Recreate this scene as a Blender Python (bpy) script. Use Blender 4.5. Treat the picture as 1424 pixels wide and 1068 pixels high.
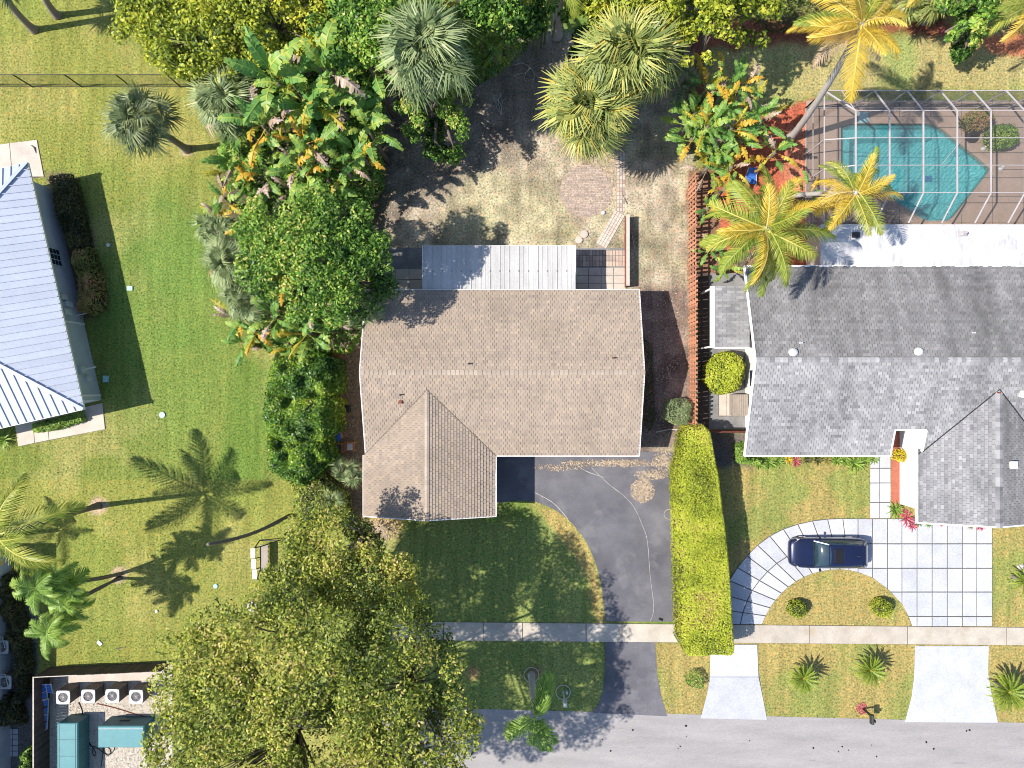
import bpy, math, random
import numpy as np
from math import sin, cos, pi, radians, sqrt, atan2
for _o in list(bpy.data.objects):
    bpy.data.objects.remove(_o)
S = bpy.context.scene
C = S.collection
rnd = random.Random(7)
rng = np.random.default_rng(7)

# ------------------------------------------------------------------ camera
CAMZ, FPX = 43.0, 967.0
cd = bpy.data.cameras.new("camera")
cam = bpy.data.objects.new("camera", cd)
C.objects.link(cam)
cam.location = (0, 0, CAMZ)
cam.rotation_euler = (0, 0, 0)
cd.sensor_width = 36.0
cd.lens = 36.0 * FPX / 1424.0
cd.clip_end = 1000
S.camera = cam
# ------------------------------------------------------------------ sky, sun, exposure
SUN = (-0.79, -0.10, 1.0)          # direction from the ground to the sun
_el = atan2(SUN[2], sqrt(SUN[0] ** 2 + SUN[1] ** 2))
_az = atan2(SUN[0], SUN[1])        # clockwise from north (+Y)
W = bpy.data.worlds.new("World")
S.world = W
W.use_nodes = True
_nt = W.node_tree
_sky = _nt.nodes.new("ShaderNodeTexSky")
_sky.sky_type = 'NISHITA'
_sky.sun_disc = False
_sky.sun_elevation = _el
_sky.sun_rotation = _az
_sky.dust_density = 0.6
_sky.ozone_density = 2.0
_nt.links.new(_sky.outputs[0], _nt.nodes["Background"].inputs[0])
_nt.nodes["Background"].inputs[1].default_value = 0.135
sl = bpy.data.lights.new("sun", 'SUN')
sl.energy = 5.0
sl.angle = radians(0.6)
sl.color = (1.0, 0.93, 0.82)
so = bpy.data.objects.new("sun", sl)
C.objects.link(so)
so.rotation_euler = (math.acos(SUN[2] / sqrt(sum(c * c for c in SUN))), 0, atan2(SUN[0], -SUN[1]) + 0)
_d = __import__("mathutils").Vector(SUN)
so.rotation_euler = _d.to_track_quat('Z', 'Y').to_euler()
so.location = (-20, -3, 30)
S.view_settings.view_transform = 'Standard'
S.view_settings.look = 'None'
S.view_settings.exposure = 0.56
S.view_settings.gamma = 1.0
S.view_settings.use_curve_mapping = False
S.render.engine = 'CYCLES'
S.cycles.filter_width = 1.0
S.cycles.max_bounces = 6
S.cycles.transparent_max_bounces = 12

# ------------------------------------------------------------------ helpers
def P(x, y, z=0.0):
    """photograph position -> place in the world at height z"""
    k = (CAMZ - z) / FPX
    return ((x - 712.0) * k, (534.0 - y) * k, z)
def P2(x, y, z=0.0):
    a = P(x, y, z)
    return (a[0], a[1])
WL = {}
def wl(o):
    return WL.get(o.name, (0.0, 0.0, 0.0))
def tag(o, label=None, cat=None, group=None, kind=None):
    if label: o['label'] = label
    if cat: o['category'] = cat
    if group: o['group'] = group
    if kind: o['kind'] = kind
    return o
def thing(name, label, cat, loc=(0, 0, 0), group=None, rz=0.0):
    o = bpy.data.objects.new(name, None)
    C.objects.link(o)
    o.location = loc
    o.rotation_euler = (0, 0, rz)
    o.empty_display_size = 0.2
    WL[o.name] = tuple(loc)
    return tag(o, label, cat, group)
def link(name, me, parent=None, loc=(0, 0, 0), rot=(0, 0, 0), scale=None):
    o = bpy.data.objects.new(name, me)
    C.objects.link(o)
    if parent is not None:
        o.parent = parent
        WL[o.name] = wl(parent)
    o.location = loc
    o.rotation_euler = rot
    if scale is not None:
        o.scale = scale if hasattr(scale, '__len__') else (scale,) * 3
    return o
def quads_mesh(name, V, mats, tone=None, F=None):
    """V (n*4,3) as n quads, or V with F (m,4)"""
    me = bpy.data.meshes.new(name)
    V = np.asarray(V, dtype=np.float32).reshape(-1, 3)
    if F is None:
        F = np.arange(len(V), dtype=np.int32).reshape(-1, 4)
    F = np.asarray(F, dtype=np.int32)
    k = F.shape[1]
    me.vertices.add(len(V)); me.vertices.foreach_set('co', V.ravel())
    me.loops.add(F.size); me.loops.foreach_set('vertex_index', F.ravel())
    me.polygons.add(len(F))
    me.polygons.foreach_set('loop_start', np.arange(0, F.size, k, dtype=np.int32))
    if tone is not None:
        a = me.attributes.new('tone', 'FLOAT', 'FACE')
        a.data.foreach_set('value', np.asarray(tone, dtype=np.float32))
    for m in (mats if isinstance(mats, (list, tuple)) else [mats]):
        me.materials.append(m)
    me.update(calc_edges=True)
    return me

class MB:
    def __init__(s):
        s.v = []; s.f = []; s.t = []
    def add(s, vs, fs, tone=0.5):
        n = len(s.v)
        s.v.extend(vs)
        for f in fs:
            s.f.append([i + n for i in f]); s.t.append(tone)
        return s
    def box(s, x0, y0, z0, x1, y1, z1, tone=0.5):
        v = [(x0, y0, z0), (x1, y0, z0), (x1, y1, z0), (x0, y1, z0), (x0, y0, z1), (x1, y0, z1), (x1, y1, z1), (x0, y1, z1)]
        return s.add(v, [(0, 3, 2, 1), (4, 5, 6, 7), (0, 1, 5, 4), (1, 2, 6, 5), (2, 3, 7, 6), (3, 0, 4, 7)], tone)
    def obox(s, c, u, hx, hy, z0, z1, tone=0.5):
        """box centred at c (x,y) whose long axis runs along the unit vector u"""
        w = (-u[1], u[0])
        p = [(c[0] + a * hx * u[0] + b * hy * w[0], c[1] + a * hx * u[1] + b * hy * w[1]) for a, b in ((-1, -1), (1, -1), (1, 1), (-1, 1))]
        return s.prism(p, z0, z1, tone)
    def prism(s, poly, z0, z1, tone=0.5, top=None):
        if area(poly) < 0: poly = poly[::-1]
        n = len(poly)
        tp = top or poly
        v = [(p[0], p[1], z0) for p in poly] + [(p[0], p[1], z1) for p in tp]
        f = [tuple(range(n - 1, -1, -1)), tuple(range(n, 2 * n))]
        f += [(i, (i + 1) % n, n + (i + 1) % n, n + i) for i in range(n)]
        return s.add(v, f, tone)
    def slab(s, poly, z0, z1, bev=0.012):
        """prism with a small chamfer on its top edge"""
        if area(poly) < 0: poly = poly[::-1]
        n = len(poly)
        ins = inset(poly, bev)
        v = [(p[0], p[1], z0) for p in poly] + [(p[0], p[1], z1 - bev) for p in poly] + [(p[0], p[1], z1) for p in ins]
        f = [(i, (i + 1) % n, n + (i + 1) % n, n + i) for i in range(n)]
        f += [(n + i, n + (i + 1) % n, 2 * n + (i + 1) % n, 2 * n + i) for i in range(n)]
        f += [tuple(range(2 * n, 3 * n))]
        return s.add(v, f)
    def poly3(s, pts, tone=0.5):
        return s.add(list(pts), [tuple(range(len(pts)))], tone)
    def beam(s, a, b, w, h=None, tone=0.5):
        """square bar from a to b"""
        h = h or w
        a = np.array(a, float); b = np.array(b, float)
        d = b - a; L = np.linalg.norm(d); d /= max(L, 1e-9)
        up = np.array([0, 0, 1.0]) if abs(d[2]) < 0.9 else np.array([0, 1.0, 0])
        x = np.cross(d, up); x /= np.linalg.norm(x); y = np.cross(x, d)
        vs = []
        for p in (a, b):
            for i, j in ((-1, -1), (1, -1), (1, 1), (-1, 1)):
                vs.append(tuple(p + x * i * w / 2 + y * j * h / 2))
        return s.add(vs, [(3, 2, 1, 0), (4, 5, 6, 7), (0, 1, 5, 4), (1, 2, 6, 5), (2, 3, 7, 6), (3, 0, 4, 7)], tone)
    def tube(s, pts, rad, n=7, tone=0.5, cap=True):
        pts = [np.array(p, float) for p in pts]
        if not hasattr(rad, '__len__'): rad = [rad] * len(pts)
        vs = []; fs = []
        px_ = None
        for i, p in enumerate(pts):
            d = pts[min(i + 1, len(pts) - 1)] - pts[max(i - 1, 0)]
            d /= max(np.linalg.norm(d), 1e-9)
            if px_ is None:
                r = np.array([1.0, 0, 0]) if abs(d[0]) < 0.8 else np.array([0, 1.0, 0])
            else:
                r = px_
            x = r - d * np.dot(r, d); x /= max(np.linalg.norm(x), 1e-9); px_ = x
            y = np.cross(d, x)
            for k in range(n):
                a = 2 * pi * k / n
                vs.append(tuple(p + rad[i] * (cos(a) * x + sin(a) * y)))
        for i in range(len(pts) - 1):
            for k in range(n):
                k2 = (k + 1) % n
                fs.append((i * n + k, i * n + k2, (i + 1) * n + k2, (i + 1) * n + k))
        if cap:
            fs.append(tuple(range(n - 1, -1, -1)))
            fs.append(tuple((len(pts) - 1) * n + k for k in range(n)))
        return s.add(vs, fs, tone)
    def cyl(s, x, y, z0, z1, r, n=16, r2=None, tone=0.5):
        r2 = r if r2 is None else r2
        p = [(x + r * cos(2 * pi * k / n), y + r * sin(2 * pi * k / n)) for k in range(n)]
        q = [(x + r2 * cos(2 * pi * k / n), y + r2 * sin(2 * pi * k / n)) for k in range(n)]
        return s.prism(p, z0, z1, tone, q)
    def ring(s, x, y, z, R, r, n=28, m=6, tone=0.5):
        vs = []; fs = []
        for i in range(n):
            a = 2 * pi * i / n
            for j in range(m):
                b = 2 * pi * j / m
                vs.append((x + (R + r * cos(b)) * cos(a), y + (R + r * cos(b)) * sin(a), z + r * sin(b)))
        for i in range(n):
            for j in range(m):
                fs.append((i * m + j, ((i + 1) % n) * m + j, ((i + 1) % n) * m + (j + 1) % m, i * m + (j + 1) % m))
        return s.add(vs, fs, tone)
    def dome(s, x, y, z, rx, ry, rz, n=14, m=5, tone=0.5):
        vs = []; fs = []
        for j in range(m):
            b = pi / 2 * j / m
            for i in range(n):
                a = 2 * pi * i / n
                vs.append((x + rx * cos(b) * cos(a), y + ry * cos(b) * sin(a), z + rz * sin(b)))
        vs.append((x, y, z + rz))
        for j in range(m - 1):
            for i in range(n):
                fs.append((j * n + i, j * n + (i + 1) % n, (j + 1) * n + (i + 1) % n, (j + 1) * n + i))
        for i in range(n):
            fs.append(((m - 1) * n + i, (m - 1) * n + (i + 1) % n, m * n))
        return s.add(vs, fs, tone)
    def build(s, name, mat, parent=None, smooth=False, kind=None, label=None):
        me = bpy.data.meshes.new(name)
        o0 = wl(parent) if parent is not None else (0, 0, 0)
        me.from_pydata([(v[0] - o0[0], v[1] - o0[1], v[2] - o0[2]) for v in s.v], [], s.f)
        a = me.attributes.new('tone', 'FLOAT', 'FACE')
        a.data.foreach_set('value', np.asarray(s.t, dtype=np.float32))
        for m in (mat if isinstance(mat, (list, tuple)) else [mat]):
            me.materials.append(m)
        if smooth:
            me.polygons.foreach_set('use_smooth', [True] * len(me.polygons))
        me.update()
        o = link(name, me, parent)
        if kind: o['kind'] = kind
        if label: o['label'] = label
        return o

def area(p):
    return 0.5 * sum(p[i][0] * p[(i + 1) % len(p)][1] - p[(i + 1) % len(p)][0] * p[i][1] for i in range(len(p)))
def inset(poly, d):
    n = len(poly); out = []
    if area(poly) < 0: poly = poly[::-1]
    for i in range(n):
        a, b, c = poly[i - 1], poly[i], poly[(i + 1) % n]
        e1 = (b[0] - a[0], b[1] - a[1]); e2 = (c[0] - b[0], c[1] - b[1])
        l1 = math.hypot(*e1) or 1e-9; l2 = math.hypot(*e2) or 1e-9
        n1 = (-e1[1] / l1, e1[0] / l1); n2 = (-e2[1] / l2, e2[0] / l2)
        m = (n1[0] + n2[0], n1[1] + n2[1]); q = max(0.35, (m[0] * n1[0] + m[1] * n1[1]))
        out.append((b[0] + m[0] / q * d, b[1] + m[1] / q * d))
    return out
def clip(poly, conv):
    """keep the part of poly inside the convex polygon conv"""
    if area(conv) < 0: conv = conv[::-1]
    out = list(poly)
    n = len(conv)
    for i in range(n):
        a = conv[i]; b = conv[(i + 1) % n]
        ex, ey = b[0] - a[0], b[1] - a[1]
        inp = out; out = []
        if not inp: return []
        def sd(p): return ex * (p[1] - a[1]) - ey * (p[0] - a[0])
        for j in range(len(inp)):
            p, q = inp[j], inp[(j + 1) % len(inp)]
            sp, sq = sd(p), sd(q)
            if sp >= 0: out.append(p)
            if (sp >= 0) != (sq >= 0):
                t = sp / (sp - sq)
                out.append((p[0] + (q[0] - p[0]) * t, p[1] + (q[1] - p[1]) * t))
    return out
def crom(pts, n=6, closed=False):
    pts = [np.array(p, float) for p in pts]
    out = []; m = len(pts)
    for i in range(m if closed else m - 1):
        p0 = pts[(i - 1) % m] if closed else pts[max(i - 1, 0)]
        p1 = pts[i]; p2 = pts[(i + 1) % m]
        p3 = pts[(i + 2) % m] if closed else pts[min(i + 2, m - 1)]
        for k in range(n):
            t = k / n
            out.append(tuple(0.5 * ((2 * p1) + (-p0 + p2) * t + (2 * p0 - 5 * p1 + 4 * p2 - p3) * t * t + (-p0 + 3 * p1 - 3 * p2 + p3) * t ** 3)))
    if not closed: out.append(tuple(pts[-1]))
    return out

# ------------------------------------------------------------------ materials
def nodes(m):
    m.use_nodes = True
    nt = m.node_tree
    return nt, nt.nodes["Principled BSDF"]
def ramp(nt, stops):
    r = nt.nodes.new("ShaderNodeValToRGB")
    e = r.color_ramp.elements
    while len(e) < len(stops): e.new(0.5)
    for i, (p, c) in enumerate(stops):
        e[i].position = p; e[i].color = (c[0], c[1], c[2], 1)
    return r
def mixc(nt, a, b, fac, mode='MIX'):
    m = nt.nodes.new("ShaderNodeMix"); m.data_type = 'RGBA'; m.blend_type = mode
    for sock, val in ((m.inputs[6], a), (m.inputs[7], b), (m.inputs[0], fac)):
        if hasattr(val, 'is_output'): nt.links.new(val, sock)
        elif hasattr(val, '__len__'): sock.default_value = (val[0], val[1], val[2], 1)
        else: sock.default_value = val
    return m.outputs[2]
def noise(nt, scale, detail=3, rough=0.6, vec=None, dist=0.0):
    n = nt.nodes.new("ShaderNodeTexNoise")
    n.inputs['Scale'].default_value = scale; n.inputs['Detail'].default_value = detail
    n.inputs['Roughness'].default_value = rough; n.inputs['Distortion'].default_value = dist
    if vec is not None: nt.links.new(vec, n.inputs['Vector'])
    return n.outputs['Fac']
def coords(nt, sc=(1, 1, 1), rot=(0, 0, 0)):
    t = nt.nodes.new("ShaderNodeTexCoord"); mp = nt.nodes.new("ShaderNodeMapping")
    mp.inputs['Scale'].default_value = sc; mp.inputs['Rotation'].default_value = rot
    nt.links.new(t.outputs['Object'], mp.inputs['Vector'])
    return mp.outputs['Vector']
def mrange(nt, v, a, b, c=0.0, d=1.0):
    r = nt.nodes.new("ShaderNodeMapRange")
    nt.links.new(v, r.inputs[0])
    for i, k in enumerate((a, b, c, d)): r.inputs[i + 1].default_value = k
    return r.outputs[0]
def bump(nt, bs, h, strength=0.4, dist=0.02):
    b = nt.nodes.new("ShaderNodeBump"); b.inputs['Strength'].default_value = strength; b.inputs['Distance'].default_value = dist
    nt.links.new(h, b.inputs['Height']); nt.links.new(b.outputs[0], bs.inputs['Normal'])
def mat(name, c1, c2=None, scale=6.0, rough=0.7, bmp=0.15, fine=40.0, metal=0.0, spots=None, tone=None, aniso=(1, 1, 1), spec=0.4, coat=0.0):
    """two-colour weathered surface; spots=(colour, scale, threshold); tone=(dark, light) multiplies per-piece"""
    m = bpy.data.materials.new(name); nt, bs = nodes(m)
    v = coords(nt, aniso)
    c2 = c2 or tuple(k * 0.75 for k in c1)
    f = mrange(nt, noise(nt, scale, 5, 0.62, v), 0.32, 0.68)
    col = mixc(nt, c1, c2, f)
    fn = noise(nt, fine, 3, 0.7, v)
    g = mrange(nt, fn, 0.3, 0.7, 0.8, 1.2)
    cg = nt.nodes.new("ShaderNodeCombineColor")
    for i in range(3): nt.links.new(g, cg.inputs[i])
    col = mixc(nt, col, cg.outputs[0], 0.8, 'MULTIPLY')
    if spots:
        sf = mrange(nt, noise(nt, spots[1], 4, 0.6, v), spots[2] - 0.05, spots[2] + 0.11)
        col = mixc(nt, col, spots[0], sf)
    if tone:
        at = nt.nodes.new("ShaderNodeAttribute"); at.attribute_name = 'tone'
        r = ramp(nt, [(0, tone[0]), (1, tone[1])])
        nt.links.new(at.outputs['Fac'], r.inputs[0])
        col = mixc(nt, col, r.outputs[0], 1.0, 'MULTIPLY')
    nt.links.new(col, bs.inputs['Base Color'])
    bs.inputs['Roughness'].default_value = rough
    bs.inputs['Metallic'].default_value = metal
    bs.inputs['Specular IOR Level'].default_value = spec
    bs.inputs['Coat Weight'].default_value = coat
    if bmp: bump(nt, bs, fn, bmp, 0.03)
    return m
def leafmat(name, stops, trans=0.3, rough=0.45):
    m = bpy.data.materials.new(name); nt, bs = nodes(m)
    at = nt.nodes.new("ShaderNodeAttribute"); at.attribute_name = 'tone'
    r = ramp(nt, stops)
    nt.links.new(at.outputs['Fac'], r.inputs[0])
    nt.links.new(r.outputs[0], bs.inputs['Base Color'])
    bs.inputs['Roughness'].default_value = rough
    bs.inputs['Specular IOR Level'].default_value = 0.35
    tr = nt.nodes.new("ShaderNodeBsdfTranslucent")
    nt.links.new(r.outputs[0], tr.inputs['Color'])
    mx = nt.nodes.new("ShaderNodeMixShader"); mx.inputs[0].default_value = trans
    nt.links.new(bs.outputs[0], mx.inputs[1]); nt.links.new(tr.outputs[0], mx.inputs[2])
    nt.links.new(mx.outputs[0], nt.nodes['Material Output'].inputs[0])
    return m
# ------------------------------------------------------------------ palette
M = {}
M['asphalt'] = mat('road_asphalt', (0.335, 0.315, 0.315), (0.255, 0.243, 0.245), 0.6, 0.9, 0.4, 22, spots=((0.22, 0.21, 0.215), 1.5, 0.68), aniso=(.35, 1.7, 1))
M['drive'] = mat('driveway_asphalt', (0.085, 0.083, 0.098), (0.15, 0.147, 0.165), 0.42, 0.85, 0.35, 20, spots=((0.165, 0.16, 0.175), 0.7, 0.58))
M['concrete'] = mat('sidewalk_concrete', (0.50, 0.45, 0.385), (0.37, 0.33, 0.28), 1.1, 0.85, 0.2, 18, tone=((.88, .88, .88), (1.08, 1.08, 1.08)), spots=((0.44, 0.30, 0.17), 0.55, 0.68))
M['slab'] = mat('pale_slab', (0.50, 0.515, 0.56), (0.42, 0.43, 0.475), 0.9, 0.8, 0.15, 14, tone=((.88, .88, .88), (1.06, 1.06, 1.06)), spots=((0.36, 0.36, 0.38), 1.3, 0.70))
M['joint'] = mat('joint_soil', (0.10, 0.095, 0.085), None, 8)
M['patio'] = mat('patio_concrete', (0.55, 0.49, 0.43), (0.42, 0.37, 0.33), 0.8, 0.85, 0.2, 20)
M['darkpatio'] = mat('dark_concrete', (0.24, 0.235, 0.24), (0.15, 0.15, 0.15), 1.4, 0.9, 0.2, 20)  # plain darker grey concrete for the patio floor and side path
M['brick'] = mat('brick', (0.42, 0.345, 0.29), (0.34, 0.275, 0.24), 2, 0.9, 0.3, 30, tone=((.75, .75, .77), (1.25, 1.2, 1.15)))
M['shingle'] = mat('tan_shingle', (0.365, 0.30, 0.245), (0.285, 0.235, 0.19), 0.4, 0.95, 0.5, 34, tone=((.78, .78, .82), (1.16, 1.12, 1.06)))
M['deckdark'] = mat('shingle_gap', (0.19, 0.155, 0.13), None, 6)
M['greydeck'] = mat('grey_shingle_gap', (0.12, 0.118, 0.12), None, 6)
M['shingle_ridge'] = mat('tan_ridge_shingle', (0.385, 0.318, 0.26), (0.30, 0.25, 0.205), 0.7, 0.95, 0.4, 30, tone=((.9, .9, .9), (1.1, 1.1, 1.1)))
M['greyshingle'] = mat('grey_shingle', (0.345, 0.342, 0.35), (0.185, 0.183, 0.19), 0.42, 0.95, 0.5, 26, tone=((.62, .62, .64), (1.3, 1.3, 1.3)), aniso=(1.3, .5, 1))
M['greyshingle_shaded'] = mat('shaded_grey_shingle', (0.24, 0.235, 0.24), (0.12, 0.117, 0.12), 0.42, 0.95, 0.5, 26, tone=((.7, .7, .7), (1.25, 1.25, 1.25)), aniso=(1.8, .35, 1))  # darker copy of the grey shingle, slope shade put into its colour
M['white'] = mat('white_paint', (0.78, 0.77, 0.76), (0.7, 0.69, 0.68), 2, 0.6, 0.05, 30)
M['wallcream'] = mat('cream_wall', (0.62, 0.56, 0.47), (0.54, 0.49, 0.41), 1.5, 0.8, 0.1, 30)
M['wallblue'] = mat('pale_blue_wall', (0.50, 0.53, 0.58), (0.42, 0.45, 0.50), 1.2, 0.8, 0.1, 30)
M['metalroof'] = mat('blue_grey_metal_roof', (0.52, 0.56, 0.66), (0.48, 0.52, 0.61), 0.8, 0.35, 0.03, 20, metal=0.15, tone=((.94, .94, .94), (1.04, 1.04, 1.04)))
M['corrug'] = mat('white_corrugated_sheet', (0.52, 0.51, 0.51), (0.40, 0.39, 0.385), 0.8, 0.55, 0.05, 14, aniso=(3, .5, 1), tone=((.9, .9, .9), (1.05, 1.05, 1.05)), spots=((0.40, 0.375, 0.35), 1.0, 0.68))
M['flatwhite'] = mat('white_roof_coating', (0.56, 0.555, 0.565), (0.45, 0.445, 0.46), 0.8, 0.7, 0.15, 12, aniso=(2.2, .6, 1), spots=((0.36, 0.36, 0.39), 1.3, 0.60))
M['fence'] = mat('orange_fence_board', (0.50, 0.25, 0.16), (0.40, 0.19, 0.12), 3, 0.85, 0.3, 30, tone=((.75, .75, .75), (1.2, 1.15, 1.1)))
M['darkwood'] = mat('dark_fence_board', (0.085, 0.06, 0.055), (0.05, 0.037, 0.035), 3, 0.85, 0.3, 25, tone=((.75, .75, .75), (1.3, 1.25, 1.2)))
M['redwood'] = mat('red_fence_board', (0.22, 0.07, 0.05), (0.15, 0.05, 0.04), 3, 0.85, 0.3, 25, tone=((.75, .75, .75), (1.3, 1.25, 1.2)))
M['dark'] = mat('dark_metal', (0.03, 0.03, 0.032), None, 5, 0.5)
M['black'] = mat('black_plastic', (0.012, 0.012, 0.014), None, 5, 0.45)
M['alu'] = mat('cage_aluminium', (0.44, 0.41, 0.42), (0.36, 0.33, 0.34), 2, 0.45, 0.02)
M['teal'] = mat('teal_paint', (0.085, 0.25, 0.275), (0.07, 0.21, 0.235), 1.5, 0.5, 0.06, 20)
M['tealdark'] = mat('dark_teal_paint', (0.045, 0.14, 0.16), None, 2, 0.55)
M['blue'] = mat('blue_fabric', (0.03, 0.12, 0.42), (0.05, 0.16, 0.5), 5, 0.7)
M['orange'] = mat('terracotta', (0.42, 0.19, 0.08), (0.34, 0.14, 0.06), 5, 0.8)
M['gravel'] = mat('white_gravel', (0.55, 0.50, 0.43), (0.36, 0.32, 0.27), 9, 0.95, 0.6, 26)
M['bark'] = mat('grey_bark', (0.20, 0.165, 0.13), (0.12, 0.10, 0.08), 8, 0.95, 0.5, 30)
M['palmbark'] = mat('palm_bark', (0.30, 0.255, 0.22), (0.19, 0.16, 0.14), 6, 0.9, 0.5, 24, aniso=(1, 1, 6))
M['whitetrunk'] = mat('pale_palm_trunk', (0.46, 0.43, 0.40), (0.34, 0.31, 0.29), 4, 0.85, 0.3, 24, aniso=(1, 1, 5))
M['redmulch'] = mat('red_mulch', (0.40, 0.13, 0.08), (0.28, 0.09, 0.06), 7, 0.95, 0.5, 22)
M['deck'] = mat('tan_pool_deck', (0.42, 0.31, 0.25), (0.34, 0.25, 0.20), 1.0, 0.85, 0.15, 20, tone=((.9, .9, .9), (1.08, 1.08, 1.08)))
M['poolwall'] = mat('pool_plaster', (0.26, 0.66, 0.68), (0.20, 0.58, 0.61), 2.0, 0.7, 0.05, 12)
M['car'] = mat('navy_car_paint', (0.012, 0.018, 0.06), (0.010, 0.016, 0.052), 2, 0.28, 0.0, 20, metal=0.35, coat=0.8)
M['carglass'] = mat('tinted_glass', (0.02, 0.045, 0.06), (0.018, 0.035, 0.05), 2, 0.06, 0.0, 20, spec=1.0)
M['chrome'] = mat('bright_trim', (0.6, 0.6, 0.62), None, 3, 0.2, 0.0, metal=1.0)
M['rubber'] = mat('tyre_rubber', (0.02, 0.02, 0.02), None, 5, 0.8)
M['lens'] = mat('light_lens', (0.5, 0.52, 0.56), None, 5, 0.1, 0.0)
M['redlens'] = mat('red_light_lens', (0.3, 0.01, 0.01), None, 5, 0.15, 0.0)
M['rust'] = mat('rusty_metal', (0.22, 0.06, 0.03), None, 5, 0.8)
M['beige'] = mat('beige_ribbed_metal', (0.33, 0.28, 0.24), None, 3, 0.6)
M['window'] = mat('dark_window_glass', (0.02, 0.035, 0.06), None, 3, 0.1, 0.0, spec=0.8)
M['whiteplastic'] = mat('white_plastic', (0.58, 0.60, 0.61), None, 4, 0.4, 0.0)
M['lawncover'] = mat('pale_teal_cover', (0.35, 0.62, 0.66), None, 4, 0.5, 0.0)
M['stone'] = mat('pale_stone', (0.55, 0.5, 0.45), (0.42, 0.38, 0.34), 6, 0.9, 0.4)
M['litter'] = mat('dry_leaf_litter', (0.44, 0.375, 0.30), (0.32, 0.26, 0.20), 5, 0.95, 0.5, 20, tone=((.55, .5, .45), (1.35, 1.3, 1.2)))

G_ = (0.045, 0.085, 0.018); 
L = {}
L['oak'] = leafmat('olive_leaf', [(0, (0.05, 0.08, 0.02)), (.25, (0.14, 0.20, 0.035)), (.5, (0.31, 0.38, 0.06)), (.8, (0.56, 0.57, 0.09)), (1, (0.62, 0.49, 0.19))], trans=.4)
L['green'] = leafmat('green_leaf', [(0, (0.03, 0.075, 0.015)), (.3, (0.085, 0.20, 0.03)), (.6, (0.20, 0.38, 0.05)), (.9, (0.40, 0.54, 0.09)), (1, (0.56, 0.55, 0.14))], trans=.35)
L['lime'] = leafmat('yellow_green_leaf', [(0, (0.06, 0.10, 0.018)), (.3, (0.20, 0.27, 0.03)), (.65, (0.44, 0.50, 0.045)), (1, (0.66, 0.62, 0.08))], trans=.35)
L['hedge'] = leafmat('hedge_leaf', [(0, (0.13, 0.16, 0.02)), (.22, (0.30, 0.36, 0.03)), (.6, (0.49, 0.55, 0.045)), (.93, (0.64, 0.62, 0.10)), (1, (0.38, 0.24, 0.11))], trans=.3)
L['mango'] = leafmat('glossy_green_leaf', [(0, (0.02, 0.055, 0.012)), (.4, (0.07, 0.17, 0.02)), (.75, (0.20, 0.34, 0.03)), (1, (0.42, 0.48, 0.05))], rough=.35)
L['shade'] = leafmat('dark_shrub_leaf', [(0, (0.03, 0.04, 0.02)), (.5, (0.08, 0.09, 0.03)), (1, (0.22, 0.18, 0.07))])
L['fan'] = leafmat('sage_fan_leaf', [(0, (0.06, 0.10, 0.04)), (.5, (0.20, 0.27, 0.11)), (1, (0.38, 0.43, 0.20))], trans=.2)
L['fandark'] = leafmat('dark_fan_leaf', [(0, (0.04, 0.065, 0.03)), (.5, (0.12, 0.17, 0.07)), (1, (0.28, 0.31, 0.14))], trans=.15)
L['fanyellow'] = leafmat('yellow_green_fan_leaf', [(0, (0.08, 0.12, 0.04)), (.45, (0.26, 0.32, 0.09)), (.8, (0.46, 0.48, 0.14)), (1, (0.62, 0.46, 0.08))], trans=.25)
L['coco'] = leafmat('coconut_leaflet', [(0, (0.05, 0.10, 0.015)), (.4, (0.18, 0.26, 0.03)), (.75, (0.36, 0.40, 0.06)), (1, (0.60, 0.52, 0.12))], trans=.3)
L['cocoyellow'] = leafmat('yellow_coconut_leaflet', [(0, (0.26, 0.22, 0.03)), (.45, (0.58, 0.40, 0.04)), (.75, (0.74, 0.52, 0.08)), (1, (0.80, 0.64, 0.26))], trans=.3)
L['cocodry'] = leafmat('dry_frond_leaflet', [(0, (0.24, 0.17, 0.11)), (.5, (0.42, 0.30, 0.20)), (1, (0.58, 0.44, 0.30))], trans=.2)
L['banana'] = leafmat('banana_leaf', [(0, (0.05, 0.13, 0.03)), (.4, (0.13, 0.30, 0.07)), (.75, (0.28, 0.42, 0.08)), (1, (0.50, 0.50, 0.08))], trans=.3)
L['bananayellow'] = leafmat('yellowing_banana_leaf', [(0, (0.16, 0.20, 0.03)), (.4, (0.42, 0.42, 0.05)), (.75, (0.66, 0.40, 0.04)), (1, (0.66, 0.28, 0.06))], trans=.3)
L['bananadry'] = leafmat('dry_banana_leaf', [(0, (0.20, 0.13, 0.10)), (.5, (0.38, 0.27, 0.20)), (1, (0.52, 0.42, 0.36))], trans=.15)
L['cycad'] = leafmat('cycad_leaflet', [(0, (0.05, 0.10, 0.012)), (.5, (0.17, 0.25, 0.025)), (1, (0.40, 0.42, 0.05))], trans=.15)
L['pink'] = leafmat('pink_red_leaf', [(0, (0.28, 0.03, 0.05)), (.5, (0.55, 0.08, 0.13)), (1, (0.72, 0.30, 0.32))])
L['yellow'] = leafmat('yellow_leaf', [(0, (0.30, 0.25, 0.02)), (.5, (0.66, 0.50, 0.03)), (1, (0.82, 0.66, 0.08))])
L['spike'] = leafmat('bright_green_strap_leaf', [(0, (0.06, 0.13, 0.02)), (.5, (0.19, 0.33, 0.05)), (1, (0.42, 0.55, 0.12))])
L['croton'] = leafmat('mixed_croton_leaf', [(0, (0.08, 0.12, 0.03)), (.5, (0.30, 0.30, 0.07)), (1, (0.55, 0.26, 0.16))])

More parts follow.
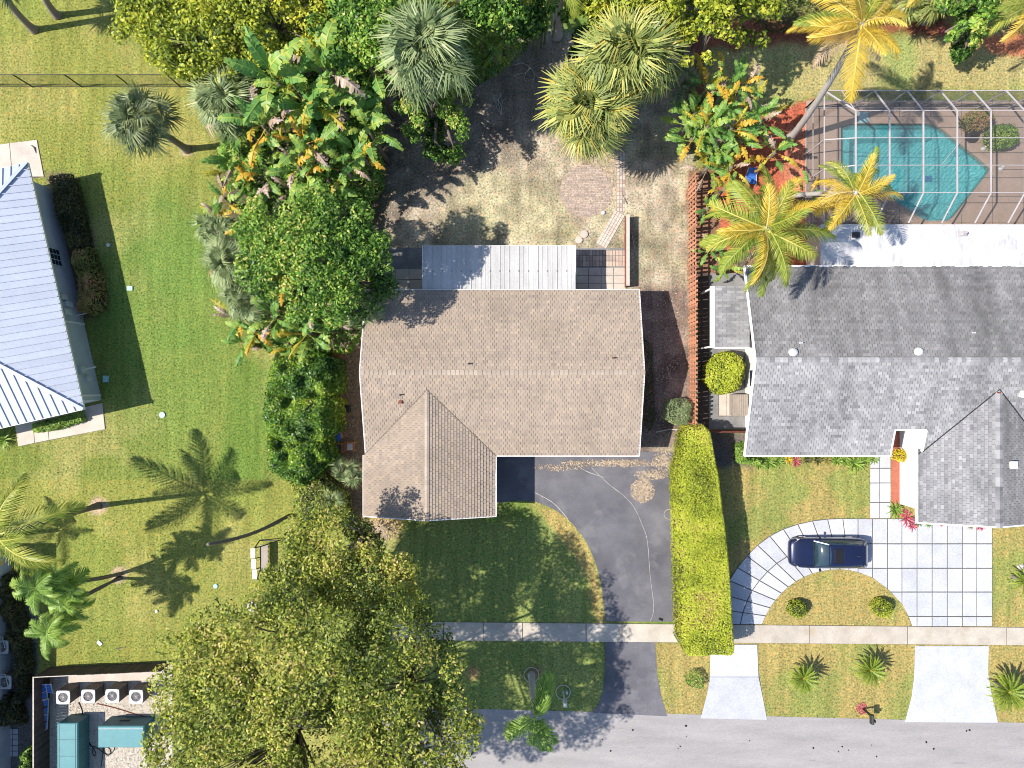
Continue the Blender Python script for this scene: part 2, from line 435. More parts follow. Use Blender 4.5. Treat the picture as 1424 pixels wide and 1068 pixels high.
# ------------------------------------------------------------------ ground
def vnoise(X, Y, s, seed):
    r = np.random.default_rng(seed)
    T = r.random((64, 64))
    x = X / s + 31.7; y = Y / s + 17.3
    xi = np.floor(x).astype(int); yi = np.floor(y).astype(int)
    fx = x - xi; fy = y - yi
    fx = fx * fx * (3 - 2 * fx); fy = fy * fy * (3 - 2 * fy)
    a = T[xi % 64, yi % 64]; b = T[(xi + 1) % 64, yi % 64]; c = T[xi % 64, (yi + 1) % 64]; d = T[(xi + 1) % 64, (yi + 1) % 64]
    return (a * (1 - fx) + b * fx) * (1 - fy) + (c * (1 - fx) + d * fx) * fy
def polydist(X, Y, poly):
    """signed distance, positive inside"""
    D = np.full(X.shape, 1e9); inside = np.zeros(X.shape, bool)
    n = len(poly)
    for i in range(n):
        ax, ay = poly[i]; bx, by = poly[(i + 1) % n]
        ex, ey = bx - ax, by - ay
        t = np.clip(((X - ax) * ex + (Y - ay) * ey) / max(ex * ex + ey * ey, 1e-9), 0, 1)
        D = np.minimum(D, np.hypot(X - ax - t * ex, Y - ay - t * ey))
        c = ((ay > Y) != (by > Y))
        with np.errstate(divide='ignore', invalid='ignore'):
            xx = ax + (Y - ay) * ex / (ey if ey != 0 else 1e-9)
        inside ^= c & (X < xx)
    return np.where(inside, D, -D)
PV = []      # paved outlines (no grass there)
def W2(pts): return [P2(*p) for p in pts]
xs = np.concatenate([[-200, -120, -80, -55, -42], np.arange(-36, 36.01, .2), [42, 55, 80, 120, 200]])
ys = np.concatenate([[-200, -120, -80, -50, -36], np.arange(-27, 27.01, .2), [36, 50, 80, 120, 200]])
GX, GY = np.meshgrid(xs, ys)
n1 = vnoise(GX, GY, 2.6, 1) * .55 + vnoise(GX, GY, 1.1, 2) * .3 + vnoise(GX, GY, .45, 3) * .15
n2 = vnoise(GX, GY, 4.5, 4) * .6 + vnoise(GX, GY, 1.7, 5) * .4
n3 = vnoise(GX, GY, .8, 6) * .6 + vnoise(GX, GY, .35, 8) * .4
def lerp(a, b, w): return a * (1 - w[..., None]) + np.asarray(b) * w[..., None]
def ss(v, a, b):
    t = np.clip((v - a) / (b - a), 0, 1); return t * t * (3 - 2 * t)
col = np.zeros(GX.shape + (3,)); col[:] = (0.185, 0.225, 0.055)
grass = np.ones(GX.shape)
col = lerp(col, (0.29, 0.285, 0.10), ss(n1, .45, .76))            # straw patches
col = lerp(col, (0.115, 0.20, 0.04), ss(n2, .5, .75) * .7)
top = ss(GY, 9, 14) * (GX < -10) + (GY < -6) * (GX < -10)
col = lerp(col, (0.33, 0.30, 0.08), np.clip(top, 0, 1) * .38)
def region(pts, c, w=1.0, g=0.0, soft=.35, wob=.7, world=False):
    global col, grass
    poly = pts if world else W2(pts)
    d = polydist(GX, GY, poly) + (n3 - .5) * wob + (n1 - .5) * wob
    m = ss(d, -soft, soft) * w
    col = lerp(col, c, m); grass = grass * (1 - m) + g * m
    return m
col = lerp(col, (0.15, 0.235, 0.055), ss(5 - np.hypot((GX + 21.5) * .8, (GY - 4) * .45), 0, 3) * (.35 + .5 * n2))
# dry back yard
m = region([(515, 130), (640, 100), (760, 40), (968, 60), (962, 300), (958, 660), (880, 660), (880, 400), (470, 410), (480, 230)], (0.39, 0.33, 0.262), 1, .3)
col = lerp(col, (0.33, 0.26, 0.20), m * ss(n2, .55, .8) * .6); col = lerp(col, (0.31, 0.295, 0.18), m * ss(n1, .5, .62) * .45)
region([(640, 230), (780, 250), (800, 345), (600, 345)], (0.34, 0.32, 0.18), .5, .7, .9, 1.4)
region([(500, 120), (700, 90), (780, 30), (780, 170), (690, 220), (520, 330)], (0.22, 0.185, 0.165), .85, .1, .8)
region([(885, 400), (958, 400), (958, 610), (885, 640)], (0.19, 0.14, 0.13), .9, .1, .4)  # side yard: the house's shade painted into its brown soil colour
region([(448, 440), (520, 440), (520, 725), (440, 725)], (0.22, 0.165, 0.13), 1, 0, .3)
region([(480, 710), (560, 715), (560, 765), (500, 760)], (0.42, 0.29, 0.13), 1, .2, .3)
yd = ss(polydist(GX, GY, W2([(515, 130), (968, 60), (962, 640), (880, 640), (880, 400), (470, 410)])), -.2, .6)
col = col * (1 + (yd * ((vnoise(GX, GY, .55, 12) - .5) * .75 + (vnoise(GX, GY, 1.6, 13) - .5) * .5))[..., None])
# jungle floor
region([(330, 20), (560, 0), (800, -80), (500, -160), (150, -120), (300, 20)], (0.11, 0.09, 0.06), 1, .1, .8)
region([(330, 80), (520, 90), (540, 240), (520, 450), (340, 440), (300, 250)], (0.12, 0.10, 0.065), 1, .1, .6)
region([(958, 235), (1052, 235), (1052, 400), (958, 400)], (0.24, 0.13, 0.09), 1, .1, .3)
# front lawn in the tree's shade
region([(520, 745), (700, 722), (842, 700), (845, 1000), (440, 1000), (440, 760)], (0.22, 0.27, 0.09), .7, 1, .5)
region([(742, 700), (775, 712), (800, 735), (820, 765), (835, 810), (845, 870), (830, 870), (815, 800), (790, 760)], (0.42, 0.30, 0.12), .8, .9, .15, .3)
# golden lawns on the right
m = region([(978, 645), (1500, 640), (1500, 1010), (905, 1010), (905, 890), (978, 880)], (0.34, 0.275, 0.105), 1, 1, .3)
col = lerp(col, (0.22, 0.26, 0.075), m * ss(n1, .48, .68) * .8)
region([(984, 600), (1045, 600), (1045, 650), (990, 650)], (0.13, 0.115, 0.11), 1, 0, .3)
# right back yard
m = region([(985, 60), (1500, 30), (1500, 130), (1130, 130), (1050, 175), (985, 150)], (0.38, 0.32, 0.15), .9, .9, .5)
col = lerp(col, (0.22, 0.30, 0.09), m * ss(n2, .45, .6) * .7)
region([(1048, 155), (1130, 140), (1130, 380), (1055, 385), (1000, 340), (1000, 240)], (0.42, 0.115, 0.07), 1, 0, .15, .35)
region([(1095, 180), (1135, 175), (1135, 300), (1085, 300)], (0.46, 0.20, 0.13), .8, 0, .4)
region([(960, 30), (1320, 20), (1330, 48), (960, 70)], (0.24, 0.07, 0.05), .9, 0, .3)
region([(1330, 45), (1500, 48), (1500, 72), (1395, 76), (1350, 68)], (0.46, 0.15, 0.085), .9, 0, .3)
# left building beds and the paved yard bottom left
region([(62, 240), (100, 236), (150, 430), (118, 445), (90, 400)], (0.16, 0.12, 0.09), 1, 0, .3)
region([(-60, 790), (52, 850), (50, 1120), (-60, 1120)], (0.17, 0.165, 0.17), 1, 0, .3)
for (cx, cy, r) in ((137, 703, .55), (165, 800, .55), (260, 209, .3)):
    a = P2(cx, cy); region([(a[0] + r * cos(t), a[1] + r * sin(t)) for t in np.linspace(0, 2 * pi, 10)[:-1]], (0.44, 0.33, 0.24), 1, .1, .15, .2, True)
for (cx, cy, r) in ((745, 935, .4), (658, 936, .5), (355, 842, .35)):
    a = P2(cx, cy); region([(a[0] + r * cos(t), a[1] + r * sin(t)) for t in np.linspace(0, 2 * pi, 10)[:-1]], (0.36, 0.22, 0.12), .8, .1, .2, .2, True)
POOL = W2([(1169, 176), (1183, 172), (1290, 172), (1302, 175), (1313, 182), (1372, 230), (1376, 235), (1373, 241), (1325, 302), (1316, 307), (1290, 307), (1280, 303), (1230, 270), (1200, 256), (1169, 252)])
inpool = polydist(GX, GY, POOL)
gz = np.where(inpool > -.12, -1.8, 0.0)

me = bpy.data.meshes.new('ground')
ny, nx = GX.shape
V = np.stack([GX, GY, gz], -1).reshape(-1, 3)
idx = np.arange(ny * nx).reshape(ny, nx)
F = np.stack([idx[:-1, :-1], idx[:-1, 1:], idx[1:, 1:], idx[1:, :-1]], -1).reshape(-1, 4)
gm = bpy.data.materials.new('ground_soil_and_turf'); nt, bs = nodes(gm)
at = nt.nodes.new("ShaderNodeAttribute"); at.attribute_name = 'soil'
v = coords(nt)
f1 = noise(nt, 8.5, 5, 0.85, v)
f2 = noise(nt, 3.2, 3, 0.7, v, .4)
f3 = noise(nt, 17.0, 2, 0.6, v)
dk = mixc(nt, at.outputs['Color'], (0.22, 0.38, 0.24), 1.0, 'MULTIPLY')
lt = mixc(nt, at.outputs['Color'], (2.1, 1.9, 1.7), 1.0, 'MULTIPLY')
c0 = mixc(nt, dk, at.outputs['Color'], mrange(nt, f1, .38, .50))
c1 = mixc(nt, c0, lt, mrange(nt, f1, .52, .68))
c2 = mixc(nt, c1, dk, mrange(nt, f3, .54, .68, 0, .7))
tan = mixc(nt, at.outputs['Color'], (1.35, 1.08, .95), 1.0, 'MULTIPLY')
c3 = mixc(nt, c2, tan, mrange(nt, f2, .5, .66, 0, .65))
stk = mrange(nt, noise(nt, 1.0, 3, .6, coords(nt, (2.2, .16, 1), (0, 0, -.2))), .35, .65, .86, 1.14)
scb = nt.nodes.new('ShaderNodeCombineColor')
for i in range(3): nt.links.new(stk, scb.inputs[i])
c3 = mixc(nt, c3, scb.outputs[0], 1.0, 'MULTIPLY')
nt.links.new(c3, bs.inputs['Base Color'])
bs.inputs['Roughness'].default_value = 0.95; bs.inputs['Specular IOR Level'].default_value = .1
bump(nt, bs, f1, .6, .05)
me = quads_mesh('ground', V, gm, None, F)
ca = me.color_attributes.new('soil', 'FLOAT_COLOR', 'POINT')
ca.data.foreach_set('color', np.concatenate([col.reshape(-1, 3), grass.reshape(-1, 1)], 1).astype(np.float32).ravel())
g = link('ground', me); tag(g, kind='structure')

# ------------------------------------------------------------------ road, sidewalk, driveways
def sheet(name, poly, z, m, kind='structure', parent=None):
    b = MB(); p = poly if area(poly) > 0 else poly[::-1]
    b.poly3([(x, y, z) for x, y in p]); o = b.build(name, m, parent)
    if kind and parent is None: o['kind'] = kind
    return o
def line_y(p, q, X):
    return p[1] + (q[1] - p[1]) * (X - p[0]) / (q[0] - p[0])
ra, rb = P2(600, 984), P2(1424, 1005)
road = [(-8, line_y(ra, rb, -8)), (190, line_y(ra, rb, 190)), (190, line_y(ra, rb, 190) - 9), (-8, line_y(ra, rb, -8) - 9)]
road_o = sheet('road', road, .012, M['asphalt'])
PV.append(road)
# oil spots on the road
b = MB()
for (x, y) in ((838, 1028), (849, 1044), (955, 1024), (943, 1041), (946, 1038), (1042, 1030), (1166, 1045), (1171, 1038), (1219, 1052), (1288, 1032), (1298, 1041), (954, 1009), (1131, 1040), (880, 1015), (1180, 1043), (1212, 1036), (1344, 1016), (1348, 1015)):
    c = P2(x, y); r = rnd.uniform(.03, .07)
    b.poly3([(c[0] + r * rnd.uniform(.7, 1.3) * cos(t), c[1] + r * rnd.uniform(.7, 1.3) * sin(t), .016) for t in np.linspace(0, 2 * pi, 9)[:-1]])
o = b.build('oil_stain', M['black'], kind='stuff'); o['label'] = 'small black oil spots scattered on the grey road'

def slabs(name, polys, m, bed, bedm, z=.045, gap=.022, kind='structure'):
    base = sheet(name, bed, .010, bedm)
    for p in polys:
        if len(p) < 3 or abs(area(p)) < .02: continue
        q = inset(p, gap)
        b = MB(); b.slab(q, .004, z); 
        b.t = [rnd.random()] * len(b.f)
        b.build('slab', m, base)
    PV.append(bed)
    return base
st = lambda x: 864 + (x - 575) * 8 / 849.0
sb = lambda x: 890.5 + (x - 575) * 7 / 849.0
jx = [-300, -170, -40, 95, 230, 365, 480, 545, 617, 672, 727, 815, 865, 990, 1126, 1262, 1399, 1535, 1670]
polys = [W2([(a, st(a)), (b_, st(b_)), (b_, sb(b_)), (a, sb(a))]) for a, b_ in zip(jx[7:], jx[8:])]
slabs('sidewalk', polys, M['concrete'], W2([(jx[7], st(jx[7])), (1670, st(1670)), (1670, sb(1670)), (jx[7], sb(jx[7]))]), M['joint'])
# dark asphalt driveway of the middle house
dl = crom([(743, 697), (775, 711), (800, 733), (820, 763), (835, 808), (842, 864)], 5)
dp = W2([(688, 640), (688, 700), (715, 696)] + dl + [(948, 864.5), (942, 760), (938, 640), (935, 628), (700, 628)])
sheet('asphalt_driveway', dp, .014, M['drive']); PV.append(dp)
da = W2([(841, 892), (841, 935), (838, 962), (832, 980), (822, 991), (928, 996), (920, 970), (914, 940), (911, 893)])
sheet('asphalt_apron', da, .016, M['drive']); PV.append(da)
# cracks in it
b = MB()
def ribbon(b, pts, w, z, jit=.0):
    pts = crom([P2(*p) for p in pts], 8)
    for i in range(len(pts) - 1):
        p, q = pts[i], pts[i + 1]
        dx, dy = q[0] - p[0], q[1] - p[1]; l = math.hypot(dx, dy) or 1
        ww = w * rnd.uniform(.5, 1.3) / 2
        nx_, ny_ = -dy / l * ww, dx / l * ww
        b.poly3([(p[0] - nx_, p[1] - ny_, z), (q[0] - nx_, q[1] - ny_, z), (q[0] + nx_, q[1] + ny_, z), (p[0] + nx_, p[1] + ny_, z)])
ribbon(b, [(822, 650), (845, 672), (868, 690), (882, 706), (893, 730), (900, 752), (904, 800), (909, 845), (904, 864)], .022, .019)
ribbon(b, [(744, 685), (770, 700), (790, 722)], .03, .019)
ribbon(b, [(793, 640), (815, 655), (840, 664)], .03, .019)
o = b.build('crack', M['stone'], kind='stuff'); o['label'] = 'pale crack lines running down the dark asphalt driveway'
# scattered debris / leaf litter
def litter(name, label, ell, n, m, size=(.03, .09), zz=.02):
    V = []; T = []
    for (cx, cy, rx, ry, k) in ell:
        c = P2(cx, cy)
        for i in range(int(n * k)):
            r = sqrt(rnd.random()) ** 1.5; a = rnd.uniform(0, 2 * pi)
            x = c[0] + rx / 22.5 * r * cos(a); y = c[1] + ry / 22.5 * r * sin(a)
            s_ = rnd.uniform(*size); a2 = rnd.uniform(0, pi)
            z0 = zz + rnd.uniform(0, .02)
            for (u, w) in ((-1, 0), (0, -.45), (1, 0), (0, .45)):
                V.append((x + s_ * (u * cos(a2) - w * sin(a2)), y + s_ * (u * sin(a2) + w * cos(a2)), z0 + rnd.uniform(0, .015)))
            T.append(rnd.random())
    o = link(name, quads_mesh(name, V, m, T)); tag(o, label, None, None, 'stuff'); return o
litter('leaf_litter', 'dry leaf litter blown on the driveway and along the house', [(893, 682, 17, 17, 1.5), (905, 660, 24, 7, .5), (860, 644, 80, 5, 1.1), (925, 640, 18, 16, .6), (780, 650, 40, 5, .25), (945, 850, 4, 30, .15), (525, 738, 30, 16, 1.0)], 620, M['litter'])
litter('scattered_leaves', 'fallen pale leaves scattered over the bare back yard', [(600, 240, 110, 80, 1.0), (740, 230, 90, 90, 1.0), (860, 250, 90, 90, .8), (915, 430, 40, 160, .9), (485, 560, 16, 130, .5), (930, 520, 30, 90, .4)], 700, M['litter'], (.03, .08), .01)

# pale slab driveway of the right house
D_out = crom([(998, 868), (1003, 835), (1014, 806), (1034, 778), (1058, 754), (1088, 736), (1125, 725), (1160, 721), (1193, 721)], 8)
D_in = crom([(1060, 868), (1068, 850), (1084, 828), (1106, 809), (1132, 797), (1160, 792), (1180, 793), (1193, 796)], 8)
def at_t(pl, t):
    L_ = [0]
    for i in range(len(pl) - 1): L_.append(L_[-1] + math.hypot(pl[i + 1][0] - pl[i][0], pl[i + 1][1] - pl[i][1]))
    d = t * L_[-1]
    for i in range(len(pl) - 1):
        if L_[i + 1] >= d:
            k = (d - L_[i]) / max(L_[i + 1] - L_[i], 1e-9)
            return (pl[i][0] + (pl[i + 1][0] - pl[i][0]) * k, pl[i][1] + (pl[i + 1][1] - pl[i][1]) * k)
    return pl[-1]
polys = []
N = 13
for i in range(N):
    o0, o1, i0, i1 = at_t(D_out, i / N), at_t(D_out, (i + 1) / N), at_t(D_in, i / N), at_t(D_in, (i + 1) / N)
    mid = lambda a, c: (a[0] * .5 + c[0] * .5, a[1] * .5 + c[1] * .5)
    polys.append(W2([o0, o1, mid(o1, i1), mid(o0, i0)])); polys.append(W2([mid(o0, i0), mid(o1, i1), i1, i0]))
gxs = [1193, 1213, 1234, 1254, 1275, 1296, 1317, 1338, 1358, 1379.5]
gys = [721, 756, 790, 823, 857, 871]
D_in2 = crom([(1193, 796), (1212, 803), (1230, 816), (1246, 831), (1259, 848), (1268, 871)], 4)
DEN = crom(D_in2, 30); ISL = list(D_in2) + [(1193, 871)]
for a, b_ in zip(gxs, gxs[1:]):
    for c, d in zip(gys, gys[1:]):
        cell = [(a, c), (b_, c), (b_, d), (a, d)]
        ins = [p for p in DEN if a <= p[0] <= b_ and c <= p[1] <= d]
        if len(ins) >= 2:                   # cut away the island lawn
            p, q = ins[0], ins[-1]
            ex, ey = q[0] - p[0], q[1] - p[1]; l = math.hypot(ex, ey) or 1; ex /= l; ey /= l
            nx_, ny_ = ey, -ex
            cell = clip(cell, [(p[0] - ex * 900, p[1] - ey * 900), (p[0] + ex * 900, p[1] + ey * 900), (p[0] + ex * 900 + nx_ * 900, p[1] + ey * 900 + ny_ * 900), (p[0] - ex * 900 + nx_ * 900, p[1] - ey * 900 + ny_ * 900)])
        elif polydist(np.array([[(a + b_) / 2]]), np.array([[(c + d) / 2]]), ISL)[0, 0] > 0:
            continue
        cx = sum(p[0] for p in cell) / max(len(cell), 1); cy = sum(p[1] for p in cell) / max(len(cell), 1)
        if len(cell) >= 3: polys.append(W2(cell))
bed = W2(list(D_out) + [(1380, 721), (1380, 871), (1268, 871)] + list(D_in2[::-1]) + list(D_in[::-1]))
slabs('slab_driveway', polys, M['slab'], bed, M['joint'], .05, .028)
polys = []
for a, b_ in ((1209.5, 1222.5), (1222.5, 1238.5)):
    for c, d in ((622, 651), (651, 671.5), (671.5, 698.5), (698.5, 721)):
        polys.append(W2([(a, c), (b_, c), (b_, d), (a, d)]))
slabs('slab_walkway', polys, M['slab'], W2([(1209.5, 622), (1238.5, 622), (1238.5, 720.5), (1209.5, 720.5)]), M['joint'], .05, .025)
ap1 = [(988, 896), (1053, 896), (1055, 935), (1060, 965), (1067, 1001), (974, 999), (983, 965), (988, 935)]
ap1p = [W2([(988, 896), (1053, 896), (1055, 941), (987, 941)]), W2([(987, 941), (1055, 941), (1060, 965), (1067, 1001), (974, 999), (983, 965)])]
slabs('concrete_apron', ap1p, M['slab'], W2(ap1), M['joint'], .04, .012)
ap2 = [(1272, 898), (1375, 898), (1374, 935), (1379, 965), (1388, 1005), (1258, 1004), (1267, 970), (1271, 940)]
slabs('concrete_apron', [W2(ap2)], M['slab'], W2(ap2), M['joint'], .04, .01)
# red chip bed beside the walkway
rbp = W2([(1239.5, 600), (1258, 600), (1258, 700), (1239.5, 700)])
b = MB(); b.slab(rbp, .003, .04); o = b.build('mulch_bed', M['redmulch']); o['kind'] = 'structure'; PV.append(rbp)
# ------------------------------------------------------------------ houses
SL = .333
def roof_plane(polys, zf, parent, m, a, s, wt=.245, pt=.165, name='shingle'):
    """overlapping shingle tabs: a = unit vector along the ridge, s = unit vector downslope"""
    b = MB()
    for poly in polys:
        A_ = [p[0] * a[0] + p[1] * a[1] for p in poly]; S_ = [p[0] * s[0] + p[1] * s[1] for p in poly]
        i0, i1 = int(math.floor(min(S_) / pt)), int(math.ceil(max(S_) / pt))
        for i in range(i0, i1 + 1):
            off = (i % 2) * wt / 2 + rnd.uniform(-.01, .01)
            j0, j1 = int(math.floor((min(A_) - off) / wt)), int(math.ceil((max(A_) - off) / wt))
            rt = rnd.uniform(-.12, .12)
            for j in range(j0, j1 + 1):
                x0, x1 = off + j * wt + .009, off + (j + 1) * wt - .009
                y0, y1 = i * pt, (i + 1) * pt
                pl = [(x0 * a[0] + y0 * s[0], x0 * a[1] + y0 * s[1]), (x1 * a[0] + y0 * s[0], x1 * a[1] + y0 * s[1]),
                      (x1 * a[0] + y1 * s[0], x1 * a[1] + y1 * s[1]), (x0 * a[0] + y1 * s[0], x0 * a[1] + y1 * s[1])]
                q = clip(pl, poly)
                if len(q) < 3 or abs(area(q)) < .003: continue
                if area(q) < 0: q = q[::-1]
                th = .034 + rnd.uniform(-.006, .010)
                vs = []
                for p in q:
                    k = min(max(((p[0] * s[0] + p[1] * s[1]) - y0) / pt, 0), 1)
                    vs.append((p[0], p[1], zf(*p) + .006 + th * k))
                tn = min(max(.5 + rt + rnd.gauss(0, .17), 0), 1)
                b.poly3(vs, tn)
                low = [v for v in vs if abs((v[0] * s[0] + v[1] * s[1]) - y1) < 1e-4]
                if len(low) == 2:
                    l, r = low
                    b.poly3([l, r, (r[0], r[1], zf(r[0], r[1]) + .002), (l[0], l[1], zf(l[0], l[1]) + .002)], tn * .5)
    o = b.build(name, m, parent); o['kind'] = 'stuff'
    return o
def deck(b, poly, zf, t=.16, tone=.5):
    if area(poly) < 0: poly = poly[::-1]
    n = len(poly)
    v = [(x, y, zf(x, y)) for x, y in poly] + [(x, y, zf(x, y) - t) for x, y in poly]
    b.add(v, [tuple(range(n)), tuple(range(2 * n - 1, n - 1, -1))] + [(n + i, n + (i + 1) % n, (i + 1) % n, i) for i in range(n)], tone)
def caps(parent, m, p, q, w=.17, n=None, name='ridge_cap'):
    """ridge caps: folded shingles from p to q"""
    p = np.array(p); q = np.array(q); L_ = np.linalg.norm(q - p); n = n or max(2, int(L_ / .25))
    d = (q - p) / L_; x = np.cross(d, [0, 0, 1.0]); x /= np.linalg.norm(x)
    b = MB()
    for i in range(n):
        a, c = p + d * L_ * i / n, p + d * L_ * (i + 1.12) / n
        u = np.array([0, 0, .028]); dn = np.array([0, 0, w * SL * .8])
        b.add([tuple(a - x * w - dn), tuple(a + u * .6), tuple(a + x * w - dn), tuple(c - x * w - dn + u), tuple(c + u * 1.6), tuple(c + x * w - dn + u)], [(0, 1, 4, 3), (1, 2, 5, 4)], rnd.random())
    o = b.build(name, m, parent); o['kind'] = 'stuff'; return o

# ---- middle house
X0, X1, YT, YB, ZE = -8.44, 7.34, 5.43, -4.15, 2.9
YM = (YT + YB) / 2; ZR = ZE + (YT - YM) * SL
WX0, WX1, WY = -8.58, -.92, -7.63
WXM = (WX0 + WX1) / 2; WZ = ZE + (WX1 - WXM) * SL
yv = YM - (ZR - WZ) / SL          # where the front ridge meets the main slope
house = thing('house', 'middle house with a tan shingle gable roof and dark asphalt driveway', 'house', (0, 0, 0))
b = MB()
b.box(X0 + .7, YB + .65, 0, X1 - .25, YT - .6, 2.78); b.box(WX0 + .6, WY + .5, 0, WX1 - .6, YB + .65, 2.78)
for xx in (X0 + .7, X1 - .25):
    b.add([(xx, YT - .6, 2.78), (xx, YB + .65, 2.78), (xx, YM, ZR - .2)], [(0, 1, 2)])
b.add([(WX0 + .6, WY + .5, 2.78), (WX1 - .6, WY + .5, 2.78), (WXM, WY + .5, WZ - .2)], [(0, 1, 2)])
b.build('wall', M['wallcream'], house)
fN = lambda x, y: ZR - (y - YM) * SL
fS = lambda x, y: ZR - (YM - y) * SL
fW = lambda x, y: WZ - (WXM - x) * SL
fE = lambda x, y: WZ - (x - WXM) * SL
pN = [(X0, YT), (X1, YT), (X1, YM), (X0, YM)]
pS = [[(X0, YM), (WXM, YM), (WXM, yv), (X0, yv - (WXM - X0))], [(WXM, YM), (X1, YM), (X1, yv), (WXM, yv)], [(WXM, yv), (X1, yv), (X1, YB), (WX1, YB), (WXM + (YB * -1 + yv) * 1.0, YB)]]
pW = [(WX0, WY), (WXM, WY), (WXM, yv), (WX0, yv - (WXM - WX0))]
pE = [(WXM, WY), (WX1, WY), (WX1, YB), (WXM, yv)]
pS[0] = [(X0, YM), (WXM, YM), (WXM, yv), (X0, yv - (WXM - X0))]
pS[2] = [(WXM, yv), (X1, yv), (X1, YB), (WX1, YB)]
b = MB()
deck(b, pN, fN)
for p in pS: deck(b, p, fS)
deck(b, pW, fW); deck(b, pE, fE)
roof = b.build('roof', M['deckdark'], house)
roof_plane([pN], fN, roof, M['shingle'], (1, 0), (0, 1))
roof_plane(pS, fS, roof, M['shingle'], (1, 0), (0, -1))
roof_plane([pW], fW, roof, M['shingle'], (0, 1), (-1, 0))
roof_plane([pE], fE, roof, M['shingle'], (0, 1), (1, 0))
caps(roof, M['shingle_ridge'], (X0, YM, ZR + .02), (X1, YM, ZR + .02), .15)
caps(roof, M['shingle_ridge'], (WXM, yv, WZ + .02), (WXM, WY, WZ + .02), .13)
b = MB()   # metal drip edges, valley flashing
for p, q in (((X0, YT, ZE - .03), (X1, YT, ZE - .03)), ((WX1, YB, ZE - .03), (X1, YB, ZE - .03)), ((WX1, YB, ZE - .03), (WX1, WY, ZE - .03)), ((WX0, YB + .05, ZE - .03), (WX0, WY, ZE - .03)),
             ((X0, YT, ZE - .03), (X0, YM, ZR - .03)), ((X0, YM, ZR - .03), (X0, yv - (WXM - X0), fS(0, yv - (WXM - X0)) - .03)), ((X1, YT, ZE - .03), (X1, YM, ZR - .03)), ((X1, YM, ZR - .03), (X1, YB, ZE - .03)),
             ((WX0, WY, ZE - .03), (WXM, WY, WZ - .03)), ((WXM, WY, WZ - .03), (WX1, WY, ZE - .03))):
    b.beam(p, q, .06, .11)
b.build('fascia', M['white'], house)
b = MB()
for (p, q) in (((WXM, yv, WZ + .03), (WX1, YB, ZE + .035)), ((WXM, yv, WZ + .03), (WX0 + .05, yv - (WXM - WX0 - .05), ZE + .035))):
    b.beam(p, q, .05, .035)
b.build('valley_flashing', M['bark'], house)
def vent(parent, x, y, z, kind, m):
    b = MB()
    if kind == 'pipe':
        b.cyl(x, y, z - .15, z + .28, .045, 10); b.cyl(x, y, z - .05, z + .03, .10, 12, .06)
    elif kind == 'box':
        b.box(x - .17, y - .17, z - .12, x + .17, y + .17, z + .22); b.box(x - .21, y - .21, z + .22, x + .21, y + .21, z + .26)
    else:
        b.cyl(x, y, z - .15, z + .1, .2, 14); b.dome(x, y, z + .1, .27, .24, .14)
    b.build('roof_vent', m, parent)
for (x, y, k, mm) in ((557, 549, 'pipe', 'dark'), (557, 559, 'box', 'rust'), (652, 506, 'pipe', 'dark'), (852, 498, 'pipe', 'rust')):
    z = 4.1; X, Y = P2(x, y, z); z = fN(X, Y) if Y > YM else fS(X, Y); X, Y = P2(x, y, z)
    if k == 'box': 
        b = MB(); b.box(X - .09, Y - .09, z - .08, X + .09, Y + .09, z + .14); b.build('roof_vent', M[mm], house)
    else: vent(house, X, Y, z, k, M[mm])
# doors and windows under the eaves
b = MB(); b.box(1.2, YB + .60, 0, 4.1, YB + .645, 2.2); gd = b.build('garage_door', M['white'], house)
b = MB(); b.box(-6.5, WY + .44, 1.0, -3.2, WY + .495, 2.2); fr = b.build('window', M['white'], house)
b = MB(); b.box(-6.4, WY + .42, 1.07, -4.9, WY + .438, 2.12); b.box(-4.8, WY + .42, 1.07, -3.3, WY + .438, 2.12); b.build('pane', M['window'], fr)

# back patio floor, patio cover, low wall
bd = W2([(530, 345), (872, 345), (872, 412), (530, 412)])
base = sheet('patio_floor', bd, .012, M['darkpatio'])
PV.append(bd)
for i in range(4):
    for j in range(3):
        x0, y0 = 801 + i * 17.4, 372 + j * 11
        q = inset(W2([(x0, y0), (x0 + 17.4, y0), (x0 + 17.4, y0 + 11), (x0, y0 + 11)]), .015)
        b = MB(); b.slab(q, .004, .05); b.t = [rnd.random()] * len(b.f); b.build('slab', M['patio'], base)
for i in range(3):
    for j in range(2):
        x0, y0 = 532 + i * 18.5, 374 + j * 15
        q = inset(W2([(x0, y0), (x0 + 18.5, y0), (x0 + 18.5, y0 + 15), (x0, y0 + 15)]), .015)
        b = MB(); b.slab(q, .004, .05); b.t = [rnd.random()] * len(b.f); b.build('slab', M['patio'], base)
for i in range(15):
    for j in range(3):
        x0, y0 = 801 + i * 4.6, 348 + j * 7.6
        q = inset(W2([(x0, y0), (x0 + 4.6, y0), (x0 + 4.6, y0 + 7.6), (x0, y0 + 7.6)]), .012)
        b = MB(); b.slab(q, .004, .045 + rnd.uniform(-.006, .006)); b.t = [rnd.random()] * len(b.f); b.build('brick', M['brick'], base)
pc = thing('patio_cover', 'white corrugated patio roof on posts behind the middle house', 'patio cover', (0, 0, 0))
px0, px1 = P2(588, 0, 2.7)[0], P2(800, 0, 2.7)[0]
py0, py1 = P2(0, 403, 2.75)[1], P2(0, 342, 2.6)[1]
nP = 16; wP = (px1 - px0) / nP
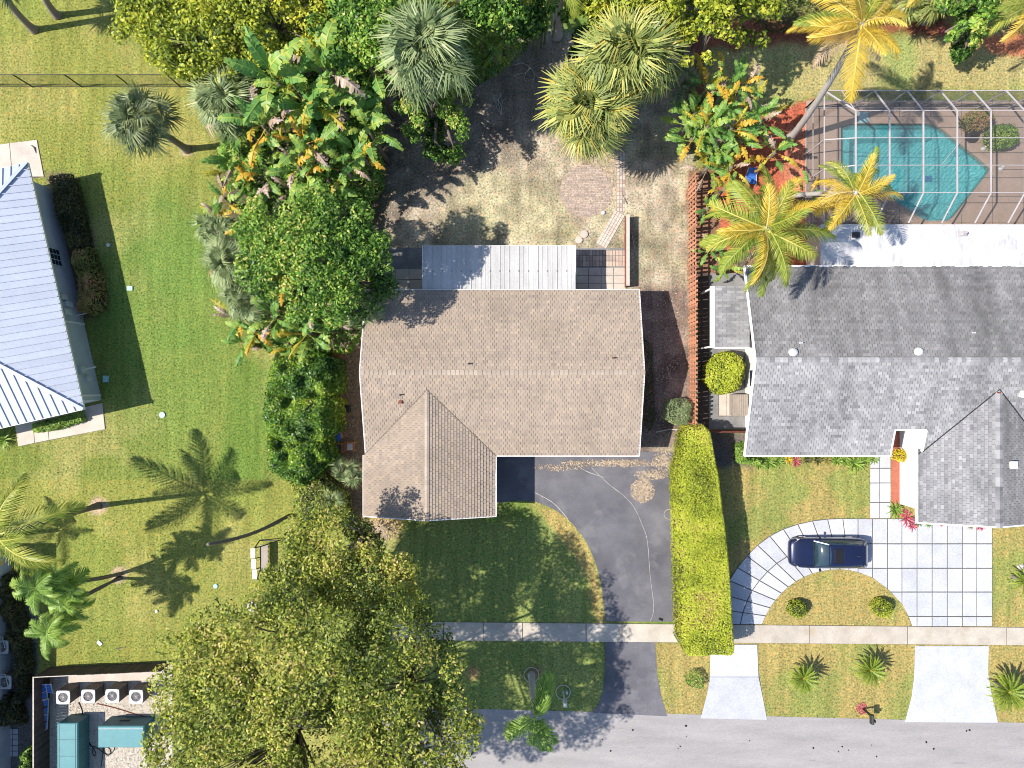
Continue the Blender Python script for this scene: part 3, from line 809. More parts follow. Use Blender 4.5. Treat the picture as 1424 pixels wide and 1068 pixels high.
for i in range(nP):
    b = MB(); x = px0 + i * wP; tn = rnd.uniform(.1, 1)
    prof = [(0, 0), (.04, .035), (.10, .035), (.14, 0), (.5, 0), (.54, .02), (.58, 0), (1.0, 0)]
    za, zb = 2.84, 2.6
    vs = []
    for u, h in prof:
        X = x + u * wP
        vs += [(X, py0, za + h), (X, py1, zb + h)]
    fs = [(2 * k, 2 * k + 2, 2 * k + 3, 2 * k + 1) for k in range(len(prof) - 1)]
    b.add(vs, fs, tn); b.build('roof_sheet', M['corrug'], pc)
b = MB(); b.box(px0 - .03, py1 - .09, 2.42, px1 + .03, py1 + .03, 2.585); b.box(px0 - .04, py0, 2.62, px0 - .005, py1, 2.72); b.box(px1 + .005, py0, 2.62, px1 + .04, py1, 2.72)
b.build('gutter', M['white'], pc)
for x in (px0 + .1, (px0 + px1) / 2, px1 - .1):
    b = MB(); b.box(x - .05, py1 - .2, 0, x + .05, py1 - .1, 2.42); b.build('post', M['white'], pc)
b = MB()
for i in range(nP):
    b.cyl(px0 + (i + .07) * wP, (py0 + py1) / 2 - .2, 2.74, 2.78, .035, 6)
    b.cyl(px0 + (i + .07) * wP, py1 + .2, 2.63, 2.67, .03, 6)
o = b.build('screw', M['dark'], pc); o['kind'] = 'stuff'
# low wall at the right of the patio
lw = thing('garden_wall', 'low brown garden wall running back from the patio corner', 'wall', P(871, 350, 0))
b = MB(); x = P(870, 350)[0]; b.box(x - .07, P(0, 400)[1], 0, x + .07, P(0, 303)[1], .85); b.build('wall', M['redwood'], lw)
b = MB(); b.box(x - .1, P(0, 400)[1], .85, x + .1, P(0, 303)[1], .9); b.build('coping', M['stone'], lw)
# left side fence line under the palms
sf = thing('side_screen', 'thin white-railed screen at the left end of the back patio', 'screen', P(531, 375))
x = P(531, 0)[0]; b = MB(); b.box(x - .03, P(0, 400)[1], 1.75, x + .03, P(0, 366)[1], 1.8); b.build('rail', M['white'], sf)
for yy in (367, 383, 399):
    b = MB(); b.box(x - .03, P(0, yy)[1] - .03, 0, x + .03, P(0, yy)[1] + .03, 1.75); b.build('post', M['white'], sf)
b = MB(); b.box(x - .01, P(0, 398)[1], .1, x + .01, P(0, 368)[1], 1.72); b.build('panel', M['dark'], sf)

# ---- right house
RX0, RX1, RYT, RYB = 13.4, 34.0, 6.8, -4.15
RYM = (RYT + RYB) / 2; RZ = ZE + (RYT - RYM) * SL
QX0, QX1, QY = 23.35, 31.05, -8.0
QXM = (QX0 + QX1) / 2; QZ = ZE + (QX1 - QXM) * SL
qv = RYM - (RZ - QZ) / SL
rh = thing('house', 'grey shingle house on the right with white fascia and a front wing', 'house', (20, 0, 0))
gN = lambda x, y: RZ - (y - RYM) * SL
gS = lambda x, y: RZ - (RYM - y) * SL
gW = lambda x, y: QZ - (QXM - x) * SL
gE = lambda x, y: QZ - (x - QXM) * SL
b = MB()
b.box(14.42, RYB + .65, 0, 21.75, RYT - .4, 2.78); b.box(21.75, -1.6, 0, RX1 - .5, RYT - .4, 2.78)
b.box(QX0 + .05 + .55, QY + .6, 0, QX1 - .6, -1.6, 2.78)
b.add([(14.42, RYT - .4, 2.78), (14.42, RYB + .65, 2.78), (14.42, RYM, RZ - .2)], [(0, 1, 2)])
b.add([(QX0 + .6, QY + .6, 2.78), (QX1 - .6, QY + .6, 2.78), (QXM, QY + .6, QZ - .2)], [(0, 1, 2)])
b.build('wall', M['white'], rh)
nx0, nx1, ny = 21.8, 23.6, -2.62
yv2 = lambda x: qv - (QXM - x)
pN = [(RX0, RYT), (RX1, RYT), (RX1, RYM), (RX0, RYM)]
pS = [[(RX0, RYM), (nx0, RYM), (nx0, RYB), (RX0, RYB)], [(nx0, RYM), (nx1, RYM), (nx1, ny), (nx0, ny)],
      [(nx1, RYM), (QXM, RYM), (QXM, qv), (nx1, yv2(nx1))], [(QXM, RYM), (RX1, RYM), (RX1, RYB), (QX1, qv - (QX1 - QXM)), (QXM, qv)]]
pW = [(QX0, QY), (QXM, QY), (QXM, qv), (QX0, yv2(QX0))]
pE = [(QXM, QY), (QX1, QY), (QX1, qv - (QX1 - QXM)), (QXM, qv)]
b = MB(); deck(b, pN, gN)
for p in pS: deck(b, p, gS)
deck(b, pW, gW); deck(b, pE, gE)
rroof = b.build('roof', M['greydeck'], rh)
roof_plane([pN], gN, rroof, M['greyshingle_shaded'], (1, 0), (0, 1), .27, .17)
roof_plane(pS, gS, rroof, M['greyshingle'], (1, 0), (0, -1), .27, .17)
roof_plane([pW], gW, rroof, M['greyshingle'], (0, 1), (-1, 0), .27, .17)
roof_plane([pE], gE, rroof, M['greyshingle_shaded'], (0, 1), (1, 0), .27, .17)
caps(rroof, M['greyshingle'], (RX0, RYM, RZ + .02), (RX1, RYM, RZ + .02), .14)
caps(rroof, M['greyshingle'], (QXM, qv, QZ + .02), (QXM, QY, QZ + .02), .2)
b = MB()
e = ZE - .03
segs = [((RX0, RYT, e), (RX1, RYT, e)), ((RX0, RYB, e), (nx0, RYB, e)), ((nx0, RYB, e), (nx0, ny, gS(0, ny) - .03)), ((nx0, ny, gS(0, ny) - .03), (nx1, ny, gS(0, ny) - .03)), ((nx1, ny, gS(0, ny) - .03), (nx1, yv2(nx1), gS(0, yv2(nx1)) - .03)),
        ((RX0, RYT, e), (RX0, RYM, RZ - .03)), ((RX0, RYM, RZ - .03), (RX0, RYB, e)), ((QX0, yv2(nx1), e), (QX0, QY, e)), ((QX0, QY, e), (QXM, QY, QZ - .03)), ((QXM, QY, QZ - .03), (QX1, QY, e)), ((QX1, QY, e), (QX1, RYB, e))]
for p, q in segs: b.beam(p, q, .09, .15)
b.build('fascia', M['white'], rh)
b = MB(); b.beam((QXM, qv, QZ + .035), (nx1, yv2(nx1), gS(0, yv2(nx1)) + .04), .06, .03); b.beam((QXM, qv, QZ + .035), (QX1, qv - (QX1 - QXM), ZE + .04), .06, .03)
b.build('valley_flashing', M['dark'], rh)
for (x, y, k, mm) in ((1102, 490, 'dome', 'whiteplastic'), (1276, 489, 'dome', 'whiteplastic'), (1113, 477, 'pipe', 'whiteplastic'), (1352, 463, 'pipe', 'whiteplastic'), (1386, 546, 'pipe', 'rust'), (1421, 548, 'box', 'whiteplastic'), (1406, 646, 'box', 'whiteplastic')):
    z = 4.1
    for _ in range(3):
        X, Y = P2(x, y, z); z = gN(X, Y) if Y > RYM else max(gS(X, Y), gE(X, Y) if Y < -3 else 0)
    vent(rh, X, Y, z, k, M[mm])
# entry: brown door, beam
b = MB(); b.box(22.3, -1.68, 0, 23.2, -1.605, 2.1); dr = b.build('door', M['redwood'], rh)
b = MB(); b.cyl(23.1, -1.72, 1.0, 1.06, .03, 8); b.build('handle', M['chrome'], dr)
b = MB(); b.box(21.85, -3.4, .0, 22.7, -1.7, .12); b.build('doorstep', M['redwood'], rh)
for (y0, y1) in ((-3.0, -1.9), (-.2, .9), (2.6, 3.6)):
    b = MB(); b.box(14.37, y0, .95, 14.415, y1, 2.1); fr = b.build('window', M['white'], rh)
    b = MB(); b.box(14.355, y0 + .08, 1.03, 14.368, y1 - .08, 2.02); b.build('pane', M['window'], fr)
# flat white roof at the back
b = MB(); fx0, fy1 = P2(1142, 312, 2.75); b.box(fx0, RYT + .06, 2.55, RX1, fy1, 2.75)
fl = b.build('flat_roof', M['flatwhite'], rh)
b = MB()
for (x0, y0, x1, y1) in ((1300, 312.5, 1318, 340), (1318.5, 312.5, 1331, 340)):
    a = P2(x0, y1, 2.76); c = P2(x1, y0, 2.76); b.box(a[0], a[1], 2.752, c[0] - .03, c[1] - .1, 2.765)
b.build('roof_patch', M['flatwhite'], fl)
b = MB(); a = P2(1304, 369, 2.76); c = P2(1312, 341, 2.76); b.box(a[0], a[1] + .05, 2.752, c[0], c[1], 2.765); b.build('roof_patch', M['flatwhite'], fl)
b = MB(); q = P2(1341, 324, 3); b.box(q[0] - .2, q[1] - .14, 2.751, q[0] + .2, q[1] + .14, 2.95); b.cyl(q[0], q[1], 2.95, 3.2, .08, 10); b.build('roof_vent', M['alu'], fl)
b = MB(); q = P2(1192, 326, 3); b.box(q[0] - .18, q[1] - .15, 2.751, q[0] + .2, q[1] + .15, 2.9); b.build('roof_vent', M['dark'], fl)
b = MB(); b.box(fx0 + .3, RYT + .1, 0, fx0 + .5, fy1 - .3, 2.55); b.box(fx0 + .5, fy1 - .5, 0, RX1, fy1 - .3, 2.55); b.build('wall', M['wallcream'], rh)

# lean-to at its left gable
lt = thing('lean_to_roof', 'small flat grey roof with white edges at the left gable of the grey house', 'lean-to', P(1012, 440))
lx0, lx1 = P2(988, 0, 2.5)[0], P2(1043, 0, 2.6)[0]; ly1, ly0 = P2(0, 398, 2.5)[1], P2(0, 484, 2.5)[1]
b = MB(); b.box(lx0 + .28, ly0 + .06, 2.42, lx1, ly1, 2.5); rf = b.build('roof', M['greyshingle'], lt)
zf = lambda x, y: 2.5
roof_plane([[(lx0 + .30, ly0 + .08), (lx1, ly0 + .08), (lx1, ly1), (lx0 + .30, ly1)]], zf, rf, M['greyshingle'], (1, 0), (0, -1), .5, .16)
b = MB(); b.box(lx0, ly0, 2.36, lx0 + .26, ly1, 2.53); b.box(lx0 + .26, ly0 - .03, 2.36, lx1, ly0 + .05, 2.53); b.build('fascia', M['white'], lt)
for y in (ly0 + .1, ly1 - .1):
    b = MB(); b.box(lx0 + .1, y - .05, 0, lx0 + .2, y + .05, 2.36); b.build('post', M['white'], lt)
# side yard of the right house
sy = W2([(986, 380), (1042, 380), (1042, 597), (986, 597)])
sheet('side_path', sy, .011, M['darkpatio']); PV.append(sy)
sp = sheet('side_strip', W2([(971, 380), (985.5, 380), (985.5, 640), (971, 640)]), .009, M['darkwood'])
base = sheet('side_slab_bed', W2([(999, 546), (1021, 546), (1021, 579), (999, 579)]), .014, M['joint'])
for (a, b_) in ((1000, 1009.5), (1010, 1020)):
    q = W2([(a, 547), (b_, 547), (b_, 578), (a, 578)]); b = MB(); b.slab(q, .006, .06); b.build('slab', M['patio'], base)
sh = thing('ribbed_locker', 'low beige ribbed storage locker against the white gable wall', 'locker', P(1030, 563))
a = P2(1019.5, 578, .8); c = P2(1040.5, 548.5, .8)
b = MB(); b.box(a[0], a[1], .06, c[0], c[1], .78); b.build('cabinet', M['beige'], sh)
for i in range(7):
    x = a[0] + (c[0] - a[0]) * (i + .5) / 7
    b = MB(); b.box(x - .03, a[1] + .01, .785, x + .03, c[1] - .01, .81); b.build('rib', M['beige'], sh)

# ---- left house with the standing-seam roof
lh = thing('house', 'pale house at the left edge under a blue-grey standing-seam metal roof', 'house', (-30, 5, 0))
C1 = np.array(P2(38, 226, 3)); C2 = np.array(P2(116.5, 569, 3))
LL = np.linalg.norm(C2 - C1); u = (C2 - C1) / LL; vv = np.array([u[1], -u[0]])
if vv[0] > 0: vv = -vv
Wd = 13.0
def LP(a, c): p = C1 + u * a + vv * c; return (float(p[0]), float(p[1]))
H2 = Wd / 2
b = MB(); wi = .62
wp = [LP(wi, wi), LP(LL - wi, wi), LP(LL - wi, Wd - wi), LP(wi, Wd - wi)]
b.prism(wp, 0, 2.85); wall = b.build('wall', M['wallblue'], lh)
def local(x, y): d = np.array([x, y]) - C1; return float(d @ u), float(d @ vv)
fz = {'E': lambda x, y: 3 + local(x, y)[1] * SL, 'S': lambda x, y: 3 + (LL - local(x, y)[0]) * SL, 'N': lambda x, y: 3 + local(x, y)[0] * SL, 'W': lambda x, y: 3 + (Wd - local(x, y)[1]) * SL}
fp = {'E': [LP(0, 0), LP(LL, 0), LP(LL - H2, H2), LP(H2, H2)], 'S': [LP(LL, 0), LP(LL, Wd), LP(LL - H2, H2)], 'N': [LP(0, 0), LP(H2, H2), LP(0, Wd)], 'W': [LP(0, Wd), LP(H2, H2), LP(LL - H2, H2), LP(LL, Wd)]}
b = MB()
for k in fp: deck(b, fp[k], fz[k], .14)
lroof = b.build('roof', M['metalroof'], lh)
for k, n, run in (('E', 35, LL), ('S', 27, Wd), ('N', 27, Wd), ('W', 30, LL)):
    w = run / n
    for i in range(n):
        if k in 'EW': strip = [LP(i * w + .02, -1), LP((i + 1) * w - .02, -1), LP((i + 1) * w - .02, Wd + 1), LP(i * w + .02, Wd + 1)]
        else: strip = [LP(-1, i * w + .02), LP(-1, (i + 1) * w - .02), LP(LL + 1, (i + 1) * w - .02), LP(LL + 1, i * w + .02)]
        q = clip(strip, fp[k])
        if len(q) < 3 or abs(area(q)) < .01: continue
        if area(q) < 0: q = q[::-1]
        f = fz[k]; b = MB(); tn = rnd.random()
        b.poly3([(x, y, f(x, y) + .012) for x, y in q], tn)
        # the raised seam along its far edge
        if k in 'EW': sm = [LP((i + 1) * w - .022, -1), LP((i + 1) * w + .022, -1), LP((i + 1) * w + .022, Wd + 1), LP((i + 1) * w - .022, Wd + 1)]
        else: sm = [LP(-1, (i + 1) * w - .022), LP(-1, (i + 1) * w + .022), LP(LL + 1, (i + 1) * w + .022), LP(LL + 1, (i + 1) * w - .022)]
        r = clip(sm, fp[k])
        if len(r) >= 3 and abs(area(r)) > .001:
            if area(r) < 0: r = r[::-1]
            nn = len(r); vs = [(x, y, f(x, y) + .006) for x, y in r] + [(x, y, f(x, y) + .075) for x, y in r]
            b.add(vs, [tuple(range(nn, 2 * nn))] + [(m_, (m_ + 1) % nn, nn + (m_ + 1) % nn, nn + m_) for m_ in range(nn)], 0)
        b.build('roof_panel', M['metalroof'], lroof)
b = MB()
zc = 3 + H2 * SL
for a, c in ((LP(0, 0), LP(H2, H2)), (LP(LL, 0), LP(LL - H2, H2)), (LP(0, Wd), LP(H2, H2)), (LP(LL, Wd), LP(LL - H2, H2))):
    b.beam((a[0], a[1], 3.09), (c[0], c[1], zc + .09), .2, .05)
a, c = LP(H2, H2), LP(LL - H2, H2); b.beam((a[0], a[1], zc + .1), (c[0], c[1], zc + .1), .22, .05)
b.build('ridge_cap', M['metalroof'], lroof)
b = MB()
cs = [LP(0, 0), LP(LL, 0), LP(LL, Wd), LP(0, Wd)]
for i in range(4): b.beam((*cs[i], 2.93), (*cs[(i + 1) % 4], 2.93), .05, .14)
b.build('fascia', M['white'], lh)
def onwall(b, a0, a1, z0, z1, d0, d1):
    b.prism([LP(a0, wi - d0), LP(a1, wi - d0), LP(a1, wi - d1), LP(a0, wi - d1)], z0, z1)
b = MB(); onwall(b, 4.6, 5.7, .9, 2.2, -.02, .03); win = b.build('window', M['wallblue'], lh)
for i in range(4):
    for j in range(3):
        b = MB(); onwall(b, 4.66 + j * .34, 4.66 + j * .34 + .28, .97 + i * .3, .97 + i * .3 + .25, .031, .045); b.build('pane', M['window'], win)
for (a0, a1, z0, z1, d) in ((7.5, 7.8, 1.4, 1.9, .2), (7.9, 8.2, 1.0, 1.6, .2), (8.4, 8.75, 1.35, 2.0, .22), (11.9, 12.3, 1.1, 1.7, .22), (12.5, 12.8, .8, 1.25, .18)):
    b = MB(); onwall(b, a0, a1, z0, z1, -.02, d); b.build('meter_box', M['whiteplastic'], lh)
for a0 in (9.1, 13.6):
    b = MB(); onwall(b, a0, a0 + .09, .1, 2.8, -.01, .1); b.build('downpipe', M['white'], lh)
b = MB(); onwall(b, 12.05, 12.13, 1.4, 1.48, 0, .9); onwall(b, 8.6, 8.66, .5, .56, 0, .8); b.build('conduit', M['white'], lh)
# patios of the left house
pp = [W2([(-60, 210), (14, 199), (18, 246), (-60, 262)]), W2([(14, 199), (52, 194.5), (62, 246), (18, 246)])]
slabs('patio', pp, M['patio'], W2([(-60, 210), (52, 194.5), (62, 246), (-60, 262)]), M['joint'], .05, .012)
pp = [W2([(20, 585), (46, 581), (49, 616), (26, 621)]), W2([(46, 581), (66, 578), (69, 612), (49, 616)]), W2([(66, 578), (143, 560), (147, 597), (69, 612)])]
slabs('patio', pp, M['patio'], W2([(20, 585), (143, 560), (147, 597), (26, 621)]), M['joint'], .05, .012)
# off-frame house whose shadow reaches in at the left
oh = thing('house', 'flat-roofed house beyond the left edge that shades the paved corner', 'house', (-35, -17, 0))
b = MB(); b.box(-42, -30, 0, -31.0, -10.5, 2.9); b.build('wall', M['wallblue'], oh)
b = MB(); b.box(-42.3, -30.3, 2.9, -30.62, -10.15, 3.1); b.build('roof', M['flatwhite'], oh)
# ------------------------------------------------------------------ fences
fx, _ = P2(958, 0)
pf = thing('picket_fence', 'orange-brown wooden picket fence between the middle and the grey house', 'fence', (fx, 6, 0))
y0, y1 = P2(0, 592)[1], P2(0, 250)[1]
n = int((y1 - y0) / .27); pm = MB(); pm.box(-.011, -.068, .04, .011, .068, 1.8)
vs_m = []
for k in range(4):
    q = MB(); q.box(-.011, -.068, .04, .011, .068, 1.76 + .03 * k, tone=k / 3); o = q.build('picket', M['fence']); vs_m.append(o.data); bpy.data.objects.remove(o)
for i in range(n):
    y = y0 + (i + .5) * (y1 - y0) / n
    o = link('picket', rnd.choice(vs_m), pf, (-.05 + rnd.uniform(-.006, .006), y - 6, 0), (rnd.uniform(-.02, .02), 0, rnd.uniform(-.03, .03)))
    if y < 6.4:
        link('picket', rnd.choice(vs_m), pf, (.05, y - 6 + .13, 0), (rnd.uniform(-.02, .02), 0, 0))
for z in (.35, .95, 1.55):
    b = MB(); b.box(fx - .035, y0, z, fx + .035, y1, z + .09); b.build('rail', M['fence'], pf)
y = y0
while y < y1 + .1:
    b = MB(); b.box(fx - .034, y - .045, 0, fx + .034, y + .045, 1.85); b.build('post', M['fence'], pf); y += 2.4
# red-brown fence across the side yard of the grey house
rf_ = thing('board_fence', 'short red-brown board fence closing the side yard of the grey house', 'fence', P(1010, 598))
x0, x1 = P2(983, 0)[0], P2(1041, 0)[0]; yy = P2(0, 599)[1]
k = 0; x = x0
while x < x1:
    b = MB(); b.box(x, yy - .012, .03, x + .135, yy + .012, 1.72 + rnd.uniform(-.015, .015), tone=rnd.random()); b.build('board', M['redwood'], rf_); x += .145
b = MB(); b.box(x0, yy + .015, .3, x1, yy + .06, .39); b.box(x0, yy + .015, 1.4, x1, yy + .06, 1.49); b.build('rail', M['redwood'], rf_)
# dark board fence behind, left of the right yard
bf = thing('board_fence', 'dark shaded board fence at the back corner of the dry yard', 'fence', P(966, 130))
x = P2(967, 0)[0]; y = P2(0, 170)[1]
while y < P2(0, 60)[1]:
    b = MB(); b.box(x - .012, y, .03, x + .012, y + .14, 1.8, tone=rnd.random()); b.build('board', M['redwood'], bf); y += .15
b = MB(); b.box(x + .014, P2(0, 170)[1], .4, x + .05, y, .48); b.box(x + .014, P2(0, 170)[1], 1.4, x + .05, y, 1.48); b.build('rail', M['redwood'], bf)
# chain-link fence, top left
ch = thing('chain_link_fence', 'black chain-link fence across the back of the left lawn', 'fence', P(120, 121))
ya = P2(0, 121)[1]; xa, xb = P2(-60, 0)[0], P2(345, 0)[0]
x = P2(45.5, 0)[0] - 3.05 * 2
while x < xb:
    b = MB(); b.cyl(x, ya, 0, 1.75, .04, 8); b.build('post', M['dark'], ch); x += 3.05
b = MB(); b.beam((xa, ya, 1.72), (xb, ya, 1.72), .035); b.beam((xa, ya, .05), (xb, ya, .05), .02); b.build('rail', M['dark'], ch)
b = MB()
x = xa - 1.7
while x < xb:
    for sgn in (0, 1):
        p, q = (x + (1.7 if sgn else 0), ya - .002 + .004 * sgn, .05), (x + (0 if sgn else 1.7), ya - .002 + .004 * sgn, 1.7)
        b.poly3([(p[0] - .008, p[1], p[2]), (p[0] + .008, p[1], p[2]), (q[0] + .008, q[1], q[2]), (q[0] - .008, q[1], q[2])])
    x += .11
o = b.build('wire_mesh', M['dark'], ch); o['kind'] = 'stuff'
# dark enclosure, bottom left
ef = thing('board_fence', 'dark brown board fence around the gravel yard of air conditioners', 'fence', P(68, 930))
xa, ya = P2(69, 928)
x = xa
while x < xa + 7.6:
    b = MB(); yb = ya - (x - xa) * -.045; b.box(x, yb - .015, .02, x + .18, yb + .015, 1.42 + rnd.uniform(-.02, .02), tone=rnd.random()); b.build('board', M['darkwood'], ef); x += .19
y = ya - .05
while y > ya - 9:
    b = MB(); b.box(xa - .015, y - .18, .02, xa + .015, y, 1.42 + rnd.uniform(-.02, .02), tone=rnd.random()); b.build('board', M['darkwood'], ef); y -= .19
b = MB(); b.box(xa - .045, ya - 9, 1.44, xa + .03, ya + .03, 1.47); b.beam((xa + .03, ya + .0, 1.455), (xa + 2.6, ya + .12, 1.455), .05, .03); b.build('top_rail', M['stone'], ef)
b = MB(); b.prism([(xa + 1.2, ya - .42), (xa + 7.6, ya - .12), (xa + 7.6, ya - .75), (xa + 1.2, ya - .9)], .0, .05)
o = b.build('concrete_curb', M['patio']); o['kind'] = 'structure'
gv = W2([(69, 928), (240, 920), (240, 1110), (69, 1110)])
sheet('gravel_yard', gv, .012, M['gravel']); PV.append(gv)
V = []; T = []
for i in range(5200):
    x = rnd.uniform(xa + .1, xa + 7.2); y = rnd.uniform(ya - 6.6, ya - .2); s_ = rnd.uniform(.02, .05); a2 = rnd.uniform(0, 2 * pi)
    for k in range(4):
        V.append((x + s_ * cos(a2 + k * pi / 2), y + s_ * sin(a2 + k * pi / 2), .016 + (k % 2) * rnd.uniform(.01, .04)))
    T.append(rnd.random())
o = link('gravel', quads_mesh('gravel', V, mat('gravel_stone', (0.62, 0.57, 0.50), (0.40, 0.33, 0.27), 6, .9, .2, 20, tone=((.5, .5, .5), (1.2, 1.2, 1.2))), T)); tag(o, 'pale gravel chips on the floor of the fenced yard', None, None, 'stuff')

# ------------------------------------------------------------------ air conditioners
def condenser(label, top, zt=1.05, w=.82, group='outdoor air conditioners'):
    X, Y, _ = P(top[0], top[1], zt)
    t = thing('air_conditioner', label, 'air conditioner', (X, Y, 0), group)
    h = w / 2
    b = MB(); b.box(X - h + .03, Y - h + .03, .04, X + h - .03, Y + h - .03, zt - .06); b.build('casing', M['dark'], t)
    b = MB(); n = 9
    for i in range(n):
        k = -h + .05 + i * (w - .1) / (n - 1)
        for (dx, dy) in ((k, h - .018), (k, -h + .018), (h - .018, k), (-h + .018, k)):
            b.box(X + dx - .013, Y + dy - .013, .05, X + dx + .013, Y + dy + .013, zt - .06)
    b.build('side_grille', M['beige'], t)
    b = MB(); nn = 20; vs = []; fs = []
    for i in range(nn):
        a = 2 * pi * (i + .5) / nn
        q = max(abs(cos(a)), abs(sin(a)))
        ro = h / q if q > .76 else h / .76
        vs += [(X + ro * cos(a), Y + ro * sin(a), zt), (X + .30 * cos(a), Y + .30 * sin(a), zt), (X + .30 * cos(a), Y + .30 * sin(a), zt - .1), (X + ro * cos(a), Y + ro * sin(a), zt - .06)]
    for i in range(nn):
        j = (i + 1) % nn
        fs += [(4 * i, 4 * j, 4 * j + 1, 4 * i + 1), (4 * i + 1, 4 * j + 1, 4 * j + 2, 4 * i + 2), (4 * i, 4 * i + 3, 4 * j + 3, 4 * j)]
    b.add(vs, fs); b.build('top_panel', M['whiteplastic'], t)
    b = MB()
    for r in (.28, .2, .12): b.ring(X, Y, zt + .01, r, .008, 20, 4)
    for i in range(8):
        a = pi * i / 8; b.beam((X - .3 * cos(a), Y - .3 * sin(a), zt + .005), (X + .3 * cos(a), Y + .3 * sin(a), zt + .005), .008)
    b.build('fan_guard', M['alu'], t)
    for i in range(3):
        a = 2 * pi * i / 3 + rnd.random()
        b = MB(); b.add([(X, Y, zt - .12)] + [(X + .26 * cos(a + d), Y + .26 * sin(a + d), zt - .13 + .05 * (d - .4)) for d in (0, .25, .5, .8)], [(0, 1, 2), (0, 2, 3), (0, 3, 4)]); b.build('fan_blade', M['stone'], t)
    b = MB(); b.cyl(X, Y, zt - .13, zt - .05, .07, 10); b.build('motor', M['chrome'], t)
for i, (x, y) in enumerate(((87.5, 970), (122.5, 968.5), (156, 968), (189, 969))):
    condenser(('first air conditioner in the fenced yard, nearest the blue folded chairs', 'second air conditioner from the blue folded chairs in the fenced yard', 'third air conditioner from the blue folded chairs, partly by the tree', 'air conditioner half hidden under the big tree in the fenced yard')[i], (x, y))
condenser('shaded air conditioner on the dark paving, upper of two at the left edge', (2, 900), .85)
condenser('shaded air conditioner on the dark paving, lower of two at the left edge', (6, 949), .85)
for lab, (x, y) in (('shaded white pipe frame behind the upper air conditioner at the left edge', (8, 884)), ('shaded white pipe frame behind the lower air conditioner at the left edge', (12, 935))):
    X, Y = P2(x, y); t = thing('pipe_frame', lab, 'pipes', (X, Y, 0))
    b = MB(); b.tube([(X - .7, Y + .35, .9), (X + .45, Y + .25, .9), (X + .6, Y - .4, .9), (X + .55, Y - .6, .1)], .03, 6); b.tube([(X - .3, Y + .5, .6), (X + .2, Y + .45, .6)], .04, 6); b.build('pipe', M['whiteplastic'], t)
# teal equipment boxes
def tealbox(label, x0, y0, x1, y1, zt, lid):
    a = P2(x0, y1, zt); c = P2(x1, y0, zt)
    t = thing('equipment_box', label, 'equipment box', ((a[0] + c[0]) / 2, (a[1] + c[1]) / 2, 0))
    b = MB(); b.box(a[0] + .04, a[1] + .04, .0, c[0] - .04, c[1] - .04, zt - .12); b.build('body', M['tealdark'], t)
    b = MB(); b.slab([(a[0], a[1]), (c[0], a[1]), (c[0], c[1]), (a[0], c[1])], zt - .12, zt, .05); ld = b.build('lid', M['teal'], t)
    if lid == 'h':
        n = 5
        for i in range(1, n):
            y = a[1] + (c[1] - a[1]) * i / n; b = MB(); b.box(a[0] + .02, y - .012, zt - .01, c[0] - .02, y + .012, zt + .012); b.build('lid_seam', M['tealdark'], ld)
        b = MB(); b.box(a[0] + .12, a[1] + .05, zt - .005, a[0] + .145, c[1] - .05, zt + .015); b.box(c[0] - .145, a[1] + .05, zt - .005, c[0] - .12, c[1] - .05, zt + .015); b.build('lid_rib', M['tealdark'], ld)
    else:
        b = MB(); b.box(a[0] + .03, c[1] - .16, zt - .005, c[0] - .03, c[1] - .13, zt + .014); b.build('lid_rib', M['whiteplastic'], ld)
        b = MB(); b.box((a[0] + c[0]) / 2 - .5, c[1] - .03, .5, (a[0] + c[0]) / 2 + .1, c[1] + .0, .62); b.build('handle', M['black'], t)
tealbox('long teal equipment box standing beside the dark fence wall', 79, 1006, 108, 1120, 1.25, 'h')
tealbox('wide teal equipment box with a pale lid near the big tree', 136, 1010, 200, 1040, 1.35, 'w')
# cables on the gravel
t = thing('cable', 'looped black cable lying on the gravel between the teal boxes', 'cable', P(130, 1030))
def px_tube(b, pts, r, z=.04, n=5): b.tube([(*P2(x, y), z) for x, y in crom(pts, 5)], r, n)
b = MB(); px_tube(b, [(110, 976), (115, 990), (113, 1003), (118, 1020), (126, 1034), (134, 1047), (131, 1050), (129, 1042), (136, 1040), (147, 1048), (154, 1047), (152, 1040), (145, 1040), (143, 1050), (141, 1066)], .022)
px_tube(b, [(143, 1040), (150, 1050), (158, 1044), (160, 1038)], .02); px_tube(b, [(124, 1025), (126, 1036), (133, 1038)], .02)
b.build('cable', M['black'], t)
t = thing('conduit', 'thin grey pipe across the gravel behind the air conditioners', 'pipe', P(160, 985))
b = MB(); px_tube(b, [(135, 978), (160, 984), (190, 993), (204, 996)], .025); b.build('pipe', M['rust'], t)

# blue folded chairs
def lounge(label, pts, z0, z1, cat='lounge chair', slots=4):
    """folded lounger: two long frame rails with blue fabric bands, standing on edge against the fence"""
    (ax, ay), (bx, by) = P2(*pts[0]), P2(*pts[1])
    t = thing('folding_lounger', label, cat, (ax, ay, 0), 'blue folding chairs stacked in the fence corner')
    b = MB()
    b.beam((ax, ay, z1), (bx, by, z1 - .1), .045); b.beam((ax + .38, ay, z0), (bx + .38, by, z0), .045)
    for k in (0, .5, 1):
        x, y = ax + (bx - ax) * k, ay + (by - ay) * k; b.beam((x, y, z1 - .1 * k), (x + .38, y, z0), .035)
    b.build('frame', M['whiteplastic'], t)
    for i in range(slots):
        k0, k1 = (i + .08) / slots, (i + .86) / slots
        p = [(ax + (bx - ax) * k, ay + (by - ay) * k) for k in (k0, k1)]
        b = MB(); b.poly3([(p[0][0] + .02, p[0][1], z1 - .1 * k0 - .02), (p[0][0] + .36, p[0][1], z0), (p[1][0] + .36, p[1][1], z0), (p[1][0] + .02, p[1][1], z1 - .1 * k1 - .02)]); b.build('fabric_band', M['blue'], t)
lounge('long blue folded lounger standing on edge against the dark fence wall', ((64.5, 968), (62, 1010)), .35, .95, slots=4)
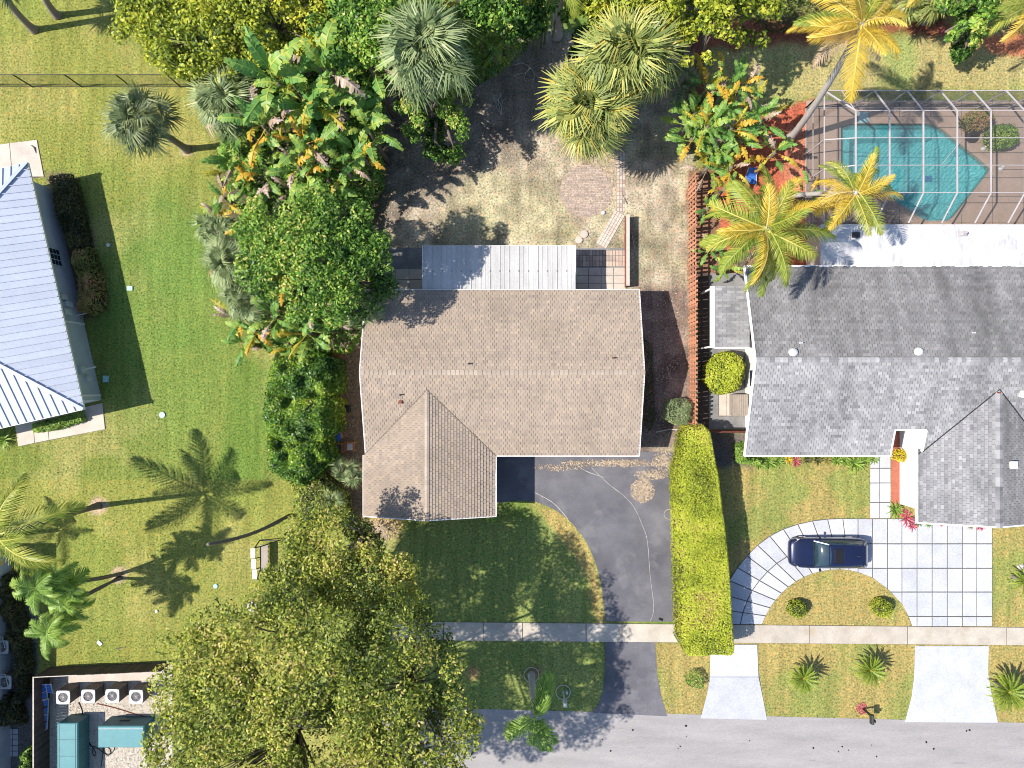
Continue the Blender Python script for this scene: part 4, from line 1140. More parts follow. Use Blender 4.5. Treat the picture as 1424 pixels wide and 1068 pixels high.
lounge('smaller blue folded lounger leaning in the corner of the dark fence', ((63, 946), (65, 966)), .5, 1.1, slots=2)
a = P2(74, 951)
t = thing('folding_chair', 'blue and white folding chair lying beside the first air conditioner', 'folding chair', (a[0], a[1], 0), 'blue folding chairs stacked in the fence corner')
b = MB()
for dx in (-.32, -.02, .3): b.beam((a[0] + dx, a[1] - .35, .5), (a[0] + dx + .05, a[1] + .3, .75), .035)
b.beam((a[0] - .35, a[1] + .3, .75), (a[0] + .38, a[1] + .3, .75), .035); b.beam((a[0] - .4, a[1] - .6, .06), (a[0] - .3, a[1] - .33, .5), .035); b.beam((a[0] + .38, a[1] - .6, .06), (a[0] + .3, a[1] - .33, .5), .035)
b.build('frame', M['whiteplastic'], t)
b = MB(); b.poly3([(a[0] - .31, a[1] - .34, .5), (a[0] - .05, a[1] - .34, .5), (a[0] + .02, a[1] + .28, .735), (a[0] - .26, a[1] + .28, .735)]); b.poly3([(a[0], a[1] - .34, .5), (a[0] + .28, a[1] - .34, .5), (a[0] + .33, a[1] + .28, .735), (a[0] + .05, a[1] + .28, .735)]); b.build('fabric_band', M['blue'], t)
# pale pavers at the left-bottom corner
bedp = W2([(-40, 1012), (26, 1012), (26, 1052), (-40, 1052)])
pl = []
for i in range(8):
    for j in range(5):
        pl.append(W2([(-38 + i * 8, 1013 + j * 7.8), (-30 + i * 8, 1013 + j * 7.8), (-30 + i * 8, 1020.8 + j * 7.8), (-38 + i * 8, 1020.8 + j * 7.8)]))
slabs('paver_path', pl, M['slab'], bedp, M['joint'], .04, .02)

# ------------------------------------------------------------------ garden swing at the left lawn
t = thing('garden_swing', 'white-topped metal garden swing frame on the left lawn by the olive tree', 'garden swing', P(372, 775))
zt = 2.0
a = P2(351.5, 762, zt); c = P2(355, 806, zt)
fr = (P2(362, 756), P2(372, 800))
n = 3
for i in range(n):
    y_0 = a[1] + (c[1] - a[1]) * i / n; y_1 = a[1] + (c[1] - a[1]) * (i + 1) / n
    x_0 = a[0] + (c[0] - a[0]) * i / n
    b = MB(); b.box(x_0 - .12, y_1 + .03, zt - .03, x_0 + .14, y_0 - .03, zt + .02); b.build('roof_slat', M['white'], t)
b = MB()
xr = P2(368, 0)[0]
for i in range(n + 1):
    y = a[1] + (c[1] - a[1]) * i / n; x = a[0] + (c[0] - a[0]) * i / n
    b.beam((x + .1, y, zt - .05), (xr + .35, y, zt - .35), .05); 
for i in (0, n):
    y = a[1] + (c[1] - a[1]) * i / n; x = a[0] + (c[0] - a[0]) * i / n
    b.beam((x + .1, y, zt - .05), (xr - .3, y, .02), .055); b.beam((xr + .35, y, zt - .35), (xr + .9, y, .02), .055); b.beam((xr - .3, y, .04), (xr + .9, y, .04), .05)
b.beam((xr + .35, a[1], zt - .35), (xr + .35, c[1], zt - .35), .05)
b.build('frame', M['dark'], t)
b = MB(); b.box(xr - .1, c[1] + .15, .5, xr + .4, a[1] - .15, .55); b.build('seat', M['beige'], t)
for i in range(6):
    y = c[1] + .2 + (a[1] - c[1] - .4) * i / 5; b = MB(); b.beam((xr + .4, y, .55), (xr + .6, y, 1.05), .05, .02); b.build('back_slat', M['dark'], t)

# ------------------------------------------------------------------ pool
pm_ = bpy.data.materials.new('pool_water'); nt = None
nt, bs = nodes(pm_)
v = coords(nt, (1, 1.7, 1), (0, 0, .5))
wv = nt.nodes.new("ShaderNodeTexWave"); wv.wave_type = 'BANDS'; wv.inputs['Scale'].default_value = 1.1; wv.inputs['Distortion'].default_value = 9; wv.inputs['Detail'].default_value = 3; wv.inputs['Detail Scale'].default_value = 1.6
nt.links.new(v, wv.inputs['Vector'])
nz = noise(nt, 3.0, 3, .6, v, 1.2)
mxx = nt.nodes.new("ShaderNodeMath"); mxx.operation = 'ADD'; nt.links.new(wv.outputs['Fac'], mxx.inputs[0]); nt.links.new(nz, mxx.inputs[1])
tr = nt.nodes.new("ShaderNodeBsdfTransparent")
cc = mixc(nt, (0.36, 0.70, 0.72), (0.95, 1.0, 1.0), mrange(nt, mxx.outputs[0], .55, 1.35))  # pale bands paint the rippling refracted light into the water tint
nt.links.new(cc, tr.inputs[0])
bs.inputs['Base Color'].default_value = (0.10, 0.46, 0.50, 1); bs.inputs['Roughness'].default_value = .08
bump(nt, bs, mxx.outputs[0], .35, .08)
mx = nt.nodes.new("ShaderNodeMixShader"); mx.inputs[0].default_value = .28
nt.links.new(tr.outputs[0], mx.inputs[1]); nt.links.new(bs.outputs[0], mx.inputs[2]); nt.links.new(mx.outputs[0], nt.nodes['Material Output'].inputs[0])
# deck with the pool cut out: tiles clipped by a wide ring of quads
dx0, dx1, dyt, dyb = P2(1121, 0)[0], 34.0, P2(0, 140)[1], RYT + 1.5
nn_ = len(POOL)
if area(POOL) < 0: POOL = POOL[::-1]
dk_ = thing('pool_deck', None, None, (0, 0, 0)); dk_['kind'] = 'structure'
bpy.data.objects.remove(dk_)
out = inset(POOL, -.28)
b = MB()
for i in range(nn_):
    j = (i + 1) % nn_
    b.add([(*POOL[i], .035), (*POOL[j], .035), (*out[j], .035), (*out[i], .035), (*POOL[i], -.35), (*POOL[j], -.35)], [(0, 3, 2, 1), (0, 1, 5, 4)], rnd.random())
cp = b.build('pool_coping', M['deck']); cp['kind'] = 'structure'
rect = [(dx0, dyb), (dx1, dyb), (dx1, dyt), (dx0, dyt)]
# radiate the deck from the coping outward to the rectangle
def to_rect(p, c):
    dx, dy = p[0] - c[0], p[1] - c[1]; t = 1e9
    if dx > 0: t = min(t, (dx1 - c[0]) / dx)
    if dx < 0: t = min(t, (dx0 - c[0]) / dx)
    if dy > 0: t = min(t, (dyt - c[1]) / dy)
    if dy < 0: t = min(t, (dyb - c[1]) / dy)
    return (c[0] + dx * t, c[1] + dy * t)
cc_ = (sum(p[0] for p in POOL) / nn_, sum(p[1] for p in POOL) / nn_)
ang = lambda p: atan2(p[1] - cc_[1], p[0] - cc_[0])
ring_ = sorted([(ang(p), p, to_rect(p, cc_)) for p in out])
cor = [(ang(p), p) for p in rect]
b = MB()
for i in range(len(ring_)):
    a0, p0, r0 = ring_[i]; a1, p1, r1 = ring_[(i + 1) % len(ring_)]
    a1_ = a1 if i + 1 < len(ring_) else a1 + 2 * pi
    mids = sorted([(a if a > a0 - 1e-9 else a + 2 * pi, p) for a, p in cor if a0 < (a if a > a0 - 1e-9 else a + 2 * pi) < a1_])
    pts = [p0, p1, r1] + [p for a, p in reversed(mids)] + [r0]
    b.poly3([(x, y, .03) for x, y in reversed(pts)])
dko = b.build('pool_deck', M['deck']); dko['kind'] = 'structure'
PV.append(rect)
b = MB()     # control joints of the deck
cellsx = np.arange(dx0, dx1, 1.92); cellsy = np.arange(dyb, dyt, 1.65)
def out_pool(x, y): return polydist(np.array([[x]]), np.array([[y]]), POOL)[0, 0] < -.25
for y in cellsy[1:]:
    x = dx0 + .1
    while x < dx1:
        if out_pool(x, y) and out_pool(x + .3, y): b.box(x, y - .018, .030, x + .3, y + .018, .0335)
        x += .3
for x in cellsx[1:]:
    y = dyb + .1
    while y < dyt:
        if out_pool(x, y) and out_pool(x, y + .3): b.box(x - .015, y, .030, x + .015, y + .3, .0336)
        y += .3
o = b.build('deck_joint', M['joint'], None); o['kind'] = 'stuff'; o['label'] = 'thin joint lines across the tan pool deck'
pl_ = thing('swimming_pool', 'turquoise swimming pool with a pointed right end inside the screen cage', 'swimming pool', (cc_[0], cc_[1], 0))
b = MB(); n_ = nn_
inn = inset(POOL, .3)
b.add([(*p, -.02) for p in POOL] + [(*p, -.45) for p in POOL] + [(*p, -1.3) for p in inn], [(i, (i + 1) % n_, n_ + (i + 1) % n_, n_ + i) for i in range(n_)] + [(n_ + i, n_ + (i + 1) % n_, 2 * n_ + (i + 1) % n_, 2 * n_ + i) for i in range(n_)] + [tuple(2 * n_ + i for i in range(n_))])
b.build('basin', M['poolwall'], pl_)
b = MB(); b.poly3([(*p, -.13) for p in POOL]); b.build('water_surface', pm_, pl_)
stp = W2([(1170, 177), (1300, 177), (1300, 188), (1186, 190), (1184, 244), (1170, 248)]); b = MB(); b.prism(stp[::-1], -1.2, -.42); b.build('bench_step', M['poolwall'], pl_)
b = MB(); q = P2(1312, 292); 
for r, z in ((1.15, -.95), (.85, -.65), (.5, -.4)): b.cyl(q[0], q[1], -1.29, z, r, 22)
b.build('entry_step', M['poolwall'], pl_)
b = MB(); q0, q1 = P2(1311, 228), P2(1335, 197); b.tube([(q0[0], q0[1], -.12), (q1[0], q1[1], .1)], .025, 6); b.build('hose', M['whiteplastic'], pl_)
b = MB(); q = P2(1200, 164); b.box(q[0] - .3, q[1] - .33, .036, q[0] + .3, q[1] + .33, .1); o = b.build('spillway_ledge', M['lawncover'], pl_)
q = P2(1306, 241); b = MB(); b.box(q[0] - .17, q[1] - .17, -1.2, q[0] + .17, q[1] + .17, -1.05); b.build('pool_cleaner', M['blue'], pl_)

# ------------------------------------------------------------------ screen cage
cg = thing('pool_cage', 'bronze-white aluminium screen cage over the swimming pool', 'pool cage', (24, 13, 0))
cx0, cyt = 18.14, P2(0, 126, 2.6)[1]
tx0, tyt, tyb = P2(1190, 0, 3.6)[0], P2(0, 154, 3.6)[1], P2(0, 268, 3.6)[1]
hy, hz, ht, hw = P2(0, 310, 2.85)[1], 2.85, 3.6, 2.6
bx = [tx0 + i * 1.915 for i in range(9)]
by = [tyt - i * (tyt - tyb) / 3 for i in range(4)]
smm = bpy.data.materials.new('insect_screen'); nt, bs = nodes(smm)
bs.inputs['Base Color'].default_value = (.09, .085, .085, 1); bs.inputs['Roughness'].default_value = .8; bs.inputs['Alpha'].default_value = .30
def frame(p, q, w=.07, h=.05, name='beam'):
    b = MB(); b.beam(p, q, w, h); b.build(name, M['alu'], cg)
def screen(pts):
    b = MB(); c = np.mean(np.array(pts), 0); pts = [tuple(np.array(p) * .985 + c * .015) for p in pts]; b.poly3(pts); b.build('screen_panel', smm, cg)
for i, x in enumerate(bx):
    xb = x if i else cx0
    if i == 0:
        frame((cx0, cyt, 0), (cx0, cyt, hw), .06, .06, 'post')
    frame((x - (.35 if i else 0), cyt, 0), (x - (.35 if i else 0), cyt, hw), .05, .10, 'post') if i else None
    frame((x - .35 if i else cx0 + .0, cyt, hw), (x, tyt, ht), .09, .05)
    frame((x, tyt, ht), (x, tyb, ht), .09, .05)
    frame((x, tyb, ht), (x - .42, hy, hz), .08, .05)
for y in by: frame((tx0, y, ht + .03), (bx[-1], y, ht + .03), .035, .04, 'purlin')
frame((cx0, cyt, hw), (bx[-1], cyt, hw), .05, .05); frame((cx0, cyt, .1), (bx[-1], cyt, .1), .05, .05); frame((cx0, cyt, 1.1), (bx[-1], cyt, 1.1), .05, .04, 'rail')
ly = [cyt, by[1] + .25, by[2] + .1, by[3] + .1, hy]
frame((cx0, cyt, hw), (cx0, hy, hw), .06, .05); frame((cx0, cyt, .1), (cx0, hy, .1), .05, .05); frame((cx0, cyt, 1.1), (cx0, hy, 1.1), .04, .04, 'rail')
for k, y in enumerate(ly):
    frame((cx0, y, 0), (cx0, y, hw), .06, .06, 'post')
    if k: frame((cx0, y, hw), (tx0, by[k] if k < 4 else tyb, ht), .06, .05)
frame((tx0 - .02, tyt, ht), (cx0 + 1.0, cyt, hw), .05, .04)
for i in range(len(bx) - 1):
    a_, b_ = bx[i], bx[i + 1]; al, bl = (a_ - .35 if i else cx0), b_ - .35
    screen([(al, cyt, .12), (bl, cyt, .12), (bl, cyt, hw), (al, cyt, hw)])
    screen([(al, cyt, hw), (bl, cyt, hw), (b_, tyt, ht), (a_, tyt, ht)])
    for j in range(3): screen([(a_, by[j + 1], ht), (b_, by[j + 1], ht), (b_, by[j], ht), (a_, by[j], ht)])
    screen([(a_ - .42, hy, hz), (b_ - .42, hy, hz), (b_, tyb, ht), (a_, tyb, ht)])
    frame((al, cyt, .1), ((al + bl) / 2, cyt, 1.1), .03, .03, 'brace') if i % 2 else None
for k in range(len(ly) - 1):
    screen([(cx0, ly[k + 1], .12), (cx0, ly[k], .12), (cx0, ly[k], hw), (cx0, ly[k + 1], hw)])
    t0, t1 = by[min(k, 3)], (by[k + 1] if k < 3 else tyb)
    if k < 3: screen([(cx0, ly[k + 1], hw), (cx0, ly[k], hw), (tx0, t0, ht), (tx0, t1, ht)])
# things on the deck
q = P2(1351, 190); t = thing('patio_umbrella', 'closed dark grey parasol and black grill cover on the pool deck', 'umbrella', (q[0], q[1], 0))
b = MB(); b.cyl(q[0], q[1], .03, .12, .42, 16); b.build('base', M['dark'], t)
b = MB(); b.tube([(q[0], q[1], .1), (q[0] - .5, q[1] + .1, 1.0)], .03, 6); b.tube([(q[0], q[1] + .1, .4), (q[0] - .75, q[1] - .15, .9)], [.2, .04], 8); b.build('canopy', M['rubber'], t)
for lab, (x, y) in (('small white float toy on the pool deck near the bushes', (1367, 207)), ('small white float toy on the deck right of the pool tip', (1391, 235))):
    q = P2(x, y); b = MB(); b.dome(q[0], q[1], .03, .16, .12, .12); b.dome(q[0] + .16, q[1] + .14, .03, .1, .1, .1); o = b.build('float_toy', M['whiteplastic'], None, True); tag(o, lab, 'toy')
# ------------------------------------------------------------------ vegetation builders
def frond_mesh(name, m, L_=3.4, n=38, lw=.75, droop=1.0, seed=0, w=.05, sparse=0.0, tb=.5, hang=.5):
    r = np.random.default_rng(seed)
    # rachis in the xz plane, starts level, curves down
    t = np.linspace(0, 1, n + 1)
    ang = -droop * t ** 1.6
    dx = np.cos(ang); dz = np.sin(ang)
    X = np.concatenate([[0], np.cumsum(dx[:-1])]) * L_ / n; Z = np.concatenate([[0], np.cumsum(dz[:-1])]) * L_ / n
    sway = r.uniform(-.12, .12) * L_ * t ** 2
    Vs = []; T = []
    for i in range(n):       # rachis strip
        k = .035 * (1 - .75 * t[i]) * (L_ / 3.4) + .006; k2 = .035 * (1 - .75 * t[i + 1]) * (L_ / 3.4) + .006
        Vs += [(X[i], sway[i] - k, Z[i] + .01), (X[i + 1], sway[i + 1] - k2, Z[i + 1] + .01), (X[i + 1], sway[i + 1] + k2, Z[i + 1] + .01), (X[i], sway[i] + k, Z[i] + .01)]; T.append(min(tb + .35, 1))
    for i in range(int(n * .12), n + 1):
        f = t[i]
        ll = lw * (sin(pi * min(max(.12 + f * .86, 0), 1)) ** .55) * r.uniform(.8, 1.1)
        for sgn in (-1, 1):
            if r.random() < sparse: continue
            fw = .35 + .75 * f + r.uniform(-.12, .12)           # forward sweep
            d = np.array([sin(fw) * cos(ang[i]), sgn * cos(fw), sin(fw) * sin(ang[i]) + .12])
            p0 = np.array([X[i], sway[i], Z[i]]); p1 = p0 + d * ll * .5; p1[2] -= .06 * ll * hang
            p2 = p0 + d * ll + np.array([0, 0, -.55 * ll * hang - r.uniform(0, .15) * ll])
            ax = np.array([cos(fw), -sgn * sin(fw), 0.15 * sgn]) * w * (L_ / 3.4)
            tn = np.clip(tb + r.normal(0, .16) + .15 * (f - .5), 0, 1)
            Vs += [tuple(p0 - ax * .6), tuple(p1 - ax), tuple(p1 + ax), tuple(p0 + ax * .6)]; T.append(tn)
            Vs += [tuple(p1 - ax), tuple(p2 - ax * .12), tuple(p2 + ax * .12), tuple(p1 + ax)]; T.append(np.clip(tn + .08, 0, 1))
    return quads_mesh(name, Vs, m, T)
def fan_mesh(name, m, R=.92, pet=.85, n=22, spread=2.0, seed=0, tb=.5, fold=.25, w=.030):
    r = np.random.default_rng(seed)
    Vs = []; T = []
    for (x0, x1) in ((0, pet * .5), (pet * .5, pet)):
        Vs += [(x0, -.018, .012), (x1, -.015, .012), (x1, .015, .012), (x0, .018, .012)]; T.append(tb)
    for i in range(n):
        a = -spread + 2 * spread * (i + .5) / n + r.normal(0, .09)
        ll = R * (1 - .28 * abs(a) / spread) * r.uniform(.88, 1.08)
        d = np.array([cos(a), sin(a), 0.0]); s_ = np.array([-sin(a), cos(a), 0.0])
        p0 = np.array([pet, 0, 0]); up = fold * abs(sin(a))
        p1 = p0 + d * ll * .55 + np.array([0, 0, up * ll * .5])
        p2 = p0 + d * ll + np.array([0, 0, up * ll * .3 - ll * (.25 + r.uniform(0, .45))])
        tn = np.clip(tb + r.normal(0, .17), 0, 1); ww = w * R / .85
        Vs += [tuple(p0 - s_ * ww * .3), tuple(p1 - s_ * ww + [0, 0, .02]), tuple(p1 + s_ * ww - [0, 0, .0]), tuple(p0 + s_ * ww * .3)]; T.append(tn)
        Vs += [tuple(p1 - s_ * ww), tuple(p2 - s_ * ww * .15), tuple(p2 + s_ * ww * .15), tuple(p1 + s_ * ww)]; T.append(np.clip(tn + .12, 0, 1))
    return quads_mesh(name, Vs, m, T)
def paddle_mesh(name, m, L_=1.8, wd=.32, pet=.7, n=9, droop=1.0, torn=.5, seed=0, tb=.4):
    r = np.random.default_rng(seed)
    t = np.linspace(0, 1, n + 1); ang = .25 - droop * t ** 1.3
    X = pet + np.concatenate([[0], np.cumsum(np.cos(ang[:-1]))]) * L_ / n; Z = np.concatenate([[0], np.cumsum(np.sin(ang[:-1]))]) * L_ / n + pet * .1
    Vs = [(0, -.03, 0), (X[0], -.025, Z[0]), (X[0], .025, Z[0]), (0, .03, 0)]; T = [min(tb + .3, 1)]
    wf = lambda f: wd * (sin(pi * min(.08 + f * .9, 1)) ** .6)
    for i in range(n):
        Vs += [(X[i], -.022, Z[i] + .012), (X[i + 1], -.016, Z[i + 1] + .012), (X[i + 1], .016, Z[i + 1] + .012), (X[i], .022, Z[i] + .012)]; T.append(min(tb + .4, 1))
        for sgn in (-1, 1):
            a = torn * r.uniform(0, .5) * wd; dz0 = -r.uniform(.05, .35) * wd * (1 + torn); fwd = .2 * wd
            y0, y1 = wf(t[i]), wf(t[i + 1]); gap = r.uniform(0, .35) * torn * L_ / n
            q = [(X[i], 0, Z[i]), (X[i + 1], 0, Z[i + 1]), (X[i + 1] + fwd - gap, sgn * (y1 - a), Z[i + 1] + dz0), (X[i] + fwd, sgn * (y0 - a * .6), Z[i] + dz0)]
            if sgn < 0: q = q[::-1]
            Vs += q; T.append(float(np.clip(tb + r.normal(0, .14) + .2 * (t[i] > .8), 0, 1)))
    return quads_mesh(name, Vs, m, T)
FR = {}
for k, (mm, args) in {
    'coco': ('coco', dict(L_=3.6, n=58, lw=.78, w=.021)), 'cocoy': ('cocoyellow', dict(L_=3.4, n=54, lw=.78, w=.022)), 'cocod': ('cocodry', dict(L_=3.0, n=50, lw=.65, sparse=.15, w=.022)),
    'royal': ('spike', dict(L_=2.0, n=40, lw=.62, w=.034)), 'adon': ('spike', dict(L_=1.5, n=30, lw=.5, w=.055)), 'cycad': ('cycad', dict(L_=1.0, n=26, lw=.11, w=.05, hang=0)),
    'areca': ('cocoyellow', dict(L_=1.5, n=22, lw=.5, w=.08)), 'arecag': ('coco', dict(L_=1.6, n=22, lw=.5, w=.08))}.items():
    FR[k] = [frond_mesh('frond', L[mm], seed=100 + hash_i * 7 + len(k), droop=[.7, 1.1, 1.5][hash_i], tb=[.35, .5, .65][hash_i], **args) for hash_i in range(3)]
for k, (mm, args) in {'fan': ('fan', {}), 'fand': ('fandark', {}), 'fany': ('fanyellow', {}), 'fanold': ('cocodry', {})}.items():
    FR[k] = [fan_mesh('frond', L[mm], seed=50 + i, tb=[.35, .5, .68][i], fold=[.2, .4, .1][i], **args) for i in range(3)]
for k, (mm, args) in {'ban': ('banana', dict(torn=.6, n=13)), 'bany': ('bananayellow', dict(torn=1.2, n=14)), 'band': ('bananadry', dict(torn=1.5, n=14))}.items():
    FR[k] = [paddle_mesh('leaf', L[mm], seed=70 + i, tb=[.3, .5, .7][i], droop=[.7, 1.2, 1.8][i], **args) for i in range(3)]

def bend(p, q, sag=.12, n=9, side=0.0):
    p = np.array(p, float); q = np.array(q, float); out = []
    h = q - p; perp = np.array([-h[1], h[0], 0]); l = np.linalg.norm(perp); perp = perp / l if l > 1e-6 else np.array([1.0, 0, 0])
    for i in range(n):
        t = i / (n - 1); z = p[2] + h[2] * t
        hor = t ** (1 + sag * 4)
        c = np.array([p[0] + h[0] * hor, p[1] + h[1] * hor, z]) + perp * side * sin(pi * t)
        out.append(tuple(c))
    return out
def palm(name, label, base, top, kinds, n, scale=1.0, tr=(.16, .12), bark='palmbark', group=None, cat='palm tree', wild=0.0, pitch=(1.25, -.55), part='frond', bulge=0.0, sag=.12, seed=1, side=0.0, spot=None, az=None):
    """base=(px,py) on the ground; top=(px,py,z) where the crown sits"""
    r = random.Random(seed)
    B = P(*base); Tp = P(*top) if spot is None else spot
    t = thing(name, label, cat, B, group)
    pts = bend(B, Tp, sag, 11, side); b = MB()
    rad = []
    for i in range(11):
        f = i / 10; rr = tr[0] * (1 - f) + tr[1] * f + tr[0] * .5 * max(0, .12 - f) / .12 + bulge * sin(pi * min(f * 1.6, 1)); rad.append(rr)
    # ring scars: many short segments
    P2_ = []; R2 = []
    fine = crom(pts, 4)
    for i, q in enumerate(fine):
        P2_.append(q); k = i / (len(fine) - 1) * 10; i0 = min(int(k), 9); R2.append((rad[i0] * (1 - (k - i0)) + rad[i0 + 1] * (k - i0)) * (1.05 if i % 2 else .97))
    b.tube(P2_, R2, 10); b.build('trunk', M[bark], t, True)
    off = tuple(Tp[i] - B[i] for i in range(3))
    for i in range(n):
        f = (i + .5) / n
        k = kinds[min(int(r.random() * len(kinds)), len(kinds) - 1)] if not callable(kinds) else kinds(f, r)
        yaw = (i * 2.39996 + r.uniform(-.25, .25)) if az is None else az[i % len(az)] + r.uniform(-.08, .08)
        pt = pitch[0] + (pitch[1] - pitch[0]) * f ** .8 + r.uniform(-.12, .12)
        s_ = scale * r.uniform(.85, 1.1) * (1 - .25 * (1 - f) ** 2)
        me = FR[k][r.randrange(3)]
        pt += r.uniform(-.4, .4) * wild; yaw += r.uniform(-1.2, 1.2) * wild; s_ *= 1 - r.random() * .38 * wild
        link(part, me, t, (off[0] + r.uniform(-.2, .2) * wild, off[1] + r.uniform(-.2, .2) * wild, off[2] + r.uniform(-.05, .05) - wild * .4 * r.random()), (r.uniform(-.35, .35) * (1 + 1.6 * wild), -pt, yaw), s_)
    return t

def leafcloud(C_, N_, size, asp, seed, base_tone, spread=.26, flat=.55):
    """leaf-sized faces at points C_ with outward normals N_"""
    r = np.random.default_rng(seed); n = len(C_)
    nr = N_ * flat + r.normal(0, 1, (n, 3)) * .45 + np.array([0, 0, .45]); nr /= np.linalg.norm(nr, axis=1)[:, None]
    d = r.normal(0, 1, (n, 3)); d -= nr * (d * nr).sum(1)[:, None]; d /= np.linalg.norm(d, axis=1)[:, None]
    w = np.cross(nr, d); sz = size * r.uniform(.6, 1.35, n)[:, None]
    V = np.stack([C_ - d * sz * .5, C_ + w * sz * asp * .5 + nr * sz * .12, C_ + d * sz * .5, C_ - w * sz * asp * .5 + nr * sz * .12], 1)
    return V.reshape(-1, 3), np.clip(base_tone + r.normal(0, spread, n), 0, 1)
def inpoly_pts(poly, n, r):
    xs_ = [p[0] for p in poly]; ys_ = [p[1] for p in poly]; out = []
    A_ = np.array
    while len(out) < n:
        X = r.uniform(min(xs_), max(xs_), 400); Y = r.uniform(min(ys_), max(ys_), 400)
        d = polydist(X, Y, poly); ok = d > 0
        out += [(x, y, dd) for x, y, dd in zip(X[ok], Y[ok], d[ok])]
    return out[:n]
def tree(name, label, outline, zc, nclump, nleaf, leaf, m, group=None, size=.24, asp=.6, seed=1, cr=(.5, 1.1), trunk=None, cat='tree', zlow=None, dome=1.6, bark='bark', gaps=.0, limb=True, edge=1.0):
    """outline = crown outline in the photograph at height zc; clumps of leaves hung on limbs"""
    r = np.random.default_rng(seed)
    poly = crom([P2(x, y, zc) for x, y in outline], 5, True)
    poly = [(x + r.normal(0, .32) * edge, y + r.normal(0, .32) * edge) for x, y in poly]
    cx = sum(p[0] for p in poly) / len(poly); cy = sum(p[1] for p in poly) / len(poly)
    tb = P(*trunk) if trunk else (cx, cy, 0)
    t = thing(name, label, cat, tb, group)
    pts = inpoly_pts(poly, nclump, r)
    dm = max(p[2] for p in pts)
    zlow = zc * .45 if zlow is None else zlow
    Cs = []; Ns = []; Ts = []
    clumps = []
    for (x, y, d) in pts:
        rad = r.uniform(*cr)
        rad = min(rad, .25 + d * 1.1 + .1)
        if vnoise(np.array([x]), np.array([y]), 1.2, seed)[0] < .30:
            clumps.append((x, y, zc - 2.6 - r.random(), rad * 1.2, -.3)); continue  # gap clumps set lower, inner crown shade put into their darker tone
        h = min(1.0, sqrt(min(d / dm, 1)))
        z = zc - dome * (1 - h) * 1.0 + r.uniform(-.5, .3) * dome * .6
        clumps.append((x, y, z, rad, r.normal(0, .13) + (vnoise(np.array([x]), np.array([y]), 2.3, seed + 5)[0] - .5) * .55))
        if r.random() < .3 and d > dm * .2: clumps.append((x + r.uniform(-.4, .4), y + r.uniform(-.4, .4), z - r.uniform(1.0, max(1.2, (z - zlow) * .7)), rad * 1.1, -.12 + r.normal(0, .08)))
    A_ = np.array([c[3] ** 2 for c in clumps]); A_ = A_ / A_.sum()
    for c, a in zip(clumps, A_):
        k = max(6, int(nleaf * a))
        d = r.normal(0, 1, (k, 3)); d[:, 2] = np.abs(d[:, 2]) * .9 - .25 * r.random(k); d /= np.linalg.norm(d, axis=1)[:, None]
        rr = c[3] * r.uniform(.45, 1.0, k) ** .6 * (1 + .25 * np.sin(d[:, 0] * 5 + c[0] * 3) * np.cos(d[:, 1] * 4 + c[1]))
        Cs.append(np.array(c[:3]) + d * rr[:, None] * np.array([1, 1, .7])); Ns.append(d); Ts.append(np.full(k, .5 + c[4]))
    Cs = np.concatenate(Cs); Ns = np.concatenate(Ns); Ts = np.concatenate(Ts)
    V, T = leafcloud(Cs, Ns, size, asp, seed + 1, Ts)
    V = V - np.array(tb)
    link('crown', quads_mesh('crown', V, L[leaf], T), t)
    if limb:
        b = MB(); zb = zc * .38
        b.tube([(tb[0], tb[1], 0), (tb[0] + .05, tb[1], zb * .5), (tb[0] + .1, tb[1] + .05, zb)], [.30, .22, .2], 9); b.build('trunk', M[bark], t, True)
        sel = r.choice(len(clumps), min(len(clumps), 12 + int(nclump * .25)), replace=False)
        hubs = []
        for k in range(6):
            a = 2 * pi * k / 6 + r.uniform(-.3, .3); f = r.uniform(.35, .5)
            ox = cx + (max(p[0] for p in poly) - cx) * f * cos(a); oy = cy + (max(p[1] for p in poly) - cy) * f * sin(a)
            hubs.append((ox, oy, zc * .66))
            b = MB(); b.tube(bend((tb[0] + .1, tb[1] + .05, zb * .95), hubs[-1], .05, 6), [.15, .13, .11, .10, .09, .08], 7); b.build('limb', M[bark], t, True)
        b = MB()
        for k in sel:
            c = clumps[k]; hb = min(hubs, key=lambda q: (q[0] - c[0]) ** 2 + (q[1] - c[1]) ** 2)
            mid = ((hb[0] + c[0]) / 2 + r.uniform(-.2, .2), (hb[1] + c[1]) / 2 + r.uniform(-.2, .2), (hb[2] + c[2]) / 2)
            b.tube([hb, mid, c[:3]], [.06, .04, .015], 5)
        o = b.build('branch', M[bark], t, True); o['kind'] = 'stuff'
    return t
